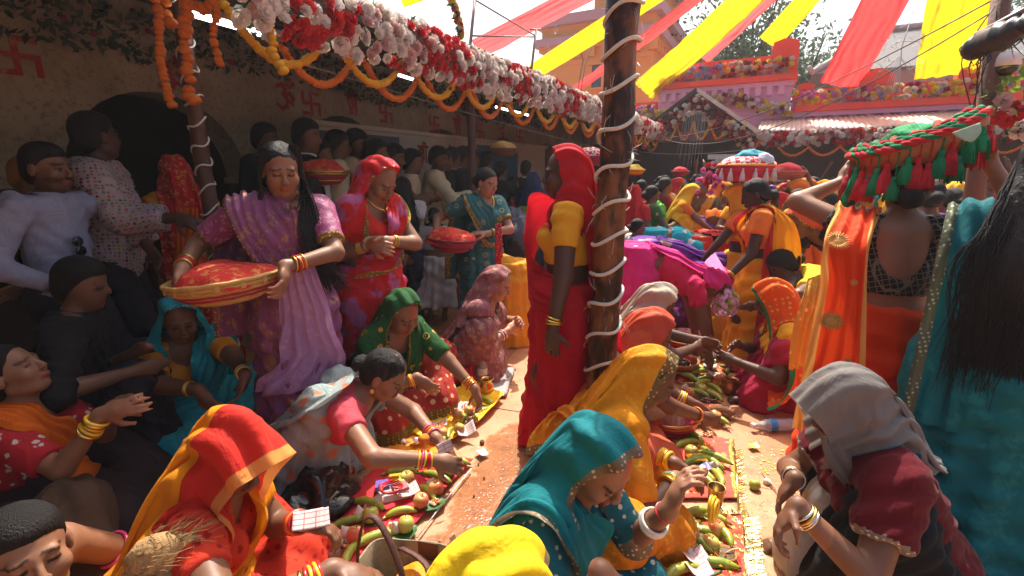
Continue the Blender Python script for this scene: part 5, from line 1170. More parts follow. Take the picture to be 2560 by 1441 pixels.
# older woman in printed red
M = cloth('printed_red', (.62, .02, .025), 'blotch', (.48, .12, .26), 8, trans=.15, var=.2)
P = person('grey haired woman in a printed red sari looking down with clasped hands', None, 120, 1.56, headat=(948, 445, 2.75), hi=2, look=(116, 36), tone='mid', lean=5, hands=(at(962, 602, 2.62), at(930, 612, 2.62)), hdir=(A(-.8, -.4, .1), A(.8, -.4, -.1)), curl=(1.1, 1.1), fat=1.15, elb=(A(.7, .4, -.6), A(-.9, .2, -.5)))
blouse(P, cloth('red_blouse', (.66, .03, .02)), .5, .2)
skirt(P, M, .26, .19, seed=6); hair(P, 'cap', grey=(.32, .30, .28), h=.008)
veil(P, M, front=-.035, drop=.2, spread=.21, back=.45, edge=.012, fold=(8, .009, 2, .003), seed=3, open_=.095, chest=.07)
pallu(P, M, True, .5, {'v0': .025}, (6, .011), .15, seed=6)
bangles(P, 1, [GOLD, GOLD, YBANG], .06, .014); bangles(P, 0, [GOLD, GOLD], .06, .014); necklace(P, GOLD, .05)

# woman in turquoise, seated in the shade
M = cloth('turquoise_sari', (.02, .30, .36), 'brocade', (.04, .38, .42), 20, trans=.2, trim=(.3, .5, .5))
P = person('woman in an orange blouse and turquoise sari sitting in the shade', None, 128, 1.55, headat=(450, 800, 2.35), pelz=.16, lean=14, look=(140, 18), tone='brown', hands=(at(618, 945, 2.15), at(498, 975, 2.02)), feet=((.34, -.12), (.36, .16)), knee=(A(.6, .5, .4), A(-.6, -.6, .4)), fat=1.18, elb=(A(.9, .1, -.4), A(-.9, -.2, -.3)), hdir=(A(-.2, -.4, -.8), A(.6, -.2, -.7)))
blouse(P, cloth('orange_blouse', (.62, .22, .02)), .75, .2); lap(P, M, seed=2); hair(P, 'cap')
veil(P, M, front=.0, drop=.3, spread=.23, back=.4, edge=.006, fold=(8, .008, 2, .003), seed=4, open_=.085, chest=.09); pallu(P, M, True, .3, None, (6, .012), .15, seed=3)
bangles(P, 0, [YBANG, TBANG, GOLD, YBANG], .04, .011); bangles(P, 1, [GOLD, GOLD], .05)

# woman with a hooded red and orange veil, front left
M = cloth('marigold_red_sari', (.62, .045, .02), 'floral', (.35, .012, .01), 26, trim=(.80, .33, .10), trimpat=False, trans=.2, trim_metal=.2)
MV = cloth('marigold_veil', (.85, .30, .01), None, trim=(.80, .30, .08), col3=(.62, .03, .02), trimpat=False, trans=.22, trim_metal=.25)
P = person('woman with a deep red and marigold veil hiding her face, holding paper notes', None, 72, 1.58, headat=(590, 1165, 1.22), pelz=.15, hi=2, lean=26, look=(116, 30), tone='brown', hands=(at(758, 1305, 1.26), at(835, 1425, 1.02)), hdir=(A(.8, .1, -.4), A(.9, .1, -.3)), palm=(A(0, -.3, -1), A(0, -.3, -1)), feet=((.36, -.18), (.36, .16)), knee=(A(.3, 1, .5), A(.3, -1, .4)), fat=1.1, curl=(.8, .4))
blouse(P, M, .5, .1); lap(P, M, seed=4); hair(P, 'cap')
veil(P, MV, front=.075, drop=.26, spread=.2, back=.5, band=.19, edge=.028, fold=(6, .017, 2, .005), seed=5, open_=.102, chest=.05)
pallu(P, MV, True, .3, None, (5, .014), .15, seed=2)
bangles(P, 0, [RBANG, OBANG, RBANG, OBANG, RBANG], .03, .011, thick=.005); bangles(P, 1, [RBANG, YBANG, RBANG, YBANG, RBANG, GOLD], .03, .010, thick=.005)

# young man at the lower left corner
P = person('bare shouldered young man bending his head at the lower left corner', None, 95, 1.62, headat=(72, 1402, 1.0), hi=2, pelz=.12, lean=56, look=(122, -6), tone='mid', female=False, hands=(at(330, 1560, 1.15), at(260, 1620, .95)), feet=((.36, -.18), (.36, .16)), knee=(A(.3, .8, .6), A(.3, -.8, .4)), syaw=-25)
lap(P, cloth('brown_dhoti', (.07, .04, .025)), seed=3); hair(P, 'short'); 
P0 = P; d = unit(P.el[0] - P.sh[0]); c = P.sh[0] + (P.el[0] - P.sh[0]) * .62
MB().tube([c + unit(np.cross(d, Z3)) * .052 * math.cos(t) + np.cross(d, unit(np.cross(d, Z3))) * .052 * math.sin(t) for t in np.linspace(0, 6.283, 20, endpoint=False)], .006, PBANG, 6, True).build('armband', P.root, recalc=False)

# woman leaning at the left edge
M = cloth('orange_shawl', (.70, .14, .01), None, trans=.2)
P = person('woman in a red blouse and orange shawl leaning in the shade at the left edge', None, 70, 1.52, headat=(45, 990, 1.68), pelz=.14, lean=10, look=(72, -24), tone='mid', hands=(at(285, 1015, 1.75), at(255, 1035, 1.55)), feet=((.36, -.18), (.36, .16)), knee=(A(.2, .8, .6), A(.2, -.8, .5)), elb=(A(0, .3, -1), A(0, -.3, -1)), hdir=(A(.9, 0, .3), A(.9, .2, .2)))
blouse(P, cloth('maroon_print_blouse', (.42, .02, .03), 'floral', (.6, .5, .45), 26), .8, .2); lap(P, cloth('dark_skirt', (.05, .03, .03)), seed=5); hair(P, 'bun', bunz=-.06)
pallu(P, M, False, .3, None, (5, .012), .14, seed=7); bangles(P, 1, [YBANG, GOLD, YBANG, YBANG, GOLD], .03, .013, .036, .007); bangles(P, 0, [GOLD], .05)

# men in the shade of the left gallery
P = person('man in a dark shirt sitting with his back turned, in the dark left corner', None, 60, 1.65, headat=(207, 712, 2.15), pelz=.36, lean=14, look=(75, 12), tone='brown', female=False, hands=(at(340, 880, 2.2), at(330, 930, 2.0)), feet=((.36, -.14), (.36, .14)), fat=1.15, hi=False)
shirt(P, cloth('black_shirt', (.02, .016, .018)), 1.2); lap(P, cloth('dark_trousers', (.025, .022, .028)), seed=8); hair(P, 'short')
st = MB(); st.box((-2.05, 2.2, .10), (.34, .3, .03), plain('dark_wood', (.07, .035, .02), .6)); 
for x in (-.13, .13):
    for y in (-.11, .11): st.box((-2.05 + x, 2.2 + y, .045), (.035, .035, .09), MATS['dark_wood'])
tag(st.build('low_stool'), 'low dark wooden stool under the seated man in the dark corner', 'stool')
P = person('man in a pale lilac shirt with sunglasses hung on its front, at the left edge', None, 95, 1.60, headat=(125, 450, 2.45), look=(88, 4), tone='brown', female=False, lean=2, hi=True, hands=(at(60, 700, 2.35), at(140, 720, 2.2)), beard=True)
shirt(P, cloth('lilac_shirt', (.30, .29, .37), 'stripe', (.27, .26, .35), 60, trans=.03), 1.9, off=.012); trousers(P, MATS['dark_trousers']); hair(P, 'short')
c = P.neck + P.tf * .15 - P.u * .22 + P.r * .02
g = MB()
for k in (-1, 1): g.lathe([(.001, -.004), (.026, -.004), (.026, .004), (.001, .004)], c + P.r * k * .004 - P.u * (.0 + .05 * (k < 0)), plain('black_plastic', (.012, .012, .014), .15, 0, .1, 20, 0, .6), 14, np.array([P.r, P.u, P.tf]))
g.tube([c + P.u * .02 + P.tf * .004, c - P.u * .06 + P.tf * .004], .004, MATS['black_plastic'], 6); tag(g.build('sunglasses', loc=P.base), 'dark sunglasses hanging on the front of a pale lilac shirt', 'sunglasses')
M = cloth('diamond_kurta', (.42, .32, .30), 'multi', scale=46, trans=.04)
P = person('tall man in a pale kurta printed with small diamonds, his face turned away', None, 62, 1.80, headat=(232, 305, 2.95), look=(18, -4), tone='dark', female=False, lean=3, hands=(at(420, 700, 2.8), at(446, 545, 2.75)), hdir=(None, A(.9, -.2, -.25)), hi=True, elb=(None, A(0, -.3, -1)))
shirt(P, M, 1.75, -.62, off=.035, seed=3); trousers(P, MATS['dark_trousers']); hair(P, 'short')
P = person('man with an orange cap of cloth, half out of frame at the far left', (-3.0, 2.95), 80, 1.55, look=(80, 5), tone='mid', female=False, hi=False); shirt(P, MATS['black_shirt'], 1.5); trousers(P, MATS['dark_trousers']); hair(P, 'short', col=(.30, .12, .02))

# green sari, seated beside the yellow cloth
M = cloth('green_brocade', (.02, .095, .025), 'motif', (.50, .34, .05), 13, trans=.1, metal2=.5, trim=(.5, .34, .06))
P = person('woman in a green sari with gold motifs sitting at the head of the yellow cloth', None, 128, 1.55, headat=(1008, 785, 2.5), pelz=.15, lean=26, look=(135, 30), tone='mid', hands=(at(1188, 975, 2.52), at(1045, 945, 2.4)), feet=((.34, -.2), (.32, .18)), knee=(A(.7, .6, .5), A(-.2, -.8, .5)), fat=1.12, sindoor=True, hdir=(A(.3, -.3, -.9), A(.7, -.2, -.5)), curl=(.9, .8))
blouse(P, M, .85, .2); lap(P, cloth('maroon_dotted', (.36, .03, .02), 'dots', (.75, .45, .22), 17, trim=(.45, .30, .06)), seed=6, trimw=.09); hair(P, 'cap')
veil(P, M, front=-.01, drop=.25, spread=.2, back=.4, edge=.012, fold=(8, .008, 2, .003), seed=6, open_=.09, chest=.06); pallu(P, M, True, .3, {'v1': .03}, (6, .010), .13, seed=8)
bangles(P, 0, [GOLD, RBANG, GOLD, OBANG, GOLD], .03, .011); bangles(P, 1, [OBANG, YBANG, OBANG], .03, .011)

# pink blouse
M = cloth('grey_floral', (.33, .40, .39), 'floral', (.55, .22, .12), 11, trans=.15, var=.25)
P = person('woman in a pink blouse and pale floral sari squatting and reaching out a banknote', None, 90, 1.55, headat=(962, 938, 2.0), pelz=.22, pelf=-.03, hi=2, lean=50, look=(96, 34), tone='mid', hands=(at(1092, 1098, 1.98), at(1085, 1150, 1.72)), hdir=(A(.75, -.3, -.5), A(.95, .05, -.3)), palm=(A(0, -.4, -.9), A(0, .8, -.6)), feet=((.24, -.16), (.16, .05)), knee=(A(.7, .25, 1), A(.3, -.12, 1)), hump=.035, curl=(.8, .9), fat=1.05)
blouse(P, cloth('pink_blouse', (.62, .075, .10)), .42, .17); lap(P, M, seed=7, k=.06, hip=.165, hemr=.085, thigh=.10, shin=.08); hair(P, 'bun', grey=(.10, .09, .09))
r_, f_, u_ = P.r, P.f, P.u; b = P.base
ribbon(P, [b + P.neck + P.tf * .10 - u_ * .12 - r_ * .06, b + P.neck + P.tf * .08 - r_ * .1, b + P.neck - r_ * .04 - P.tf * .08 + u_ * .02, b + P.neck + r_ * .09 - P.tf * .10 - u_ * .03, b + P.neck + r_ * .11 - P.tf * .13 - u_ * .18, b + P.neck + r_ * .03 - P.tf * .16 - u_ * .36], [r_ * .05, r_ * .07 + u_ * .04, u_ * .08 + r_ * .03, r_ * .10 + u_ * .03, r_ * .11, r_ * .10], M, 'sari_end', None, (6, .012), off=.01, it=16, sm=.25, seed=3)
earring(P, 1, GOLD); bangles(P, 1, [YBANG, RBANG, RBANG, YBANG, PBANG, YBANG], .015, .010, thick=.005); bangles(P, 0, [PBANG, YBANG, RBANG, OBANG, PBANG], .03, .011)

# mauve crouching woman
M = cloth('dusty_mauve', (.30, .11, .12), 'brocade', (.45, .28, .17), 20, trans=.1, metal2=.3, trim=(.55, .36, .2))
P = person('woman crouching in a dusty mauve sari with embroidered veil', None, 98, 1.5, headat=(1243, 712, 3.2), pelz=.24, lean=26, look=(98, 24), tone='fair', hands=(at(1290, 800, 3.3), at(1268, 828, 3.2)), feet=((.22, -.1), (.22, .1)), sindoor=True, curl=(.9, .9))
blouse(P, M, .7, .15); lap(P, M, seed=9, k=.09); hair(P, 'cap'); veil(P, M, front=-.02, drop=.26, spread=.2, back=.4, edge=.028, seed=7, open_=.09); bangles(P, 1, [RBANG, WBANG, RBANG, WBANG], .03, .012); earring(P, 1, GOLD)

# teal sari woman with red basket
M = cloth('teal_silk', (.035, .17, .17), 'motif', (.45, .40, .16), 12, trim=(.50, .36, .12), trans=.1, metal2=.3, rough=.5)
P = person('woman in a teal silk sari and gold necklace carrying a red basket', None, 150, 1.50, headat=(1217, 455, 3.95), look=(128, 18), tone='fair', lean=4, hands=(at(1215, 585, 3.78), at(1090, 590, 3.74)), hdir=(A(-.7, -.3, .1), A(.5, -.4, -.6)), bindi=True, sindoor=True, elb=(A(.9, .2, -.4), A(-.9, .2, -.4)))
blouse(P, M, .7, .2, trimw=.04); skirt(P, M, .25, seed=8); pallu(P, M, False, .5, {'v0': .05}, (5, .008), .15, seed=4); hair(P, 'bun'); necklace(P, GOLD, .17, .007); earring(P, 1, GOLD); earring(P, -1, GOLD); bangles(P, 0, [TBANG, GOLD], .05); bangles(P, 1, [SBANG, GOLD], .03)
tas = MB()
for i in range(9):
    p = at(1240 + 3.2 * (i % 5), 560 + (i % 2) * 5, 3.72); tas.tube([p, p - Z3 * (.12 + .03 * (i % 3)), p - Z3 * (.27 + .02 * (i % 4))], [.006, .010, .014], cloth('red_tassel', (.55, .02, .03), 'dots', (.6, .5, .45), 60), 6)
tag(tas.build('tassel'), 'bunch of red beaded strings hanging beside the teal sari', 'tassel')

# girl and child behind, standing woman's back
P = person('girl with a long ponytail in a white top and dark jeans, seen from behind', bs(1030, 4.3), -25, 1.42, look=(-20, 5), tone='mid', hands=(None, at(1010, 660, 4.15)), hi=False); shirt(P, cloth('white_top', (.62, .56, .5), trans=.1), .45, .02, .015); trousers(P, cloth('jeans', (.035, .045, .09)), .012); hair(P, 'long', long_=.45, wid=.10, strands=40, seed=4)
P = person('small child in a white frilled dress facing the wall', bs(1098, 4.5), 0, 1.13, look=(5, 5), tone='mid', hi=False); blouse(P, MATS['white_top'], .5, .2, .014); skirt(P, MATS['white_top'], .25, .13, seed=4, pleats=(9, .05), low=.2); hair(P, 'bun')
P = person('woman in red with a low black bun and a ring clip, seen from behind', bs(822, 3.55), -20, 1.42, look=(-30, 4), tone='mid', hi=False); blouse(P, MATS['red_blouse'], .5); skirt(P, cloth('deep_red_sari', (.42, .012, .018), trans=.1), .25, seed=5); pallu(P, MATS['deep_red_sari'], True, .5); hair(P, 'bun', bunz=-.05)
M = cloth('red_gold_sari', (.48, .015, .02), 'brocade', (.60, .25, .08), 24, trim=(.8, .5, .2), trans=.1)
P = person('woman in a red veil with gold border behind the spiral wound pole', bs(520, 3.35), -50, 1.56, look=(-50, 5), tone='brown', hi=False); blouse(P, MATS['orange_blouse'], .6); skirt(P, M, .25, seed=5); veil(P, M, front=.03, edge=.04, back=.6, drop=.3, seed=8)
ribbon(P, [at(470, 520, 3.15), at(470, 650, 3.15), at(480, 800, 3.15)], [A(.05, .02, 0), A(.08, .02, 0), A(.09, .02, 0)], MATS['orange_shawl'], 'sari_end', None, (4, .012), free=True)

# front teal woman
M = cloth('teal_georgette', (.008, .17, .19), None, trim=(.42, .33, .22), trans=.16, var=.12)
ME = cloth('teal_sequin', (.012, .10, .12), 'dots', (.55, .50, .40), 34, trim=(.45, .36, .24), metal2=.6, trans=.05)
P = person('woman in a teal veil with a broad beaded border sitting nearest the camera', None, 118, 1.56, headat=(1490, 1165, 1.16), hi=2, pelz=.14, lean=20, look=(134, 36), tone='mid', hands=(at(1672, 1275, 1.16), at(1505, 1430, .92)), hdir=(A(.35, .1, .9), A(.5, .1, -.6)), palm=(A(.8, -.1, -.5), A(0, 0, -1)), feet=((.34, -.2), (.32, .18)), knee=(A(.8, .6, .4), A(-.3, -.8, .4)), elb=(A(.6, -.2, -1), A(-.1, -.5, -1)), curl=(.75, .6), fat=1.05, sindoor=True)
blouse(P, ME, 1.02, .1, trimw=.03); lap(P, ME, seed=9); hair(P, 'cap')
veil(P, M, front=-.01, drop=.34, spread=.22, back=.45, edge=.045, fold=(8, .012, 2, .004), seed=9, open_=.092, chest=.09, nu=60, nv=90)
pallu(P, M, False, .3, {'v0': .04}, (5, .012), .15, seed=9)
bangles(P, 0, [WBANG, WBANG], .10, .014, .040, .0055, 2.0); bangles(P, 0, [RBANG], .02, .01, .031, .003); bangles(P, 1, [WBANG, SBANG], .06, .014, .038)

# yellow veil at the bottom edge
M = cloth('lemon_veil', (.82, .56, .015), None, trim=(.75, .58, .28), trans=.2)
P = person('head in a lemon yellow veil with a silvery border at the bottom edge', None, 15, 1.55, headat=(1228, 1485, .82), pelz=.10, lean=40, hump=.05, look=(62, 34), tone='brown', hands=(at(1150, 1800, .75), at(1300, 1800, .75)), feet=((.34, -.2), (.32, .18)), knee=(A(.2, .8, .4), A(.2, -.8, .4)))
lap(P, M); hair(P, 'cap'); veil(P, M, front=.04, edge=.04, drop=.3, back=.4, seed=10, spread=.15, fold=(7, .010, 2, .004))

# row on the far side of the offering cloth
M = cloth('saffron_sari', (.80, .25, .015), 'brocade', (.85, .42, .04), 22, trim=(.60, .40, .18), trans=.2)
MVY = cloth('saffron_veil', (.82, .30, .012), 'brocade', (.85, .36, .03), 26, trim=(.55, .38, .17), trans=.2)
P = person('woman in a yellow veil with wide gold embroidery arranging bananas', None, 92, 1.56, headat=(1622, 968, 1.75), hi=2, pelz=.17, lean=26, look=(94, 30), tone='brown', hands=(at(1690, 1160, 1.78), at(1690, 1195, 1.62)), hdir=(A(.8, -.3, -.5), A(.9, .2, -.2)), palm=(A(-.2, -.8, -.6), A(0, .6, .7)), feet=((.36, -.18), (.36, .16)), knee=(A(.3, .6, .6), A(.3, -.7, .4)), curl=(.6, .6))
blouse(P, MATS['saffron_sari'], .85, .15); lap(P, M, seed=11); hair(P, 'cap')
veil(P, MVY, front=-.045, edge=.085, drop=.28, back=.42, spread=.21, seed=11, open_=.09, chest=.07); ribbon(P, [P.base + P.neck - P.tf * .16 - Z3 * .1, at(1440, 1000, 1.95), at(1390, 1060, 1.9), at(1380, 1130, 1.85)], [A(.06, .03, .06), A(.10, .03, .05), A(.11, .03, .03), A(.12, .03, 0)], M, 'sari_end', {'u1': .05}, (4, .013), free=True)
earring(P, 1, SBANG, .014); bangles(P, 0, [YBANG, GOLD, YBANG, YBANG], .03, .014, .036, .007, 1.4); bangles(P, 1, [TBANG, YBANG, YBANG, GOLD], .03, .013, .037, .008, 1.4)
M = cloth('salmon_veil', (.68, .13, .06), 'blotch', (.60, .09, .05), 9, trim=(.6, .2, .12), trans=.22)
P = person('woman in a salmon orange veil bending over the row of offerings', None, 92, 1.55, headat=(1628, 840, 2.2), pelz=.17, lean=30, look=(92, 28), tone='brown', hands=(at(1725, 1005, 2.35), at(1752, 1040, 2.2)), hdir=(A(.8, -.3, -.5), A(.9, .1, -.4)), feet=((.36, -.18), (.36, .16)), knee=(A(.3, .6, .6), A(.3, -.7, .4)))
blouse(P, M, .6, .15); lap(P, M, seed=12); hair(P, 'cap'); veil(P, M, front=-.01, edge=.012, seed=12, fold=(9, .008, 2, .003)); bangles(P, 0, [YBANG, YBANG, WBANG, YBANG], .03, .012); bangles(P, 1, [GOLD, OBANG], .03)
M = cloth('ash_scarf', (.42, .37, .30), 'brocade', (.50, .40, .22), 24, trans=.15)
P = person('woman in an ash grey embroidered scarf crouching beyond the salmon veil', None, 92, 1.52, headat=(1645, 765, 2.65), pelz=.17, lean=28, look=(92, 32), tone='dark', hands=(at(1745, 850, 2.85), at(1735, 870, 2.75)), feet=((.34, -.14), (.34, .14)), knee=(A(.3, .6, .6), A(.3, -.7, .4)))
blouse(P, M, .6, .15); lap(P, M, seed=13); hair(P, 'cap'); veil(P, M, front=-.02, edge=.02, seed=13)
# bending women behind
def bend(label, px, Y, mat, hmat, yaw=95, h=1.5, lean=98, tone='brown', veil_=True, hiv=False, hand=None, seed=1., bl=None, px2=None, headdown=62, bun=True, pz=None, pat=None):
    x, y = bs(px, Y); b = A(x, y, 0); f = fwd(yaw); hx = [b + f * .55 * h / 1.5 + rgt(yaw) * sg * .15 + Z3 * .12 for sg in (-1, 1)] if hand is None else hand
    P = person(label, (x, y), yaw, h, lean=lean, hump=.05, look=(yaw, headdown), tone=tone, hands=hx, hi=hiv, pelz=pz)
    blouse(P, bl or hmat, .5, .16, seed=seed, h=.014); skirt(P, mat, .26, .17, seed=seed, h=.015); hair(P, 'cap' if veil_ else 'bun', h=.011)
    if veil_: veil(P, mat, front=-.01, drop=.03, spread=.12, back=.46, seed=seed, edge=.02, nu=36, nv=48, chest=-.06)
    else: pallu(P, mat, True, .02, {'v0': .025}, (5, .008), .13, seed=seed)
    return P
MG = cloth('magenta_sari', (.72, .03, .22), 'floral', (.75, .05, .28), 6, trim=(.75, .30, .25), trans=.2)
bend('woman in a magenta sari bending down to the ground with her back bare', 1572, 3.35, MG, cloth('magenta_blouse', (.65, .02, .10), 'floral', (.5, .01, .05), 14), seed=1.2, lean=112, pz=.84)
MP = cloth('purple_sari', (.18, .045, .32), 'floral', (.60, .45, .40), 5, trim=(.5, .35, .35), trans=.15)
bend('woman in a purple sari with pale motifs bending behind the magenta one', 1600, 4.05, MP, MP, seed=2.2, lean=106, yaw=100)
MC = cloth('cyan_sari', (.02, .42, .52), 'dots', (.65, .65, .6), 7, trim=(.5, .2, .2), trans=.15)
bend('woman in a bright cyan dotted sari bending low', 1612, 4.95, MC, MC, seed=3.2, h=1.48, veil_=False)
MPC = cloth('plum_dress', (.17, .025, .13), 'blotch', (.22, .03, .16), 9)
P = person('child in a plum dress crouching by the offerings', bs(1738, 4.3), -95, 1.25, pelz=.28, lean=30, look=(-95, 30), tone='mid', hi=False); blouse(P, MPC, 1.4, .0, .016); lap(P, MPC); hair(P, 'short')
MO = cloth('olive_shirt', (.16, .19, .03), 'stripe', (.10, .12, .02), 9)
P = person('man in an olive green shirt bending away near the smoke', bs(1290, 5.4), 20, 1.6, lean=78, hump=.05, look=(20, 40), tone='brown', female=False, hi=False); shirt(P, MO, 1.2); trousers(P, MATS['dark_trousers']); hair(P, 'short')
P = person('man in a slate grey shirt bending behind the standing woman in red', bs(1312, 4.35), -35, 1.62, lean=66, hump=.05, look=(-40, 40), tone='brown', female=False, hi=False); shirt(P, cloth('slate_shirt', (.085, .085, .11)), 1.2); trousers(P, MATS['dark_trousers']); hair(P, 'short')
P = person('woman in a yellow wrap stooping behind the crouching mauve woman', bs(1282, 3.95), -60, 1.4, lean=80, pelz=.62, hump=.04, look=(-60, 50), tone='brown', hi=False); blouse(P, cloth('amber_wrap', (.75, .33, .02), trans=.15), .6, -.1); skirt(P, MATS['amber_wrap'], .24); hair(P, 'bun')

# right side: women standing and squatting
M = cloth('amber_sari', (.85, .36, .01), None, trim=(.55, .03, .03), trans=.22, trimpat=False, trim_metal=0)
P = person('slim woman in an amber sari with red border holding a pink plastic bag', None, -62, 1.43, headat=(1885, 505, 3.45), look=(-70, 26), tone='deep', lean=5, hands=(at(1818, 695, 3.26), None), hdir=(A(-.5, -.2, -.6), None), curl=(1.2, .5), elb=(A(.8, -.2, -.5), None))
blouse(P, cloth('orange_choli', (.75, .20, .03)), .45, .2); skirt(P, M, .25, .155, seed=9, trimw=.1); hair(P, 'bun', bunz=-.06); b = P.base; f, r = P.f, P.fr
ribbon(P, [b + P.pel + r * .15 + Z3 * .05, b + P.pel + f * .15 + Z3 * .18, b + P.neck + f * .12 - Z3 * .12 + r * .02, b + P.sh[0] + Z3 * .06 + r * .09, b + P.sh[0] - f * .12 - r * .02 - Z3 * .05, b + P.sh[0] - f * .16 - r * .03 - Z3 * .35, b + P.sh[0] - f * .17 - r * .03 - Z3 * .95], [Z3 * .1, Z3 * .1 + f * .03, f * .06 + Z3 * .05, f * .075, f * .10 + r * .02, f * .12 + r * .02, f * .13 + r * .03], M, 'sari_end', {'v1': .045}, (5, .012), seed=3)
bangles(P, 0, [OBANG, YBANG], .03); necklace(P, plain('black_thread', (.02, .015, .015), .6), .04, .003); earring(P, 0.98, GOLD)
MB().lathe([(.001, .02), (.022, .012), (.026, 0), (.022, -.012), (.001, -.02)], P.hd(.03, -.13, .0), plain('violet_ribbon', (.20, .03, .30), .6), 9).build('hair_tie', P.root, recalc=False)
M = cloth('turmeric_sari', (.82, .40, .02), 'brocade', (.85, .50, .05), 18, trim=(.8, .5, .15), trans=.22)
P = person('woman in a turmeric yellow veil carrying a red tasselled basket on her head', None, -50, 1.36, headat=(1842, 522, 4.0), look=(-60, 24), tone='deep', lean=3, hands=(at(1720, 690, 3.9), at(1930, 452, 4.1)), hdir=(None, A(-.2, 0, 1)), elb=(None, A(1, 0, -.3)), hi=False)
blouse(P, MATS['orange_choli'], .45); skirt(P, M, .25, seed=7); veil(P, M, front=.05, seed=7, back=.6, drop=.32, edge=.01); bangles(P, 1, [OBANG, PBANG, OBANG], .05, .02)
# squatting orange woman
M = cloth('tangerine_sari', (.78, .12, .012), 'dots', (.8, .45, .12), 30, trim=(.04, .22, .08), trans=.25, trimpat=False, trim_metal=0)
P = person('woman squatting in a tangerine sari with a green edged veil', None, -72, 1.52, headat=(1925, 795, 2.84), pelz=.23, lean=20, look=(-66, 22), tone='dark', hands=(at(1842, 905, 2.72), at(1848, 862, 2.92)), feet=((.26, -.12), (.26, .1)), fat=1.15, elb=(A(.6, -.9, -.6), None))
blouse(P, MATS['mustard_blouse'], .5, .15); lap(P, cloth('crimson_petticoat', (.35, .012, .045)), seed=4, k=.08); hair(P, 'cap'); veil(P, M, front=.03, edge=.02, seed=14, drop=.36, back=.6, spread=.22, fold=(7, .012, 2, .004)); 
ribbon(P, [at(2010, 860, 2.6), at(2020, 940, 2.5), at(1990, 985, 2.5), at(1920, 1000, 2.55)], [A(.1, .05, 0), A(.13, .05, 0), A(.12, .06, .03), A(.04, .08, .03)], M, 'sari_end', {'v0': .03}, (4, .014), free=True, seed=2)
# yellow blouse, bending
M = cloth('painted_orange', (.80, .30, .04), 'floral', (.65, .06, .10), 7, trans=.15)
P = person('woman in a yellow blouse and painted orange skirt stooping beside the tangerine veil', (2.42, 3.05), -75, 1.5, pelz=.66, lean=78, look=(-75, 40), tone='dark', hi=False, hands=(at(1900, 760, 3.0), at(1960, 760, 2.8))); blouse(P, cloth('lemon_blouse', (.85, .60, .02)), .6, .1); skirt(P, M, .30, .2, seed=5); hair(P, 'bun')
MGL = cloth('gold_tissue', (.55, .33, .04), 'dots', (.8, .55, .15), 24, rough=.35, metal2=.8, trans=.05)
ribbon(P, [at(2040, 690, 2.52), at(2025, 760, 2.45), at(2005, 840, 2.42), at(1998, 920, 2.42)], [A(.05, .02, .01), A(.065, .03, 0), A(.06, .03, 0), A(.07, .03, 0)], MGL, 'sari_end', None, (3, .014), free=True)
# salmon bending right
M = cloth('coral_sari', (.72, .10, .05), 'blotch', (.62, .07, .04), 7, trim=(.75, .40, .12), trans=.22)
bend('woman in a coral red sari bending low behind the amber sari', 2120, 3.75, M, M, yaw=-95, seed=6.1, h=1.6, lean=72, bl=cloth('black_choli', (.02, .02, .02)), pz=.85, headdown=40)
# orange standing woman with tray on the head
M = cloth('vermilion_sari', (.74, .060, .008), None, trim=(.72, .33, .08), trans=.22, trimpat=False, trim_metal=.3)
P = person('woman in a vermilion sari with round gold motifs carrying a tasselled tray on her head', None, 22, 1.52, headat=(2262, 482, 2.02), look=(28, 0), tone='mid', lean=0, hands=(at(2105, 455, 2.3), at(2478, 412, 1.98)), hdir=(A(.4, .5, .8), A(-.2, .2, 1)), elb=(A(-1, -.1, -.35), A(1, -.3, -.3)), fat=1.12)
blouse(P, cloth('black_net_choli', (.018, .017, .017), 'net', (.18, .15, .10), 44), .4, .17, backcut=.19, neckline=.08); hair(P, 'bun', bunz=-.05)
skirt(P, M, .27, .19, seed=10, folds=[(P.fr * .18 + Z3, .105, .011, .5, .4, .5), (P.fr * -.25 + Z3, .15, .008, .5, .4), (P.fr, .11, .005, .5, .4)])
b = P.base; f, r = P.f, P.fr
o = ribbon(P, [b + P.sh[0] + f * .10 - Z3 * .08, b + P.sh[0] + Z3 * .07, at(2118, 600, 1.84), at(2108, 720, 1.80), at(2094, 850, 1.78), at(2078, 980, 1.76), at(2064, 1095, 1.76)], [r * .075, r * .08, r * .078, r * .08, r * .09 - f * .02, r * .105 - f * .03, r * .12 - f * .03], M, 'sari_end', {'v0': .035, 'v1': .02}, (4, .016), 70, 30, .012, it=6, seed=6)
ZRI = plain('zari_thread', (.62, .30, .07), .45, .35, .3, 120, .5)
# round gold motifs woven in the sari end, laid on its surface
me = o.data; vv = np.array([v.co for v in me.vertices]).reshape(70, 30, 3); gn = gnorm(vv)
for q, (i, j) in enumerate(((24, 9), (33, 19), (42, 11), (50, 19), (58, 10), (65, 20))):
    c = vv[i, j]; ux = unit(vv[i, min(j + 3, 29)] - vv[i, j - 3]); n_ = gn[i, j]; n_ = n_ if n_ @ (-f) > 0 else -n_; uy = np.cross(n_, ux); mb = MB(); R0 = .043 if q % 2 == 0 else .012
    for k in range(22):
        a = 6.283 * k / 22; d0 = (ux * math.cos(a) + uy * math.sin(a)); mb.tube([c + n_ * .006 + d0 * R0 * .45, c + n_ * .007 + d0 * R0], .0022, ZRI, 4)
    mb.lathe([(R0 * .82, .003), (R0 * .78, .006), (.001, .0065)], c, ZRI, 18, np.array([ux, uy, n_])); mb.build('gold_motif', P.root, recalc=False)
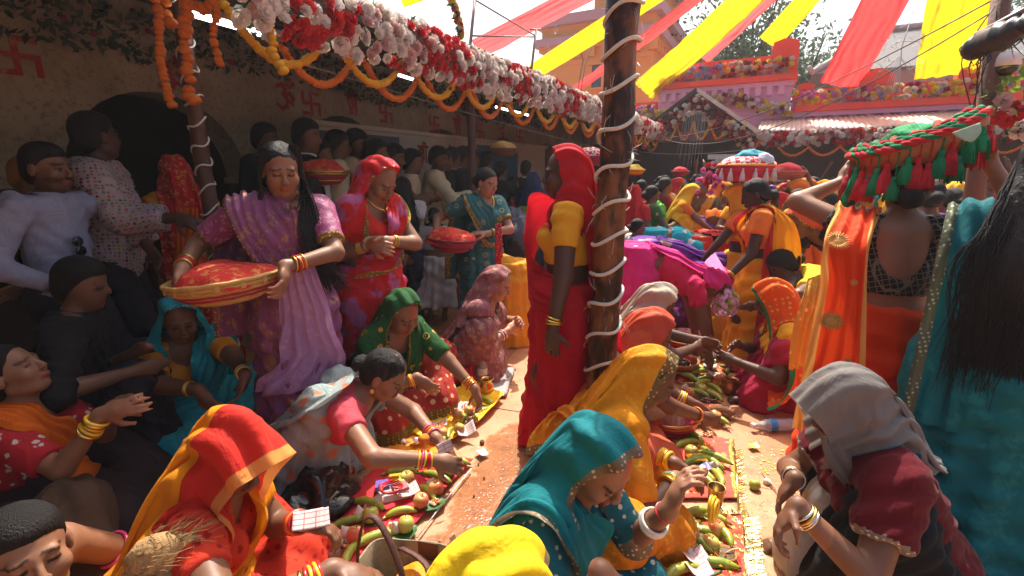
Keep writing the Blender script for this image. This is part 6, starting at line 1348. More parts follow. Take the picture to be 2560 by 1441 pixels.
# teal back with long hair
M = cloth('peacock_sari', (.006, .13, .145), 'brocade', (.012, .17, .18), 12, trim=(.25, .28, .18), trans=.12)
P = person('woman with long loose black hair and a white clip, in a peacock green sari', None, 40, 1.60, headat=(2640, 418, 1.58), look=(52, 4), tone='brown', lean=0, hands=(at(2750, 640, 1.7), None), fat=1.2)
blouse(P, cloth('green_choli', (.008, .06, .05)), .6, .18)
skirt(P, M, .34, .215, seed=11, folds=[(P.fr * -.3 + Z3, .085, .012, .7, .4, .5), (P.fr * .4 + Z3, .12, .008, .7, .4), (P.fr, .12, .005, .5, .4)])
b = P.base; f, r = P.f, P.fr
ribbon(P, [b + P.sh[0] + f * .1 - Z3 * .1, b + P.sh[0] + Z3 * .07, b + P.sh[0] - f * .13 - Z3 * .06, b + P.sh[0] - f * .17 - Z3 * .35, b + P.sh[0] - f * .20 - Z3 * .7], [r * .07, r * .07, r * .075, r * .08, r * .08], M, 'sari_end', {'v0': .03}, (3, .012), 60, 24, .012, seed=6)
hair(P, 'long', col=(.020, .017, .017), long_=.42, wid=.14, seed=3, strands=900, slong=.62)
c = P.neck - P.tf * .165 + P.u * .02 - P.r * .03; mb = MB(); WF = plain('white_clip', (.75, .72, .68), .4)
for k in range(5):
    a = 6.283 * k / 5; d0 = P.r * math.cos(a) + Z3 * math.sin(a); mb.box(c - P.tf * .02 + d0 * .015, (.024, .015, .006), WF, np.array([d0, np.cross(P.tf, d0), P.tf]), .7)
mb.build('hair_clip', P.root)
# grey veil, crouching front right
M = cloth('grey_gauze', (.235, .21, .195), None, trim=(.26, .22, .20), trans=.35, trimpat=False, trim_metal=0)
P = person('woman crouching in a grey gauze veil and dark red velvet blouse', None, -74, 1.58, headat=(2112, 1030, 1.40), hi=2, pelz=.27, lean=26, look=(-84, 26), tone='brown', hands=(at(1992, 1268, 1.20), at(1985, 1200, 1.42)), hdir=(A(-.6, -.15, -.75), A(-.5, -.1, -.85)), palm=(A(0, -.3, -.6), A(0, -.3, -.6)), feet=((.28, -.14), (.26, .12)), fat=1.08, curl=(.9, .6), elb=(A(.5, -.6, -1), A(0, .6, -.6)))
blouse(P, cloth('velvet_red', (.085, .004, .008), None, trim=(.55, .5, .42), sheen=.25, rough=.9, trans=0), .62, -.06, backcut=.13, trimw=.012, off=.03); lap(P, cloth('black_pants', (.010, .012, .014)), k=.05, hemr=.07, seed=4, crop=.0, hip=.15); hair(P, 'cap')
veil(P, M, front=.075, edge=.010, drop=.03, back=.10, spread=.10, chest=.12, open_=.082, seed=15, fold=(11, .007, 3, .004), nu=60, nv=84, it=3)
b = P.base; ribbon(P, [b + P.hd(-.075, .07, -.02), b + P.hd(-.085, .075, -.12), b + P.hd(-.08, .06, -.24), b + P.hd(-.06, .04, -.33)], [P.hf * .055, P.hf * .06, P.hf * .045, P.hf * .02], M, 'veil_end', None, (4, .008), free=True, seed=2)
bangles(P, 1, [SBANG, GOLD, SBANG, SBANG], .02, .009, .035); bangles(P, 0, [SBANG, GOLD, SBANG, SBANG], .02, .009, .035)
# ------------------------------------------------------------------ offering cloths on the ground
def gcloth(name, label, quad, mat, z=.026, nu=44, nv=44, rip=.006, seed=0, edges=None, cat='cloth', lobes=0.0, rise=.0):
    """cloth lying on the floor between four ground points (near-left, near-right, far-right, far-left in the photo)"""
    a, b, c, d = [G(*p) for p in quad]; U, Vv = np.meshgrid(np.linspace(0, 1, nu), np.linspace(0, 1, nv), indexing='ij'); U3, V3 = U[..., None], Vv[..., None]
    S = (a * (1 - V3) + b * V3) * (1 - U3) + (d * (1 - V3) + c * V3) * U3; P_ = S.reshape(-1, 3); n1 = noise(P_ * 9 + seed).reshape(nu, nv); n2 = noise(P_ * 26 + seed + 4).reshape(nu, nv)
    e = np.minimum(np.minimum(U, 1 - U), np.minimum(Vv, 1 - Vv)); cr = np.abs(np.sin(6.2832 * (n1 * 2.2 + U * .7))) ** 6
    S[..., 2] = z + rip * (n1 * 1.2 + .4 * n2 + cr * 1.2) * np.clip(e * 14, .12, 1) + rise * np.clip(.12 - e, 0, 1) * n1
    S[..., :2] += ((noise(P_ * 5 + seed + 11) - .5).reshape(nu, nv) * .035 * (1 + lobes))[..., None] * A(1, .6); base = A(*S[nu // 2, nv // 2]); base[2] = 0
    return tag(sheetobj(name, S, mat, None, edges, base=base, loc=base, thick=.002), label, cat)
RCL = cloth('red_cotton', (.60, .035, .045), None, trans=0, trim=(.65, .45, .12)); OCL = cloth('orange_satin', (.80, .26, .015), None, trans=0, rough=.5); YCL = cloth('yellow_satin', (.88, .50, .015), None, trans=0, rough=.5); CCL = cloth('coral_print', (.62, .10, .07), 'floral', (.70, .30, .16), 18, trans=0, trim=(.80, .58, .14)); ZAR = cloth('tinsel_red', (.50, .05, .03), 'brocade', (.85, .62, .16), 26, trans=0, metal2=.8, rough=.45, trim=(.85, .65, .2))
gcloth('red_cloth', 'red offering cloth spread on the floor left of the middle', ((640, 1500), (905, 1470), (1182, 1166), (985, 1138)), RCL, seed=1, nu=70, rise=.1)
gcloth('orange_cloth', 'orange satin cloth laid before the woman in green', ((845, 1112), (1078, 1168), (1235, 1012), (1095, 985)), OCL, seed=2, rise=.2)
gcloth('yellow_cloth', 'yellow satin cloth overlapping the orange one by the brass pot', ((1010, 1085), (1120, 1130), (1252, 1010), (1185, 965)), YCL, z=.036, seed=3, lobes=2.2, rip=.008, rise=.3)
q = MB(); q.tube([G(1042, 1345, .03), G(1110, 1255, .03), G(1178, 1172, .03)], .0035, plain('white_strip', (.75, .70, .66), .5), 4); tag(q.build('white_strip', recalc=False), 'thin white strip along the right edge of the red cloth', 'strip')
gcloth('coral_cloth', 'coral printed cloth with gold edging in the right hand row', ((1600, 1260), (1842, 1262), (1834, 1110), (1640, 1085)), CCL, seed=4, edges={'v1': .02})
gcloth('tinsel_cloth', 'red and gold tinsel cloth nearest the camera in the right hand row', ((1560, 1560), (1885, 1560), (1868, 1290), (1625, 1285)), ZAR, seed=5, z=.028, edges={'v1': .03, 'u1': .03})
gcloth('tinsel_cloth', 'red and gold tinsel cloth by the copper pot', ((1655, 1075), (1812, 1068), (1800, 1022), (1660, 1020)), ZAR, seed=6, z=.028); gcloth('tinsel_cloth', 'bright gold edged cloth before the salmon veil', ((1690, 965), (1820, 958), (1822, 875), (1725, 870)), ZAR, seed=7, z=.028, edges={'v1': .04})
gcloth('red_cloth', 'wrinkled red cloth with leaves farther up the right hand row', ((1690, 825), (1762, 825), (1748, 745), (1688, 745)), RCL, seed=8, rip=.02); gcloth('red_cloth', 'farthest small red cloth of the right hand row', ((1690, 742), (1740, 738), (1728, 712), (1694, 712)), RCL, seed=9, rip=.02)
gcloth('red_bundle', 'heap of crumpled red cloth beside the seated woman in green', ((1065, 985), (1195, 972), (1200, 905), (1085, 905)), RCL, seed=10, rip=.11, rise=.3)
gcloth('newspaper', 'crumpled wet grey paper on the floor behind the brass pot', ((1190, 1000), (1270, 1000), (1285, 925), (1215, 925)), plain('grey_paper', (.34, .30, .28), .7), seed=11, rip=.012, cat='paper', nu=16, nv=16)
# tinsel fringes
TINS = plain('tinsel', (.85, .66, .22), .22, 1.0, .2, 80, .1); TINS2 = plain('pale_tinsel', (.80, .68, .34), .2, 1.0, .2, 80, .1)
def fringe(p0, p1, n, L, label, mat, seed=0, side=1):
    rg = np.random.default_rng(seed); q = MB(); d = unit(p1 - p0); s_ = np.cross(d, Z3) * side
    q.tube([p0 + Z3 * .006, p1 + Z3 * .006], .005, mat, 5)
    for k in range(n):
        c = p0 + (p1 - p0) * rg.random() + Z3 * .004; e = c + (s_ + d * rg.normal() * .35) * L * rg.uniform(.5, 1.2) + Z3 * rg.uniform(.0, .018); q.box((c + e) / 2, (np.linalg.norm(e - c), .0018, .0008), mat, np.array([unit(e - c), unit(np.cross(Z3, e - c)), Z3]))
    o = q.build('tinsel_fringe', recalc=False); return tag(o, label, 'fringe')
fringe(G(1846, 1270, .03), G(1836, 1125, .03), 150, .035, 'gold fringe on the right edge of the coral cloth', TINS, 1); fringe(G(1870, 1500, .03), G(1856, 1300, .03), 330, .055, 'pale gold fringe on the right edge of the nearest tinsel cloth', TINS2, 2); fringe(G(1650, 1300, .03), G(1850, 1290, .03), 260, .045, 'pale gold fringe across the top of the nearest tinsel cloth', TINS2, 3, -1)
fringe(G(1700, 1470, .035), G(1690, 1330, .035), 200, .05, 'gold strand heap left of the notes on the nearest cloth', TINS, 4, -1); fringe(G(1700, 960, .03), G(1815, 960, .03), 120, .04, 'gold fringe in front of the copper pot cloth', TINS, 5, 1); fringe(G(1740, 1060, .03), G(1825, 1058, .03), 90, .03, 'silvery fringe by the stacked bananas', TINS2, 6, 1)
# ------------------------------------------------------------------ fruit
def banmat():
    m, n, b, out = _new('green_banana'); v = coord(n); oi = nd(n, 'ShaderNodeObjectInfo'); f = nz(n, v, 22, 4)
    c = mixc(n, ramp(n, f, .3, .7), (.14, .22, .020), (.36, .40, .035)); c = mixc(n, math_(n, 'MULTIPLY', oi.outputs['Random'], .8), c, (.42, .40, .05)); c = mixc(n, math_(n, 'MULTIPLY', ramp(n, nz(n, v, 70, 3), .64, .72), .7), c, (.06, .045, .015)); n.links.new(c, b.inputs['Base Color']); b.inputs['Roughness'].default_value = .38; bump(n, b, f, .15, .004); return m
BAN = banmat(); BTIP = plain('banana_tip', (.09, .06, .02), .7)
def ban_mesh(L, arc, r, seed):
    q = MB(); n = 9; P_ = []; R0 = L / arc
    for k in range(n): t = (k / (n - 1) - .5) * arc; P_.append(A(R0 * math.sin(t), R0 * (math.cos(t) - math.cos(arc / 2)), 0))
    rr = r * np.array([.38, .72, .92, 1.0, 1.0, 1.0, .90, .66, .32]); q.tube(P_, rr, BAN, 6, sect=(1, .92)); d = unit(P_[0] - P_[1]); q.tube([P_[0], P_[0] + d * L * .10, P_[0] + d * L * .2], [r * .36, r * .25, r * .3], BAN, 5); q.tube([P_[-1], P_[-1] + unit(P_[-1] - P_[-2]) * .008], [r * .3, r * .2], BTIP, 5); return q.mesh('banana')
BM = [ban_mesh(.150, .85, .0185, 0), ban_mesh(.135, 1.1, .018, 1), ban_mesh(.155, .6, .019, 2)]
def banana(px, py, deg, k, label, z=.018, tilt=0, grp='green bananas in the offerings', scale=1.0):
    """deg = direction of the long axis in the picture, counted from picture right, up positive"""
    p = G(px, py, z + .03 * 0); a = R_(deg); e = G(px + 20 * math.cos(a), py - 20 * math.sin(a), z); yaw = math.atan2(e[1] - p[1], e[0] - p[0]); p[2] = z + .012
    o = link('banana', BM[k % 3], None, p, (R_(tilt), 0, yaw), scale * (1.08 + .08 * math.sin(px))); return tag(o, label, 'banana', grp)
def lst(kind, items, ref, f):
    for i, it in enumerate(items): f(*it, '%s, %s from the near end of %s' % (kind, ORD[i], ref))
LB = [(885, 1392, 60, 1), (938, 1358, 20, 0), (872, 1316, 14, 0), (1004, 1292, 10, 1), (920, 1270, -14, 0), (1066, 1240, -42, 1), (1090, 1200, -18, 2), (1003, 1186, 4, 0), (1020, 1148, -2, 0), (1132, 1158, -10, 2)]
lst('green banana', [(x, y, d, k) for x, y, d, k in LB], 'the red cloth', lambda x, y, d, k, l: banana(x, y, d, k, l, .034, 25))
YB_ = [(1128, 1088, 70, 1), (1118, 1096, 65, 1), (1180, 1042, -38, 0), (1165, 1052, 50, 1), (1212, 1006, -22, 2)]
lst('small green banana', YB_, 'the yellow cloth', lambda x, y, d, k, l: banana(x, y, d, k, l, .045, 20, scale=.85))
RB_ = [(1785, 1420, -6, 2), (1763, 1378, 0, 2), (1760, 1342, -8, 0), (1782, 1306, -14, 1), (1757, 1206, -35, 1), (1752, 1190, -30, 0), (1776, 1180, -28, 1), (1768, 1160, -24, 0), (1764, 1140, -52, 1), (1718, 1117, 14, 0), (1730, 1099, -30, 1)]
lst('green banana', RB_, 'the right row by the tumbler', lambda x, y, d, k, l: banana(x, y, d, k, l, .034, 15))
RC_ = [(1794, 1056, -20, 1), (1780, 993, -30, 0), (1742, 988, -15, 1), (1784, 976, -34, 0), (1784, 946, 2, 2), (1770, 928, -12, 1), (1740, 920, -28, 0), (1776, 906, 2, 2), (1800, 905, 20, 1), (1752, 896, -20, 1)]
lst('green banana', RC_, 'the right row past the coconut', lambda x, y, d, k, l: banana(x, y, d, k, l, .034, 15))
RD_ = [(1705, 1440, 20, 0), (1730, 1360, -28, 1), (1718, 1332, 35, 2), (1800, 1340, -50, 1), (1745, 1290, 8, 0), (1700, 1180, 40, 1), (1790, 1200, -60, 1), (1785, 1150, -20, 0), (1742, 1160, 15, 2)]
lst('extra green banana', RD_, 'the right row by the tumbler', lambda x, y, d, k, l: banana(x, y, d, k, l, .05, 10))
RE_ = [(1725, 1040, 10, 1), (1760, 1052, -30, 0), (1722, 948, -25, 1), (1758, 962, 18, 0), (1808, 925, -50, 1), (1735, 905, 30, 2), (1750, 935, 5, 1)]
lst('extra green banana', RE_, 'the right row past the coconut', lambda x, y, d, k, l: banana(x, y, d, k, l, .05, 10))
RF_ = [(1722, 805, 12, 0), (1735, 790, -20, 1), (1715, 775, 20, 2), (1728, 760, -10, 0), (1712, 728, 14, 1), (1720, 720, -18, 2)]
lst('small green banana', RF_, 'the far red cloths', lambda x, y, d, k, l: banana(x, y, d, k, l, .04, 10, scale=.9))
APM = {}
def applemat(nm, c1, c2):
    m, n, b, out = _new(nm); v = coord(n); g = nd(n, 'ShaderNodeSeparateXYZ'); n.links.new(v, g.inputs[0]); f = math_(n, 'ADD', math_(n, 'MULTIPLY', g.outputs[0], 12), nz(n, coord(n, scale=(1, 1, .3)), 40, 4)); c = mixc(n, ramp(n, f, .2, .9), c1, c2); n.links.new(c, b.inputs['Base Color']); b.inputs['Roughness'].default_value = .28; return m
AP1 = applemat('green_apple', (.42, .42, .08), (.45, .24, .06)); AP2 = applemat('red_apple', (.55, .12, .05), (.60, .38, .12)); BULB = plain('pale_bulb', (.66, .55, .46), .6, 0, .15, 30, .1); STEMM = plain('fruit_stem', (.06, .04, .02), .8)
def apple_mesh(m):
    q = MB(); q.lathe([(.001, -.026), (.012, -.031), (.026, -.024), (.034, -.004), (.033, .014), (.024, .028), (.012, .030), (.004, .022), (.001, .021)], (0, 0, 0), m, 14, close=False); q.tube([A(0, 0, .02), A(.003, .001, .038)], [.0018, .0014], STEMM, 4); return q.mesh('apple')
APS = [apple_mesh(AP1), apple_mesh(AP2)]
def bulb_mesh():
    q = MB(); q.lathe([(.001, -.020), (.014, -.019), (.023, -.006), (.021, .008), (.010, .020), (.004, .030), (.001, .034)], (0, 0, 0), BULB, 10, close=False); return q.mesh('garlic_bulb')
BUM = bulb_mesh()
def put(mesh, name, px, py, z, label, cat, grp=None, sc=1.0, rot=None):
    p = G(px, py, z); return tag(link(name, mesh, None, p, rot or (R_(20 * math.sin(px)), R_(20 * math.cos(py)), px), sc), label, cat, grp)
for i, (x, y, k) in enumerate(((888, 1338, 1), (1014, 1312, 0), (926, 1288, 0), (1052, 1253, 1), (1090, 1220, 1), (1018, 1196, 0), (1122, 1173, 0), (1008, 1156, 0))): put(APS[k], 'apple', x, y, .066, '%s apple on the red cloth, %s from the near end' % (('greenish', 'reddish')[k], ORD[i]), 'apple', 'apples in the offerings')
for i, (x, y, k) in enumerate(((1105, 1082, 1), (1148, 1072, 0), (1172, 1027, 1), (1190, 1004, 0), (1143, 1036, 1))): put(APS[k], 'apple', x, y, .076, '%s apple on the yellow cloth, %s from the near end' % (('greenish', 'reddish')[k], ORD[i]), 'apple', 'apples in the offerings', .9)
for i, (x, y, k) in enumerate(((1722, 982, 1), (1754, 972, 0), (1788, 1040, 1))): put(APS[k], 'apple', x, y, .06, ('reddish apple beside the hand of the salmon veiled woman', 'green apple behind the dark bowl in the right hand row', 'pinkish apple below the coconut')[i], 'apple', 'apples in the offerings')
for i, (x, y) in enumerate(((864, 1332), (990, 1320), (898, 1284), (945, 1252), (1078, 1210), (994, 1200), (1102, 1176), (1038, 1154))): put(BUM, 'garlic_bulb', x, y, .055, 'pale round bulb on the red cloth, %s from the near end' % ORD[i], 'bulb', 'pale bulbs in the offerings', 1.1)
# leaf plates with heaps of nuts
BET = plain('betel_leaf', (.035, .11, .03), .4, 0, .35, 20, .2); NUT = plain('roasted_nut', (.50, .20, .06), .7, 0, .4, 40, .2); SEED = plain('pale_seed', (.62, .48, .32), .7, 0, .3, 40, .2)
def leafplate(px, py, z, rot, label, s_=.075):
    p = G(px, py, z); V = [A(-.9, 0, 0), A(-.5, .42, .1), A(.1, .5, .06), A(.6, .26, .08), A(1, 0, .16), A(.6, -.26, .08), A(.1, -.5, .06), A(-.5, -.42, .1), A(0, 0, -.02)]; c, s0 = math.cos(rot), math.sin(rot); V = [A(v[0] * c - v[1] * s0, v[0] * s0 + v[1] * c, v[2]) * s_ for v in V]
    q = MB(); q.add(V, [(i, (i + 1) % 8, 8) for i in range(8)], BET, True); tag(q.build('leaf', None, p, recalc=False), label, 'leaf', 'betel leaves under the offerings')
for i, (x, y) in enumerate(((868, 1350), (1010, 1332), (915, 1300), (1085, 1262), (1075, 1228), (1000, 1208), (1115, 1190), (1028, 1166), (1012, 1338))): leafplate(x, y, .037, i * 1.3, 'green leaf under the fruit on the red cloth, %s from the near end' % ORD[i])
for i, (x, y) in enumerate(((1200, 1020), (1172, 1060), (1770, 1420), (1758, 1332), (1740, 1195), (1760, 950))): leafplate(x, y, .046 if i < 2 else .036, i * 1.7, ('green leaf under the far end of the yellow cloth heap', 'green leaf under the paper on the yellow cloth', 'green leaf under the nearest right hand banana', 'green leaf under the folded notes', 'green leaf under the bananas by the tumbler', 'green leaf under the bananas past the coconut')[i])
def heap(px, py, z, n, rad, label, seed, mats=(NUT, SEED), s_=.0065):
    rg = np.random.default_rng(seed); c = G(px, py, z); q = MB()
    for k in range(n):
        a = rg.uniform(0, 6.28); r = rad * math.sqrt(rg.random()); p = A(math.cos(a) * r, math.sin(a) * r, (rad - r) * .45 * rg.random()); s2 = s_ * rg.uniform(.7, 1.3); q.lathe([(s2 * .4, -s2 * .8), (s2, 0), (s2 * .4, s2 * .8)], p, mats[int(rg.integers(0, len(mats)))], 5, np.array(Matrix.Rotation(a, 3, 'X')))
    o = q.build('nut_heap', None, c, recalc=False); tag(o, label, 'nuts'); o['kind'] = 'stuff'
heap(876, 1352, .045, 60, .035, 'heap of nuts beside the nearest reddish apple', 1); heap(985, 1318, .045, 55, .03, 'heap of nuts beside the garlic in the near middle of the red cloth', 2); heap(1088, 1255, .045, 30, .022, 'few nuts by the curved banana', 3); heap(1192, 1022, .055, 60, .04, 'scatter of nuts at the far end of the yellow cloth', 4); heap(1180, 1048, .055, 40, .03, 'nuts by the paper cone on the yellow cloth', 5); heap(1005, 1200, .045, 30, .025, 'pale nuts beside the third banana row', 6, (SEED, BULB)); heap(925, 1262, .045, 26, .025, 'pale nuts under the dark banana', 7, (SEED, BULB))
PETAL = plain('loose_petal', (.85, .33, .01), .8, 0, .3, 60, .3)
def petals(px, py, z, n, rad, label, seed):
    rg = np.random.default_rng(seed); c = G(px, py, z); P_ = rg.normal(size=(n, 3)) * A(rad, rad, rad * .3) * .5; P_[:, 2] = np.abs(P_[:, 2]); o = leaf_mass('petal_heap', P_, .016, PETAL, None, rg); o.location = Vector(c); tag(o, label, 'petals'); o['kind'] = 'stuff'
petals(1145, 1045, .07, 140, .06, 'orange petals on the paper in the yellow cloth', 1); petals(1110, 1065, .06, 110, .045, 'orange petals heaped in a small paper on the yellow cloth', 2); petals(1170, 1018, .065, 90, .04, 'orange petals by the far apple', 3); petals(1790, 1395, .04, 160, .07, 'yellow petals round the clay lamp', 4); petals(1695, 1400, .04, 120, .06, 'yellow petals left of the folded notes', 5)
for k, (x, y) in enumerate(((1228, 922), (1062, 1098))):
    p = G(x, y, .02) if k == 0 else D(1060, 1098, 1.76); tag(link('marigold', MG_ and fmesh('marigold', k, ORM), None, p, (0, 0, 0), .045), ('single orange marigold on the floor by the water bottle', 'orange marigold tucked at the bangles of the pink blouse woman')[k], 'flower')
# ------------------------------------------------------------------ paper notes, packets
def notemat(nm, c0, c1):
    m, n, b, out = _new(nm); v = coord(n, 'UV', (15, 15, 15)); k = nd(n, 'ShaderNodeTexBrick', offset=0.0, i_Scale=1.0); k.inputs['Color1'].default_value = (*c0, 1); k.inputs['Color2'].default_value = (*[x * .92 for x in c0], 1); k.inputs['Mortar'].default_value = (*c1, 1); k.inputs['Mortar Size'].default_value = .022; n.links.new(v, k.inputs[0]); f = nz(n, coord(n, 'UV', (300, 300, 300)), 1.0, 3); c = mixc(n, math_(n, 'MULTIPLY', ramp(n, f, .56, .66), .6), k.outputs[0], c1); n.links.new(c, b.inputs['Base Color']); b.inputs['Roughness'].default_value = .6; return m
NOTE = notemat('pink_note', (.70, .56, .54), (.50, .22, .24)); CARD = notemat('printed_card', (.66, .56, .53), (.42, .12, .13)); VIO = plain('violet_packet', (.16, .12, .42), .25, 0, .2, 20, .1, .5); CLR = plain('clear_wrap', (.62, .60, .60), .12, 0, .2, 15, .5, .6, trans=.3); GRP = plain('lime_packet', (.40, .55, .06), .3, 0, .2, 15, .2)
def note(p, ux, uy, w_, h_, label, mat=NOTE, bend_=.0, cat='paper note', fold=0.0, grp=None, name='paper_note'):
    U, Vv = np.meshgrid(np.linspace(-.5, .5, 9), np.linspace(-.5, .5, 9), indexing='ij'); ux, uy = unit(ux), unit(uy - ux * (np.dot(ux, uy) / np.dot(ux, ux))); nn = np.cross(ux, uy); S = U[..., None] * ux * w_ + Vv[..., None] * uy * h_ + nn * (bend_ * (U**2 + .4 * U * Vv) * w_ * 2 + fold * np.abs(U) * w_)[..., None]
    return tag(sheetobj(name, S, mat, None, thick=.0008, loc=p), label, cat, grp)
P_ = at(770, 1300, 1.235); note(P_, A(.75, .25, -.05), A(-.15, .5, .35), .088, .058, 'printed pale card held by the woman with the marigold red veil', CARD, .1); note(P_ + A(.012, .014, -.012), A(.7, .35, -.06), A(-.2, .5, .35), .088, .056, 'second printed card fanned under the first in the same hand', CARD, .12)
P_ = at(1112, 1118, 1.86); note(P_, A(.8, .5, .15), A(-.1, .3, .7), .07, .05, 'small pale card passed between the hands of the pink blouse woman', CARD, .1)
nl = [((1018, 1228), 30, .10, .07, 'pale printed card on the packet in the red cloth', CARD), ((1165, 1078), 20, .10, .075, 'folded pinkish note standing at the near edge of the yellow cloth', NOTE), ((1150, 1022), 60, .09, .07, 'pinkish note tilted up in the middle of the yellow cloth', NOTE), ((1172, 1010), 30, .07, .05, 'white paper under the hand of the woman in green', CARD), ((1100, 1060), 10, .08, .06, 'pinkish paper holding petals on the yellow cloth', NOTE), ((1050, 1100), 25, .08, .06, 'pale patterned paper on the orange cloth by the bangles', NOTE), ((1722, 1315), 12, .08, .06, 'pink note farthest from the camera on the nearest tinsel cloth', NOTE), ((1712, 1352), -30, .085, .06, 'folded pink note with a violet edge on the nearest tinsel cloth', NOTE), ((1735, 1396), 15, .085, .055, 'pink note between two bananas on the nearest tinsel cloth', NOTE), ((1745, 1430), 10, .085, .06, 'pink note at the bottom edge of the tinsel cloth', NOTE), ((1773, 890), 20, .10, .07, 'pale note farthest along by the two bowls', NOTE), ((1775, 916), -25, .09, .07, 'pale note on top of the bananas before the salmon veil', NOTE), ((1786, 936), -20, .09, .07, 'pale note in front of the squatting tangerine woman', NOTE), ((1732, 875), 40, .08, .06, 'crumpled pale note by the black bowl', NOTE), ((1235, 944), 30, .045, .035, 'small blue packet on the floor by the water bottle', VIO), ((1205, 1132), 35, .05, .06, 'torn silvery wrapper on the wet floor', CLR), ((1885, 1115), 5, .05, .045, 'green and gold leaf scrap on the floor beyond the coral cloth', GRP), ((1780, 1110), 0, .04, .05, 'brown crumpled leaf cup at the corner of the coral cloth', NUT)]
for i, ((x, y), dg, w_, h_, lb, mt) in enumerate(nl):
    z = .045 if i < 14 else .012; p = G(x, y, z + .018); a = R_(dg); up_ = .35 if i in (1, 2, 3, 7, 13) else .06; note(p, A(math.cos(a), math.sin(a), .12 * math.sin(i * 2)), A(-math.sin(a), math.cos(a), up_ * (1 + .3 * math.sin(i))), w_, h_, lb, mt, .25, 'paper note' if mt in (NOTE, CARD) else 'scrap', .35 if i in (1, 7, 8, 9) else .0)
# plastic packet bundle with red thread
q = MB(); p = G(985, 1232, .04); pk = thing('offering_packet', 'clear plastic packet bundle tied up with red thread, in the middle of the red cloth', 'packet', p)
for nm, dx, dy, dz, sx, sy, sz, mt, rz in (('packet', .0, .0, .012, .15, .11, .028, CLR, .3), ('violet_pouch', -.055, .015, .03, .07, .06, .016, VIO, .2), ('lime_pouch', .01, .045, .034, .075, .035, .014, GRP, -.1), ('white_card', .03, -.005, .036, .07, .07, .01, CARD, .5), ('yellow_label', -.01, .055, .05, .05, .02, .006, YEM, .1)):
    q = MB(); c, s0 = math.cos(rz), math.sin(rz); q.box((dx, dy, dz), (sx, sy, sz), mt, np.array([[c, s0, .06], [-s0, c, 0], [-.06, 0, 1]]), .86); q.build(nm, pk)
q = MB()
for k in range(5): q.tube([A(.0 + .038 * math.cos(t) * (1 + .1 * k), -.045 + .03 * math.sin(t) * (1 + .12 * k), .05 + .004 * k + .004 * math.sin(3 * t + k)) for t in np.linspace(0, 6.283, 22, endpoint=False)], .0028, RBANG, 5, True)
q.build('red_thread', pk, recalc=False)
p = G(1752, 1172, .06); note(p, A(.9, .2, .1), A(-.2, 1, .1), .10, .05, 'violet foil packet among the bananas by the bangled hands', VIO, .2, 'packet', 0, None, 'foil_packet')
q = MB()
for k in range(9): q.tube([A(-.045, -.03 + .007 * k, .0), A(0, -.03 + .007 * k, .006), A(.045, -.03 + .007 * k, 0)], .003, YBANG, 4)
tag(q.build('thread_bundle', None, G(1742, 1145, .07), recalc=False), 'flat bundle of yellow thread on the bananas of the coral cloth', 'thread')
for i, (x, y) in enumerate(((1745, 1378), (1700, 1345), (1790, 1300), (1735, 1215), (1760, 1110), (1705, 1010), (1790, 960), (1755, 915), (1712, 905), (1725, 795))): petals(x, y, .045, 60, .045, 'loose petals on the right row, %s clump from the near end' % ORD[i], 30 + i)
for i, (x, y, r_) in enumerate(((1720, 1300, .03), (1775, 1395, .03), (1748, 1318, .03), (1770, 1085, .03), (1725, 1195, .025), (1765, 1000, .03), (1735, 950, .03), (1780, 890, .03))): heap(x, y, .04, 40, r_, 'seeds on the right row, %s heap from the near end' % ORD[i], 60 + i)
for i, (x, y) in enumerate(((1775, 1360), (1722, 1378), (1790, 1320), (1785, 1165), (1728, 1130), (1712, 970), (1798, 948), (1745, 900))): put(BUM if i % 2 else APS[i // 2 % 2], 'garlic_bulb' if i % 2 else 'apple', x, y, .06, ('%s on the right row, %s fruit from the near end' % (('apple', 'pale bulb')[i % 2], ORD[i])), ('apple', 'bulb')[i % 2], 'extra fruit on the right row', 1.0)
# ------------------------------------------------------------------ pots, bottles, bowls, bags
COPP = plain('copper', (.50, .20, .09), .3, 1.0, .3, 20, .1); CLAY = plain('clay', (.42, .16, .07), .8, 0, .2, 20, .2); WATER = plain('oil', (.10, .06, .03), .05, 0, 0, 10, 0)
def lota(px, py, s_, label, mat, cat='pot', z=0.012, name='lota'):
    p = G(px, py, z); t = thing(name, label, cat, p); q = MB(); q.lathe([(.022 * s_, 0), (.034 * s_, .004 * s_), (.043 * s_, .03 * s_), (.040 * s_, .055 * s_), (.027 * s_, .075 * s_), (.030 * s_, .088 * s_), (.043 * s_, .096 * s_), (.041 * s_, .0975 * s_), (.027 * s_, .088 * s_), (.023 * s_, .075 * s_), (.036 * s_, .05 * s_), (.03 * s_, .012 * s_)], (0, 0, 0), mat, 22); q.build('vessel', t, recalc=False)
    q = MB(); q.lathe([(.001, .066 * s_), (.028 * s_, .066 * s_)], (0, 0, 0), WATER, 16, close=False); q.build('water', t, recalc=False)
lota(1217, 985, 1.15, 'polished brass pot at the far end of the yellow cloth', BRASS, z=.03); lota(1257, 912, .8, 'small brass pot on the floor beside the mauve woman', BRASS); lota(1824, 985, 1.15, 'copper pot on the floor in front of the tangerine woman', COPP); lota(868, 1195, 1.0, 'shiny copper pot in the shade behind the black bag', COPP)
p = G(1786, 1268, .03); t = thing('tumbler', 'tall brass tumbler by the hands of the yellow veiled woman', 'tumbler', p); MB().lathe([(.026, 0), (.030, .03), (.036, .10), (.037, .102), (.034, .10), (.028, .03), (.024, .006)], (0, 0, 0), plain('dull_brass', (.42, .30, .12), .35, 1.0, .3, 20, .1), 24).build('cup', t, recalc=False)
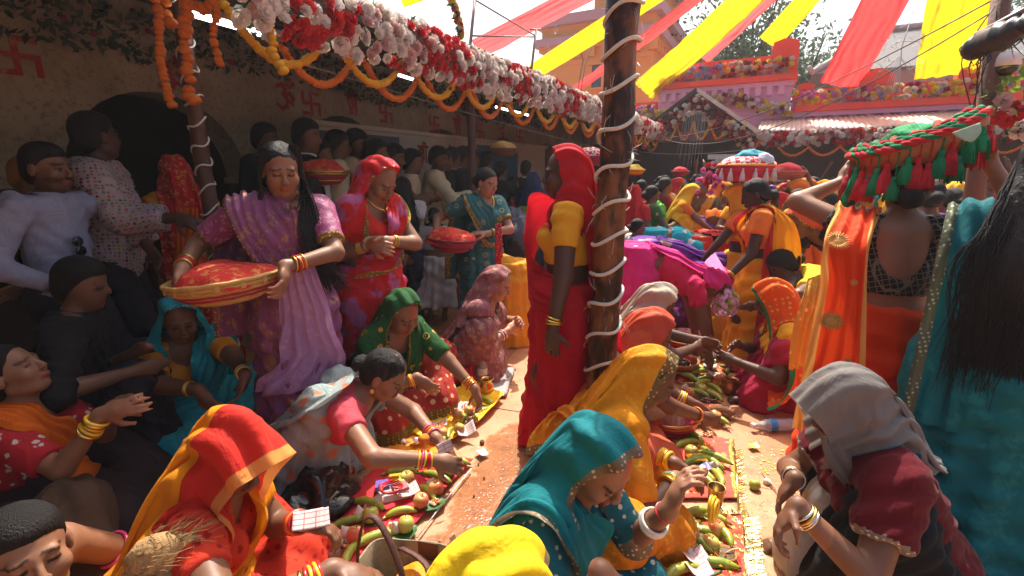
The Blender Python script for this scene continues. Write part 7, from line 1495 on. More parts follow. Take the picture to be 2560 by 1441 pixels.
p = G(1812, 1398, .03); t = thing('clay_lamp', 'small clay lamp with oil on the nearest tinsel cloth', 'lamp', p); MB().lathe([(.02, 0), (.034, .012), (.042, .03), (.039, .032), (.030, .016), (.001, .012)], (0, 0, 0), CLAY, 20).build('bowl', t, recalc=False); MB().lathe([(.001, .024), (.034, .0245)], (0, 0, 0), WATER, 16, close=False).build('oil', t, recalc=False); MB().tube([A(.0, 0, .026), A(.03, .01, .034), A(.055, .012, .036)], .003, plain('wick', (.7, .5, .3), .8), 5).build('wick', t, recalc=False)
def glassy(nm, col, rough=.05):
    m, n, b, out = _new(nm); b.inputs['Base Color'].default_value = (*col, 1); b.inputs['Transmission Weight'].default_value = .72; b.inputs['Roughness'].default_value = rough; b.inputs['IOR'].default_value = 1.12; return m
PET = glassy('clear_plastic', (.86, .92, .95)); PETB = glassy('water_tint', (.70, .82, .90)); CAPG = plain('green_cap', (.02, .30, .12), .4); CAPW = plain('white_cap', (.7, .68, .66), .4); LBLB = plain('blue_label', (.03, .22, .55), .4, 0, .3, 60); LBLW = plain('white_label', (.66, .64, .55), .5, 0, .15, 60)
def bottle(p, axis, h, label, capm, lblm, r=.033, lz=(.35, .55)):
    t = thing('water_bottle', label, 'bottle', p); z = unit(axis); x = unit(np.cross(z, A(.3, 1, .2))); ax = np.array([x, np.cross(z, x), z])
    MB().lathe([(r * .8, 0), (r, .012), (r, h * .16), (r * .95, h * .18), (r, h * .20), (r, h * .58), (r * .9, h * .66), (r * .42, h * .86), (r * .38, h * .93)], (0, 0, 0), PET, 20, ax).build('bottle_body', t, recalc=False); MB().lathe([(r * .46, h * .92), (r * .46, h), (r * .3, h * 1.005)], (0, 0, 0), capm, 14, ax).build('cap', t, recalc=False); MB().lathe([(r * 1.03, h * lz[0]), (r * 1.03, h * lz[1])], (0, 0, 0), lblm, 20, ax, close=False).build('bottle_label', t, recalc=False)
    MB().lathe([(r * .90, .01), (r * .92, h * .3), (r * .92, h * .45)], (0, 0, 0), PETB, 18, ax).build('water', t, recalc=False)
bottle(G(1206, 965, .02), A(.02, 0, 1), .25, 'upright clear bottle with a green cap behind the yellow cloth', CAPG, LBLW); bottle(G(1985, 1062, .045), A(-1, -.05, .0), .25, 'clear bottle with a blue band lying on its side on the open floor', CAPW, LBLB, .036, (.45, .6)); bottle(G(372, 1175, .0), A(0, 0, 1), .24, 'clear bottle with a white cap standing in the dark at the left', CAPW, plain('dark_blue_label', (.02, .05, .16), .4), .036)
WICK = plain('woven_cane', (.55, .33, .10), .6, 0, .3, 30, .4); CRIM = plain('crimson_cane', (.35, .02, .05), .55, 0, .3, 30, .4); BLKP = plain('black_polythene', (.012, .012, .014), .16, 0, .2, 8, .9, .7, bscale=16)
def bowl(p, r, d, label, mats, tilt=(0, 0), rim=.011, name='basket', cat='basket', sx=1.0, ribs=0):
    """round coiled basket: each coil a ring"""
    t = thing(name, label, cat, p); t.rotation_euler = (tilt[0], tilt[1], 0); n = max(5, int(d / (rim * 1.5)))
    q = MB(); q.lathe([(.001, 0), (r * .55, 0)] + [(r * (.55 + .45 * math.sin(k / n * 1.5)), d * k / n) for k in range(1, n + 1)] + [(r * (.55 + .45 * math.sin(k / n * 1.5)) - .012, d * k / n) for k in range(n, 0, -1)] + [(r * .5, .012), (.001, .012)], (0, 0, 0), mats[0], 30, close=False); q.build('basket_shell', t, recalc=False)
    for k in range(1, n + 1):
        rr = r * (.55 + .45 * math.sin(k / n * 1.5)); MB().tube([A(rr * math.cos(a), rr * math.sin(a), d * k / n + .0015 * math.sin(a * 14 + k * 3.14)) for a in np.linspace(0, 6.283, 44, endpoint=False)], rim * (.62 if k < n else .85), mats[k % len(mats)] if k < n else mats[-1], 6, True).build('coil' if k < n else 'rim', t, recalc=False)
    for k in range(ribs):
        a = 6.283 * k / ribs; MB().box((math.cos(a) * r * 1.0, math.sin(a) * r * 1.0, d * .86), (.006, .018, d * .3), mats[0], np.array([[math.cos(a), math.sin(a), 0], [-math.sin(a), math.cos(a), 0], [0, 0, 1]])).build('binding', t)
    return t
def mound(c, r, h_, mat, name, label, cat, seed=0, parent=None, sq=1.0, rough_=.35, n=30, fine=9):
    V, F = [], []; m = 10; P_ = []
    for i in range(m + 1):
        f = i / m
        for k in range(n):
            a = 6.283 * k / n; P_.append(A(math.cos(a) * r * math.sin(f * 1.57), math.sin(a) * r * math.sin(f * 1.57) * sq, h_ * math.cos(f * 1.57)))
    P_ = np.array(P_); nn = noise(P_ * (fine / max(r, .1) * .2) * 1.6 + seed) - .4; cr = np.abs(np.sin(noise(P_ * 14 + seed * 2) * 14)); P_ = P_ * (1 + rough_ * nn[:, None] + .06 * cr[:, None]); F = [(i * n + k, i * n + (k + 1) % n, (i + 1) * n + (k + 1) % n, (i + 1) * n + k) for i in range(m) for k in range(n)]
    o = link(name, mkmesh(name, P_, F, mat, True, {'trim': np.zeros(len(P_))}), parent, c); 
    if label: tag(o, label, cat)
    return o
# basket of the mauve woman: cane with a red cloth
c = at(580, 748, 2.02) ; bowl(c, .232, .105, 'shallow cane basket with yellow and crimson bands in the hands of the mauve sari woman', (WICK, WICK, CRIM, CRIM, WICK), (0, R_(-6)), .011, ribs=16); mound(c + A(0, 0, .085), .195, .075, cloth('red_gold_cloth', (.66, .04, .03), 'brocade', (.7, .25, .08), 20, trim=(.75, .5, .1), trans=0), 'basket_cloth', 'red cloth heaped over the load of the cane basket', 'cloth', 3)
c = at(1128, 628, 3.66); bowl(c, .195, .10, 'plain crimson basket carried by the woman in teal silk', (CRIM, CRIM, plain('dark_crimson', (.22, .015, .03), .6)), (0, R_(4)), .012); mound(c + A(0, 0, .075), .175, .10, MATS['red_gold_cloth'], 'basket_cloth', 'crumpled red cloth over the crimson basket', 'cloth', 5)
c = G(1716, 880, .01); bowl(c, .20, .13, 'large red rimmed bowl filled with black plastic and cloth in the right hand row', (CRIM, COPP), (0, 0), .013, 'bowl', 'bowl'); mound(c + A(-.05, -.03, .10), .10, .07, BLKP, 'plastic_bag', 'black plastic bag lying in the large bowl', 'bag', 2); mound(c + A(.05, .06, .10), .12, .07, cloth('pink_print', (.62, .28, .28), 'floral', (.5, .05, .1), 20, trans=0), 'folded_cloth', 'pink printed cloth in the large bowl', 'cloth', 4)
c = G(1690, 930, .01); bowl(c, .15, .10, 'smaller woven bowl with a dark red rim before the yellow veil', (COPP, CRIM, CLAY), (0, 0), .011, 'bowl', 'bowl'); mound(c + A(-.02, 0, .06), .11, .05, BLKP, 'plastic_bag', 'black plastic bag lying in the smaller bowl', 'bag', 6)
c = G(1770, 1002, .02); bowl(c, .055, .03, 'small dark metal bowl among the bananas', (plain('dark_metal', (.10, .08, .07), .35, .9), MATS['dark_metal']), (0, 0), .006, 'bowl', 'bowl'); c = G(1826, 925, .008); bowl(c, .06, .02, 'flat dark plate on the floor behind the copper pot', (MATS['dark_metal'], MATS['dark_metal']), (0, 0), .006, 'plate', 'plate')
c = G(215, 1262, .0); bowl(c, .30, .06, 'wide dark wire rimmed tray on the floor at the left', (plain('dark_cane', (.05, .035, .025), .6), plain('old_cane', (.13, .085, .05), .6)), (0, 0), .011, 'tray', 'tray'); mound(c + A(0, 0, .03), .22, .05, plain('dark_leaves', (.02, .022, .018), .5, 0, .5, 10, .6), 'leaf_heap', 'dark heap of leaves in the wire rimmed tray', 'heap', 8)
c = G(1665, 1075, .01); bowl(c, .17, .11, 'red woven basket partly hidden behind the yellow veil', (CRIM, CRIM, COPP), (0, 0), .012)
mound(G(800, 1262, 0), .15, .15, BLKP, 'plastic_bag', 'large shiny black plastic bag left of the red cloth', 'bag', 1, rough_=.75); mound(G(655, 1365, 0), .11, .11, BLKP, 'plastic_bag', 'smaller black plastic bag beside the marigold veiled woman', 'bag', 9, rough_=.75); mound(G(700, 1345, 0), .05, .05, CLR, 'plastic_bag', 'small clear plastic bag beside the smaller black bag', 'bag', 3, rough_=.7)
# coconuts
HUSK = plain('coconut_husk', (.40, .24, .10), .85, 0, .4, 25, .6); HUSKD = plain('brown_husk', (.20, .10, .045), .85, 0, .4, 25, .6)
def coconut(p, L, r, ax_, label, mat, hair_=60, seed=0):
    rg = np.random.default_rng(seed); z = unit(ax_); x = unit(np.cross(z, A(.2, .9, .3))); M3 = np.array([x, np.cross(z, x), z]); t = thing('coconut', label, 'coconut', p); pr = [(.001, -L * .5), (r * .5, -L * .44), (r * .92, -L * .2), (r, .02 * L), (r * .82, L * .25), (r * .42, L * .46), (r * .14, L * .6), (.001, L * .68)]
    q = MB(); n = 16; V = []
    for i, (rr, zz) in enumerate(pr):
        for k in range(n): a = 6.283 * k / n; w_ = rr * (1 + .08 * math.cos(3 * a) + rg.normal() * .03); V.append(x * w_ * math.cos(a) + M3[1] * w_ * math.sin(a) + z * zz)
    q.add(V, [(i * n + k, i * n + (k + 1) % n, (i + 1) * n + (k + 1) % n, (i + 1) * n + k) for i in range(len(pr) - 1) for k in range(n)], mat, True); q.build('shell', t, recalc=False)
    q = MB()
    for k in range(hair_):
        a = rg.uniform(0, 6.28); zz = rg.uniform(-.4, .6) * L; rr = np.interp(zz, [b for _, b in pr], [a_ for a_, _ in pr]); d0 = x * math.cos(a) + M3[1] * math.sin(a); c = d0 * rr * .98 + z * zz; q.tube([c, c + d0 * .006 + z * rg.uniform(.01, .03), c + d0 * rg.uniform(.004, .02) + z * rg.uniform(.03, .07) + rg.normal(size=3) * .008], [.0014, .001, .0004], mat, 3)
    o = q.build('fibre', t, recalc=False); o['kind'] = 'stuff'
coconut(at(398, 1385, 1.0), .155, .055, A(.75, .2, .25), 'shaggy husked coconut on top at the lower left', HUSK, 150, 1); coconut(at(388, 1455, .98), .16, .06, A(.9, .1, -.1), 'shaggy husked coconut underneath at the lower left edge', HUSK, 150, 2); coconut(G(1800, 1030, .05), .14, .045, A(1, -.25, .0), 'brown coconut with a pointed tip on the floor of the right hand row', HUSKD, 30, 3)
# tote bag with brown handles
JUTE = plain('jute', (.34, .27, .17), .9, 0, .25, 60, .6); STRAP = plain('brown_strap', (.085, .030, .022), .6, 0, .25, 30, .3)
p = G(1022, 1560, 0); t = thing('tote_bag', 'open jute shopping bag with a tall brown handle at the bottom edge', 'bag', p); a = R_(-12); ux, uy = A(math.cos(a), math.sin(a), 0), A(-math.sin(a), math.cos(a), 0); C = []
for z, k in ((0, .88), (.10, .96), (.19, 1.0), (.235, 1.05)): C.append([ux * (.135 * k * sx_) + uy * (.085 * k * sy_) + Z3 * (z + (.012 * math.sin(sx_ * 3 + sy_) if z > .2 else 0)) for sx_, sy_ in ((-1, -1), (-.4, -1.1), (.4, -1.08), (1, -1), (1.08, -.2), (1, 1), (.4, 1.06), (-.4, 1.1), (-1, 1), (-1.1, .2))])
S = sheet(C, 24, 70, True); sheetobj('bag_body', S, JUTE, t, None, (6, .004), .004, closed=True); q = MB(); q.box((0, 0, .03), (.2, .12, .01), JUTE); q.build('bag_floor', t)
q = MB(); q.tube(spline([-ux * .13 - uy * .06 + Z3 * .13, -ux * .13 - uy * .06 + Z3 * .26, -ux * .115 - uy * .04 + Z3 * .39, -ux * .075 - uy * .04 + Z3 * .435, -ux * .02 - uy * .06 + Z3 * .39, ux * .03 - uy * .085 + Z3 * .30, ux * .045 - uy * .095 + Z3 * .2], 28), .011, STRAP, 6, sect=(1, .4)); q.build('handle', t, recalc=False)
q = MB(); q.tube(spline([-ux * .06 + uy * .09 + Z3 * .2, -ux * .03 + uy * .05 + Z3 * .245, ux * .04 + uy * .02 + Z3 * .25, ux * .09 - uy * .02 + Z3 * .24, ux * .10 - uy * .08 + Z3 * .15], 20), .012, STRAP, 6, sect=(1, .4)); q.build('handle', t, recalc=False)
q = MB(); q.box(ux * .04 + uy * .093 + Z3 * .21, (.07, .004, .07), STRAP, np.array([ux, uy, Z3])); q.build('patch', t)
mound(p + ux * .03 + Z3 * .14, .09, .06, MATS['orange_satin'], 'folded_cloth', 'orange cloth inside the open jute bag', 'cloth', 2); heap(1015, 1500, .15, 120, .05, 'puffed grain inside the open jute bag', 12, (SEED, BULB), .007)
# things lying about
LIME = plain('lime', (.35, .36, .05), .4, 0, .3, 20, .2); put(apple_mesh(LIME), 'lime', 1887, 1213, .032, 'single yellow green lime on the bare floor', 'lime', None, .75); put(BUM, 'clove', 1918, 1205, .02, 'pale flat clove on the floor beside the lime', 'clove', None, .8, (1.4, 0, .4)); put(apple_mesh(HUSKD), 'betel_nut', 1205, 1106, .02, 'round brown nut on the floor beside the yellow cloth', 'nut', None, .4)
q = MB(); q.tube([G(1905, 1182, .012), G(1925, 1216, .014), G(1952, 1248, .012)], .0025, plain('stick', (.2, .13, .08), .7), 4); q.tube([G(1922, 1205, .012), G(1940, 1225, .02), G(1975, 1240, .02)], .002, RBANG, 4); tag(q.build('incense_sticks', recalc=False), 'thin sticks with a red thread on the floor near the crouching woman', 'sticks')
rg = np.random.default_rng(21)
def litter(n, xr, yr, mat, size, name, label):
    V = []
    for k in range(n):
        p = G(rg.uniform(*xr), rg.uniform(*yr), .0135); V.append(p)
    V = np.array(V); o = leaf_mass(name, np.zeros((n, 3)), size, mat, None, rg); me = o.data; co = np.empty(len(me.vertices) * 3); me.vertices.foreach_get('co', co); co = co.reshape(-1, 4, 3); co[..., 2] *= .12; co += V[:, None, :]; co[..., 2] = np.maximum(co[..., 2], .0125); me.vertices.foreach_set('co', co.ravel()); me.update(); tag(o, label, 'litter'); o['kind'] = 'stuff'
litter(260, (1150, 1330), (1080, 1330), BULB, .010, 'rice_litter', 'pale grains scattered over the wet middle floor'); litter(220, (1830, 2000), (1080, 1300), BULB, .010, 'rice_litter', 'pale grains scattered on the floor of the right lane'); litter(120, (1840, 1960), (1250, 1440), NUT, .012, 'crumb_litter', 'brown crumbs on the floor of the right lane'); litter(220, (1760, 1870), (790, 880), CLR, .03, 'leaf_litter', 'trampled shiny leaves on the floor before the tangerine woman'); litter(60, (1880, 1990), (1120, 1190), GRP, .022, 'leaf_litter', 'green leaf scraps beside the crouching woman'); litter(150, (1180, 1300), (880, 1010), NUT, .012, 'crumb_litter', 'dark crumbs round the brass pot'); litter(140, (560, 820), (1150, 1330), LEAFD, .03, 'leaf_litter', 'dark leaves on the floor behind the black bag')
for i, (x, y, r_) in enumerate(((1185, 1240, 0), (1196, 1160, 0), (1210, 1195, 0))): put(apple_mesh(HUSKD), 'pebble', x, y, .016, ('dark seed nearest the red cloth corner', 'dark seed by the orange cloth corner', 'dark seed in the wet patch')[i], 'seed', None, .16)
# bangles held up by the front woman
q = MB(); c = at(1778, 1272, 1.17); t = thing('spare_bangles', 'pair of yellow bangles hanging from the fingers of the teal veiled woman', 'bangles', c)
for k, (tz, rr) in enumerate(((.2, .034), (.55, .036), (.4, .031))):
    ux = unit(A(.45, .6, -.25 + .1 * k)); uy = unit(A(.05, .1 * k - .1, -1)); MB().tube([(ux * math.cos(a) + uy * math.sin(a)) * rr * A(1, 1, 1.15) + A(.004 * k, -.006 * k, 0) for a in np.linspace(0, 6.283, 26, endpoint=False)], .004, YBANG, 6, True).build('bangle', t, recalc=False)
# bag beside the grey veil
SACK = cloth('white_sack', (.58, .52, .44), 'blotch', (.50, .44, .36), 8, trans=.15, rough=.5); V_ = mound(G(2045, 1425, 0), .15, .34, SACK, 'white_sack', 'crumpled white plastic sack between the knees of the grey veiled woman', 'sack', 5, rough_=.45, sq=.8, n=48, fine=5)
# pink bag of bananas
c = at(1815, 752, 3.27); PNKB = plain('pink_plastic', (.70, .32, .60), .2, 0, .1, 10, .4, .6, trans=.5); t = thing('banana_bag', 'thin pink plastic bag of bananas hanging from the hand of the amber sari woman', 'bag', c)
def pinkmat():
    m, n, b, out = _new('pink_film'); t_ = nd(n, 'ShaderNodeBsdfTransparent'); x = nd(n, 'ShaderNodeMixShader'); b.inputs['Base Color'].default_value = (.80, .45, .68, 1); b.inputs['Roughness'].default_value = .15; f = nz(n, coord(n), 22, 4); n.links.new(ramp(n, f, .35, .62), x.inputs[0]); n.links.new(t_.outputs[0], x.inputs[1]); n.links.new(b.outputs[0], x.inputs[2]); n.links.new(x.outputs[0], out.inputs[0]); bump(n, b, f, .8, .02); return m
PF = pinkmat(); q = MB(); q.lathe([(.001, -.12), (.05, -.115), (.085, -.08), (.095, -.02), (.075, .05), (.035, .11), (.012, .16), (.02, .18)], (0, 0, 0), PF, 22, close=False); q.build('bag_film', t, recalc=False)
for k in range(9): x = link('banana', BM[k % 3], None, c + A(.045 * math.sin(k * 2.4), .04 * math.cos(k * 1.9), -.075 + .017 * k), (R_(70 + 20 * math.sin(k)), R_(30 * math.cos(k)), k), .95); tag(x, 'banana inside the thin pink plastic bag', 'banana', 'bananas in the pink bag')
q = MB(); tt = [A(-.03, 0, .18), A(-.07, .01, .22), A(-.12, .0, .27), A(-.16, .0, .31)]; S = sheet([[p + A(0, .02, -.015) * (1 + .5 * k), p + A(0, 0, .0), p + A(.01, -.02, .02) * (1 + .5 * k)] for k, p in enumerate(tt)], 18, 10); sheetobj('bag_flap', S, PNKB, t, None, (2, .012))
YBG = plain('yellow_plastic', (.75, .58, .05), .3, 0, .1, 10, .3, trans=.4); mound(at(1726, 720, 3.9), .07, .16, YBG, 'plastic_bag', 'yellow plastic bag hanging by the stooping purple sari woman', 'bag', 4); GRB = plain('green_plastic', (.15, .60, .05), .3, 0, .1, 10, .3, trans=.4); mound(at(1644, 545, 5.6), .09, .18, GRB, 'plastic_bag', 'bright green plastic bag held in the crowd right of the wrapped pole', 'bag', 5)
# ------------------------------------------------------------------ head loads
YARNR = plain('red_yarn', (.62, .02, .03), .85, 0, .25, 90, .7); YARNG = plain('green_yarn', (.01, .24, .09), .85, 0, .25, 90, .7); YARNW = plain('white_yarn', (.72, .66, .62), .85, 0, .15, 90, .6); REDC = plain('red_felt', (.55, .02, .05), .8, 0, .2, 30, .4)
def tassel(t, p, L, r, mat, seed=0):
    rg = np.random.default_rng(seed); q = MB(); q.lathe([(.001, 0), (r * .42, -.004), (r * .45, -L * .16), (r * .36, -L * .2), (r * .8, -L * .42), (r * 1.0, -L * .8), (r * 1.05, -L * .97), (.001, -L * .95)], p, mat, 12)
    for k in range(22): a = rg.uniform(0, 6.28); q.tube([p + A(math.cos(a) * r * .45, math.sin(a) * r * .45, -L * .25), p + A(math.cos(a) * r * .95, math.sin(a) * r * .95, -L * .6), p + A(math.cos(a) * r * 1.15, math.sin(a) * r * 1.15, -L * rg.uniform(.9, 1.08))], .0022, mat, 3)
    q.build('tassel', t, recalc=False)
def braid(t, P_, r, mats, twist=16):
    P_ = spline(P_, 60); tg = np.gradient(P_, axis=0); 
    for k, m in enumerate(mats):
        Q_ = []
        for i in range(60): d = unit(tg[i]); u = unit(np.cross(d, Z3)); v = np.cross(d, u); a = i / 59 * twist * 6.283 / 2 + k * 6.283 / len(mats); Q_.append(P_[i] + (u * math.cos(a) + v * math.sin(a)) * r * .8)
        MB().tube(Q_, r, m, 6).build('braid', t, recalc=False)
c0, c1 = at(2135, 425, 2.18), at(2480, 318, 1.92); mid = (c0 + c1) / 2; t = thing('head_tray', 'long cane tray edged with red and green braid and hanging tassels, carried on a head', 'tray', mid); ux = unit(c1 - c0); uy = unit(np.cross(Z3, ux)); uz = np.cross(ux, uy); Lh = np.linalg.norm(c1 - c0) / 2
C = []
for z, k in ((-.075, .0), (-.078, .55), (-.07, .78), (-.02, .96), (.02, 1.0)): C.append([ux * Lh * k * math.cos(a) + uy * .155 * k * math.sin(a) + uz * (z + .035 * (abs(math.cos(a)) ** 3) * k) for a in np.linspace(0, 6.283, 16, endpoint=False)])
sheetobj('tray_shell', sheet(C, 20, 64, True), plain('orange_cane', (.42, .13, .04), .6, 0, .3, 30, .4), t, thick=.004, closed=True)
ov = lambda k, z: [ux * Lh * k * math.cos(a) + uy * .158 * k * math.sin(a) + uz * (z + .035 * (abs(math.cos(a)) ** 3)) for a in np.linspace(0, 6.283, 25)]
braid(t, ov(1.02, .03), .0105, (YARNR, YARNG, YARNR), 30); braid(t, ov(.93, .045), .010, (YARNG, YARNG, YARNR), 26); braid(t, [p for p in ov(.8, .055)], .010, (YARNG, YARNR), 22)
for k in range(5): o_ = -.6 + .3 * k; braid(t, [ux * Lh * o_ - uy * .13 + uz * .05, ux * Lh * (o_ + .05) + uz * .075, ux * Lh * (o_ + .1) + uy * .13 + uz * .05], .011, (YARNG, YARNR) if k % 2 else (YARNG, YARNG, YARNR), 12)
mound(mid + ux * .02 + uz * .04, .11, .055, cloth('green_shawl', (.012, .22, .07), 'stripe', (.02, .30, .10), 30, trans=0), 'folded_shawl', 'green knitted shawl heaped on the long tray', 'shawl', 3)
n_ = 20
for k in range(n_):
    a = math.pi + 3.1416 * (k + .3) / n_ - .15; m = (YARNR, YARNG, YARNR, YARNG, YARNG, YARNR)[k % 6]; p = ux * Lh * 1.0 * math.cos(a) + uy * .160 * math.sin(a) + uz * (.035 * abs(math.cos(a)) ** 3 + .01); dp = .03 + .05 * (k % 3 == 0) + .015 * (k % 2); MB().tube([p, p - Z3 * dp], .003, m, 5).build('cord', t, recalc=False); tassel(t, p - Z3 * dp, .100 + .014 * (k % 3), .026, m, k)
for k in range(4): a = -.5 + .25 * k; p = ux * Lh * 1.02 * math.cos(a) + uy * .165 * math.sin(a) + uz * .03; tassel(t, p - Z3 * .02, .10, .032, (YARNG, YARNR)[k % 2], 30 + k)
q = MB(); S = sheet([[ux * .10 - uy * .168 + uz * .02, ux * .18 - uy * .16 + uz * .025], [ux * .115 - uy * .174 - uz * .01, ux * .175 - uy * .168 - uz * .01], [ux * .14 - uy * .174 - uz * .035, ux * .15 - uy * .172 - uz * .035]], 10, 8); sheetobj('leaf_cloth', S, plain('pale_green_cloth', (.40, .48, .32), .7), t, thick=.002)
# red tasselled basket of the turmeric woman
c = at(1862, 440, 4.0); t = thing('head_basket', 'round red basket with white tassels and a teal bundle, carried by the turmeric veiled woman', 'basket', c); q = MB(); q.lathe([(.001, -.04), (.17, -.04), (.205, .04), (.215, .085), (.20, .085), (.16, -.02), (.001, -.02)], (0, 0, 0), REDC, 30, close=False); q.build('basket_shell', t, recalc=False); MB().tube([A(.214 * math.cos(a), .214 * math.sin(a), .085) for a in np.linspace(0, 6.283, 40, endpoint=False)], .010, plain('amber_rim', (.75, .35, .06), .5), 6, True).build('rim', t, recalc=False)
for k in range(15): a = 6.283 * k / 15; tassel(t, A(.218 * math.cos(a), .218 * math.sin(a), .06), .10, .018, YARNW, k)
mound(c + A(0, 0, .085), .19, .07, cloth('checked_red', (.62, .04, .05), 'check', (.72, .66, .6), 30, trans=0), 'basket_cloth', 'red and white checked cloth over the tasselled basket', 'cloth', 6); mound(c + A(.02, -.02, .13), .11, .07, plain('teal_bundle_cloth', (.01, .25, .32), .8, 0, .3, 14, .5), 'cloth_bundle', 'teal cloth bundle on top of the tasselled basket', 'bundle', 7); mound(c + A(.08, -.12, .10), .07, .07, plain('pale_polythene', (.58, .58, .66), .25, 0, .15, 10, .6), 'plastic_bag', 'pale plastic bag on the tasselled basket', 'bag', 8)
mg = at(1778, 445, 4.0); rgx = np.random.default_rng(4); t = thing('pink_garland', 'bunch of pink flowers hanging under the tasselled basket', 'garland', mg)
for k in range(24): link('rose', fmesh('rose', k % 4, PINKF if k % 3 else REDF), t, rgx.normal(size=3) * A(.05, .03, .06), euler_to(unit(rgx.normal(size=3) + A(0, -1.5, 0)), rgx), .045)
# ------------------------------------------------------------------ the crowd farther off
def shadesof(nm, c, **k): return cloth('crowd_' + nm, c, k.pop('pat', None), k.pop('col2', (.7, .45, .15)), k.pop('scale', 9), trans=.12, weave=False, **k)
PAL = {'yellow': shadesof('yellow', (.80, .42, .02)), 'orange': shadesof('orange', (.75, .18, .015)), 'red': shadesof('red', (.55, .02, .025)), 'maroon': shadesof('maroon', (.22, .02, .03)), 'pink': shadesof('pink', (.65, .06, .20)), 'dark blue': shadesof('dark_blue', (.03, .05, .13)), 'purple': shadesof('purple', (.16, .04, .25)), 'green': shadesof('green', (.05, .15, .05), pat='dots'), 'white': shadesof('white', (.74, .72, .66)), 'brown': shadesof('brown', (.16, .08, .04)), 'black': shadesof('black', (.02, .02, .024)), 'cream': shadesof('cream', (.72, .58, .34)), 'patterned red': shadesof('patterned_red', (.55, .03, .03), pat='floral'), 'patterned yellow': shadesof('patterned_yellow', (.75, .35, .03), pat='floral', col2=(.5, .05, .03)), 'grey': shadesof('grey', (.20, .20, .22)), 'teal': shadesof('teal', (.02, .20, .22)), 'tan': shadesof('tan', (.55, .38, .22))}
HIDE = []
def proto(kind):
    kw = dict(hi=False, hres=.019); o = (0, 0)
    if kind == 'veiled': P = person('x', o, 0, 1.48, look=(0, 12), tone='brown', **kw); blouse(P, PAL['red'], .5, h=.018); skirt(P, PAL['red'], .25, h=.019); veil(P, PAL['red'], front=.03, back=.6, drop=.32, nu=26, nv=36)
    if kind == 'bare': P = person('x', o, 0, 1.48, look=(10, 8), tone='brown', hands=((-.12, .28, .95), (.14, .30, .98)), **kw); blouse(P, PAL['red'], .5, h=.018); skirt(P, PAL['red'], .25, h=.019); pallu(P, PAL['red'], True, .5, it=4); hair(P, 'bun', h=.015)
    if kind == 'carry': P = person('x', o, 0, 1.48, look=(0, 2), tone='brown', hands=((-.18, .05, 1.62), (.2, .1, 1.60)), elb=(A(-1, .3, -.2), A(1, .3, -.2)), **kw); blouse(P, PAL['red'], .5, h=.018); skirt(P, PAL['red'], .25, h=.019); pallu(P, PAL['red'], True, .5, it=4); hair(P, 'bun', h=.015)
    if kind == 'bend': P = person('x', o, 0, 1.48, lean=92, hump=.05, look=(0, 60), tone='brown', hands=((-.15, .55, .12), (.15, .55, .12)), **kw); blouse(P, PAL['red'], .5, h=.018); skirt(P, PAL['red'], .26, h=.019); veil(P, PAL['red'], front=.0, back=.45, drop=.12, chest=-.02, nu=26, nv=36)
    if kind == 'sit': P = person('x', o, 0, 1.48, pelz=.17, lean=24, look=(0, 30), tone='brown', feet=((.34, -.14), (.34, .14)), hands=((-.12, .5, .25), (.12, .5, .22)), **kw); blouse(P, PAL['red'], .5, h=.018); lap(P, PAL['red'], h=.02); veil(P, PAL['red'], front=.0, back=.4, nu=26, nv=36)
    if kind == 'reach': P = person('x', o, 0, 1.48, lean=22, look=(0, 25), tone='brown', hands=((-.1, .62, .85), (.14, .60, .8)), **kw); blouse(P, PAL['red'], .5, h=.018); skirt(P, PAL['red'], .26, h=.019); veil(P, PAL['red'], front=.0, back=.55, nu=26, nv=36)
    if kind == 'man': P = person('x', o, 0, 1.66, look=(0, 6), tone='brown', female=False, **kw); shirt(P, PAL['white'], 1.7, h=.018); trousers(P, PAL['black'], h=.019); hair(P, 'short', h=.015)
    if kind == 'man2': P = person('x', o, 0, 1.66, look=(25, 14), tone='brown', female=False, hands=((.05, .38, 1.12), (.12, .40, 1.15)), beard=True, **kw); shirt(P, PAL['white'], 1.9, h=.018); trousers(P, PAL['black'], h=.019); hair(P, 'short', h=.015)
    return P.root
PROTO = {}
def clone(kind, label, x, y, yaw, mats, h=1.0, grp=None, cat='person'):
    first = kind not in PROTO
    if first: PROTO[kind] = proto(kind)
    r = PROTO[kind] if first else dup_tree(PROTO[kind])
    r.location = (x, y, 0); r.rotation_euler = (0, 0, -R_(yaw)); r.scale = (h, h, h); r['label'] = label
    if grp: r['group'] = grp
    for ch in r.children:
        st = ch.name.split('.')[0]
        if st in mats: setmat(ch, PAL[mats[st]])
    return r
def cpx(px, py_head, Y): p = D(px, py_head, Y); return p
def ladyat(kind, px, py, Y, yaw, main, second, label, grp=None, base_top=1.48):
    """px, py = top of the head in the picture"""
    p = D(px, py, Y); h = float(np.clip(p[2] / base_top, .62, 1.12)); b = p[:2]
    if kind == 'bend': h = float(np.clip(p[2] / 1.0, .85, 1.15))
    if kind == 'sit': h = float(np.clip(p[2] / .86, .8, 1.25))
    return clone(kind, label, b[0], b[1], yaw, {'veil': main, 'sari_end': main, 'skirt': main, 'blouse': second}, h, grp)
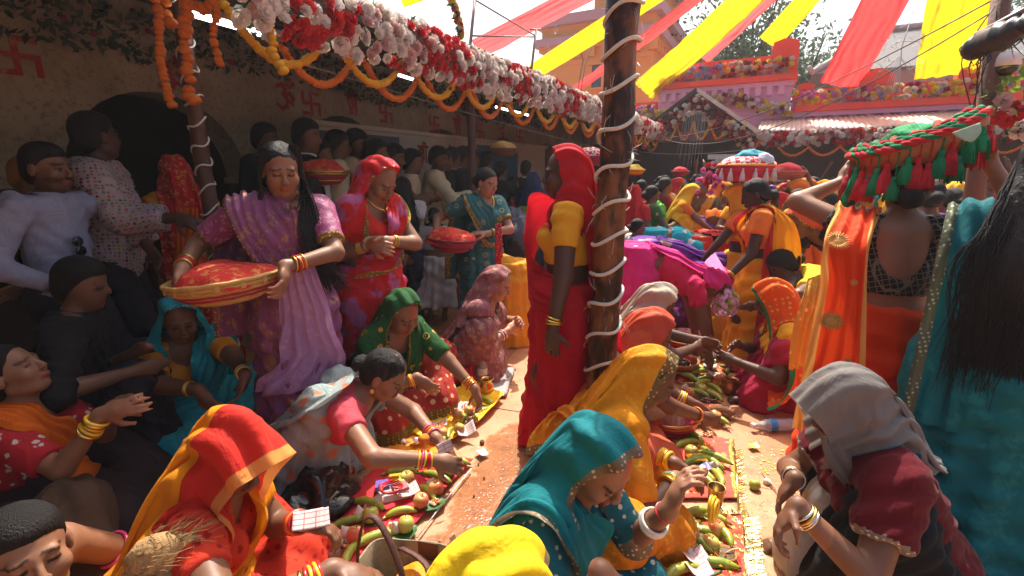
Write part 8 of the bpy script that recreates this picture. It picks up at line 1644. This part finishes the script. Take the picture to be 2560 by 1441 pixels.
# queue of men along the wall
MEN = [(742, 288, 4.3, 'black', 'man with thick black hair in a black shirt, hindmost of the queue by the wall', 'man', 95), (640, 305, 4.6, 'black', 'man in black seen in profile just left of the signboard', 'man', 95), (776, 345, 4.45, 'white', 'man in a pale shirt standing second in the queue by the slate panel', 'man', 80), (822, 322, 4.7, 'cream', 'bald man in a cream shirt in the queue by the slate panel', 'man', 60), (866, 318, 4.9, 'tan', 'man in a tan shirt looking ahead in the queue', 'man2', 75), (922, 344, 4.8, 'black', 'short haired man in black looking right below the slate panel', 'man', 85), (964, 356, 4.9, 'brown', 'man in a brown shirt at the right end of the slate panel', 'man2', 70), (1012, 370, 5.0, 'tan', 'man in a tan shirt just left of the red letters', 'man', 80), (1078, 362, 5.4, 'cream', 'man in a cream long sleeved shirt under the red letters', 'man2', 80), (1098, 372, 5.9, 'black', 'man in black just right of the cream long sleeved shirt', 'man', 60), (1122, 366, 6.1, 'black', 'man in a dark suit before the red letters', 'man', 40), (1146, 364, 6.3, 'black', 'second man in a dark suit, left of the bare post', 'man', 70), (1170, 370, 6.7, 'grey', 'man in a grey shirt half behind the bare post', 'man', 50), (1208, 378, 6.9, 'brown', 'man in brown just right of the bare post', 'man', 30), (1312, 400, 7.4, 'black', 'man in black before the blue panel', 'man', 20)]
for px, py, Y, cl, lb, kd, yw in MEN:
    p = D(px, py, Y); clone(kd, lb, p[0], p[1], yw, {'shirt': cl}, float(np.clip(p[2] / 1.66, .8, 1.15)), 'men queueing along the gallery wall')
SPEC = [('veiled', 1583, 462, 5.2, 30, 'red', 'red', 'woman in a red veil with a painted pot on her head right of the pole'), ('bare', 1622, 462, 5.4, 70, 'patterned red', 'green', 'woman in a patterned red sari with an orange flower string round her neck'), ('bare', 1655, 442, 6.0, 80, 'dark blue', 'maroon', 'woman with a big black bun looking right, near the green bag'), ('reach', 1680, 450, 5.7, 105, 'yellow', 'orange', 'woman in a bright yellow veil stretching her arm to the right'), ('bare', 1600, 448, 6.3, 40, 'maroon', 'red', 'woman in maroon in front of the porch post, black hair up'), ('veiled', 1712, 455, 7.6, 200, 'dark blue', 'dark blue', 'woman in a dark blue veil far back below the fretwork arch'), ('bare', 1738, 452, 7.2, 150, 'white', 'pink', 'woman in a white and pink dress in the back below the fretwork arch'), ('bare', 1760, 455, 6.8, 200, 'patterned yellow', 'brown', 'woman in patterned yellow facing the camera in the middle back'), ('sit', 1772, 520, 5.6, -100, 'yellow', 'yellow', 'seated woman in yellow beyond the cyan sari'), ('sit', 1700, 545, 5.4, 60, 'patterned yellow', 'orange', 'seated woman in patterned yellow just above the cyan sari'), ('bare', 1790, 448, 8.2, 190, 'brown', 'brown', 'woman in brown in the far back left of the tasselled basket'), ('veiled', 1812, 455, 7.0, 170, 'yellow', 'red', 'woman in a plain yellow veil left of the tasselled basket'), ('bend', 1745, 560, 4.9, 60, 'patterned red', 'red', 'woman in patterned red bending left of the amber sari'), ('carry', 1972, 470, 5.2, 195, 'maroon', 'maroon', 'woman in maroon facing the camera with a bowl of red cloth on her head'), ('veiled', 2015, 448, 5.0, -60, 'orange', 'yellow', 'woman in an orange sari right of the bowl carrier'), ('bare', 2045, 440, 5.6, -80, 'orange', 'orange', 'woman with a large bun in orange right of the bowl carrier'), ('bare', 2090, 480, 4.9, -70, 'dark blue', 'dark blue', 'woman in dark blue behind the coral sari'), ('bare', 2345, 445, 3.0, 8, 'grey', 'cream', 'woman with pinned up black hair between the vermilion and peacock saris'), ('bare', 2400, 468, 3.6, -8, 'purple', 'purple', 'woman in purple whose hair shows left of the peacock sari'), ('bare', 1246, 400, 6.4, 30, 'black', 'black', 'woman in black with a yellow covered load on her head, in the smoke'), ('veiled', 1330, 430, 6.2, 20, 'dark blue', 'dark blue', 'woman in a dark blue veil in the smoke behind the standing woman'), ('bare', 1196, 445, 6.0, 10, 'red', 'red', 'woman in red in the shade left of the teal silk sari'), ('bare', 1275, 440, 7.2, 60, 'maroon', 'pink', 'woman in pink and maroon deep in the gallery'), ('carry', 1470, 425, 5.4, 30, 'grey', 'grey', 'woman in grey carrying a red covered basket just left of the wrapped pole'), ('veiled', 1505, 560, 4.6, 60, 'maroon', 'maroon', 'woman in maroon crouched right behind the wrapped pole'), ('bare', 1585, 545, 4.3, 80, 'white', 'white', 'girl with a thick braid and white collar right of the wrapped pole')]
SPEC += [('reach', 1640, 470, 6.6, 60, 'orange', 'yellow', 'woman in orange leaning just right of the porch post'), ('sit', 1735, 505, 6.2, -90, 'patterned yellow', 'red', 'seated woman in patterned yellow near the middle of the yard'), ('reach', 1700, 468, 6.4, -100, 'yellow', 'orange', 'woman in yellow leaning to the left in the middle of the yard'), ('sit', 1655, 515, 5.8, 70, 'red', 'yellow', 'seated woman in red beyond the green bag'), ('sit', 1785, 500, 6.0, 200, 'orange', 'orange', 'seated woman in orange left of the turmeric veil'), ('veiled', 1765, 462, 7.8, 160, 'yellow', 'yellow', 'woman in yellow below the right end of the fretwork arch'), ('bend', 1690, 520, 5.9, 110, 'purple', 'purple', 'woman in purple bending beyond the cyan sari'), ('veiled', 2080, 450, 5.4, -40, 'yellow', 'orange', 'woman in a yellow veil behind the coral sari'), ('bare', 2010, 470, 4.6, -100, 'orange', 'yellow', 'woman in orange just left of the vermilion elbow'), ('veiled', 1935, 480, 4.9, 120, 'red', 'red', 'woman in a red veil right of the amber sari')]
for kd, px, py, Y, yw, m1, m2, lb in SPEC: ladyat(kd, px, py, Y, yw, m1, m2, lb)
# thinner rows filling the yard to the porch
rg = np.random.default_rng(77); cols = ['yellow', 'orange', 'red', 'yellow', 'patterned red', 'patterned yellow', 'purple', 'pink', 'green', 'orange', 'red', 'yellow', 'teal', 'cream']
rows = [('crowd row at the porch', 10.2, 14, -2.1, 4.6), ('second crowd row', 9.2, 13, -2.0, 4.4), ('third crowd row', 8.2, 12, -1.9, 4.2), ('fourth crowd row', 7.2, 11, -1.6, 4.0), ('fifth crowd row', 6.3, 9, -1.2, 3.4)]
for rn, al, n, l0, l1 in rows:
    for k in range(n):
        lt = l0 + (l1 - l0) * (k + .5 + rg.uniform(-.25, .25)) / n; p = W(lt, al + rg.uniform(-.3, .3), 0); kd = ['veiled', 'bare', 'veiled', 'reach', 'bare', 'carry'][int(rg.integers(0, 6))] if al > 8.5 else ['veiled', 'bare', 'reach', 'sit', 'bend', 'veiled'][int(rg.integers(0, 6))]
        c1 = cols[int(rg.integers(0, len(cols)))]; c2 = cols[int(rg.integers(0, len(cols)))]; what = {'veiled': 'veiled woman in %s', 'bare': 'woman in %s with black hair', 'reach': 'woman in %s leaning forward', 'carry': 'woman in %s raising both hands', 'sit': 'seated woman in %s', 'bend': 'bending woman in %s'}[kd] % c1
        clone(kd, '%s, %s from left in %s' % (what, ORD[k], rn), p[0], p[1], float(rg.uniform(-80, 250)), {'veil': c1, 'sari_end': c1, 'skirt': c1, 'blouse': c2}, float(rg.uniform(.86, .98)), 'women filling the far yard')
# loads carried in the crowd
def load(px, py, Y, r, label, cols_, seed, top):
    c = D(px, py, Y); bowl(c, r, r * .5, label, cols_, (0, 0), .012, ribs=0); mound(c + A(0, 0, r * .42), r * .85, r * .55, top[0], 'load_cloth', top[1], 'cloth', seed)
load(1968, 450, 5.2, .17, 'reddish bowl carried on the head of the woman in maroon', (plain('terracotta', (.45, .16, .10), .7), MATS['terracotta']), 3, (RCL, 'red cloth heaped in the carried reddish bowl')); load(1584, 438, 5.2, .11, 'small yellow and red painted pot carried right of the wrapped pole', (YEM, plain('pot_red', (.6, .05, .03), .5), YEM), 4, (YBG, 'yellow bundle on the small painted pot')); load(1476, 415, 5.4, .19, 'dark red basket carried just left of the wrapped pole', (CRIM, CRIM), 5, (MATS['checked_red'], 'red and white checked cloth over the dark red basket')); load(1258, 392, 6.4, .19, 'brown basket carried in the smoke', (plain('brown_basket', (.2, .1, .05), .7), MATS['brown_basket']), 6, (cloth('old_gold_cloth', (.45, .22, .06), 'stripe', (.6, .35, .1), 20, trans=0), 'old gold cloth over the brown basket'))
load(1700, 440, 8.5, .15, 'red covered basket far back by the gable strings', (CRIM, CRIM), 8, (RCL, 'red cloth on the basket far back by the gable strings')); load(1150, 0, -9, .1, 'x', (CRIM, CRIM), 1, (RCL, 'x')) if False else None
c = at(830, 448, 4.2); load(808, 462, 4.2, .22, 'crimson basket with gold trim behind the woman in printed red', (CRIM, CRIM, GOLD), 9, (MATS['red_gold_cloth'], 'dark red gold edged cloth on the basket behind the printed red sari'))
t = thing('flower_string', 'orange flower string hanging from the neck of a woman right of the pole', 'garland', D(1615, 520, 5.25)); rgx = np.random.default_rng(5)
for k in range(18): u = k / 17; link('marigold', fmesh('marigold', k % 3, ORM), t, D(1588 + 26 * u + 5 * math.sin(u * 3), 468 + 95 * u, 5.2) - D(1615, 520, 5.25), (u, u * 2, 0), .038)

# smoke and dust hanging in the yard
hz = MB(); hz.box((0, 10.5, 4.2), (44, 36, 10.6), None) if False else None
bpy.ops.mesh.primitive_cube_add(size=1, location=(0, 10.5, 4.1)); o = bpy.context.object; o.name = 'haze'; o.scale = (48, 36, 10.4); o['kind'] = 'stuff'
m = bpy.data.materials.new('haze'); m.use_nodes = True; n = m.node_tree; n.nodes.clear(); out = n.nodes.new('ShaderNodeOutputMaterial'); v = n.nodes.new('ShaderNodeVolumePrincipled'); v.inputs['Color'].default_value = (.93, .94, .97, 1); v.inputs['Density'].default_value = HAZE; v.inputs['Anisotropy'].default_value = .3; n.links.new(v.outputs[0], out.inputs['Volume']); o.data.materials.append(m)
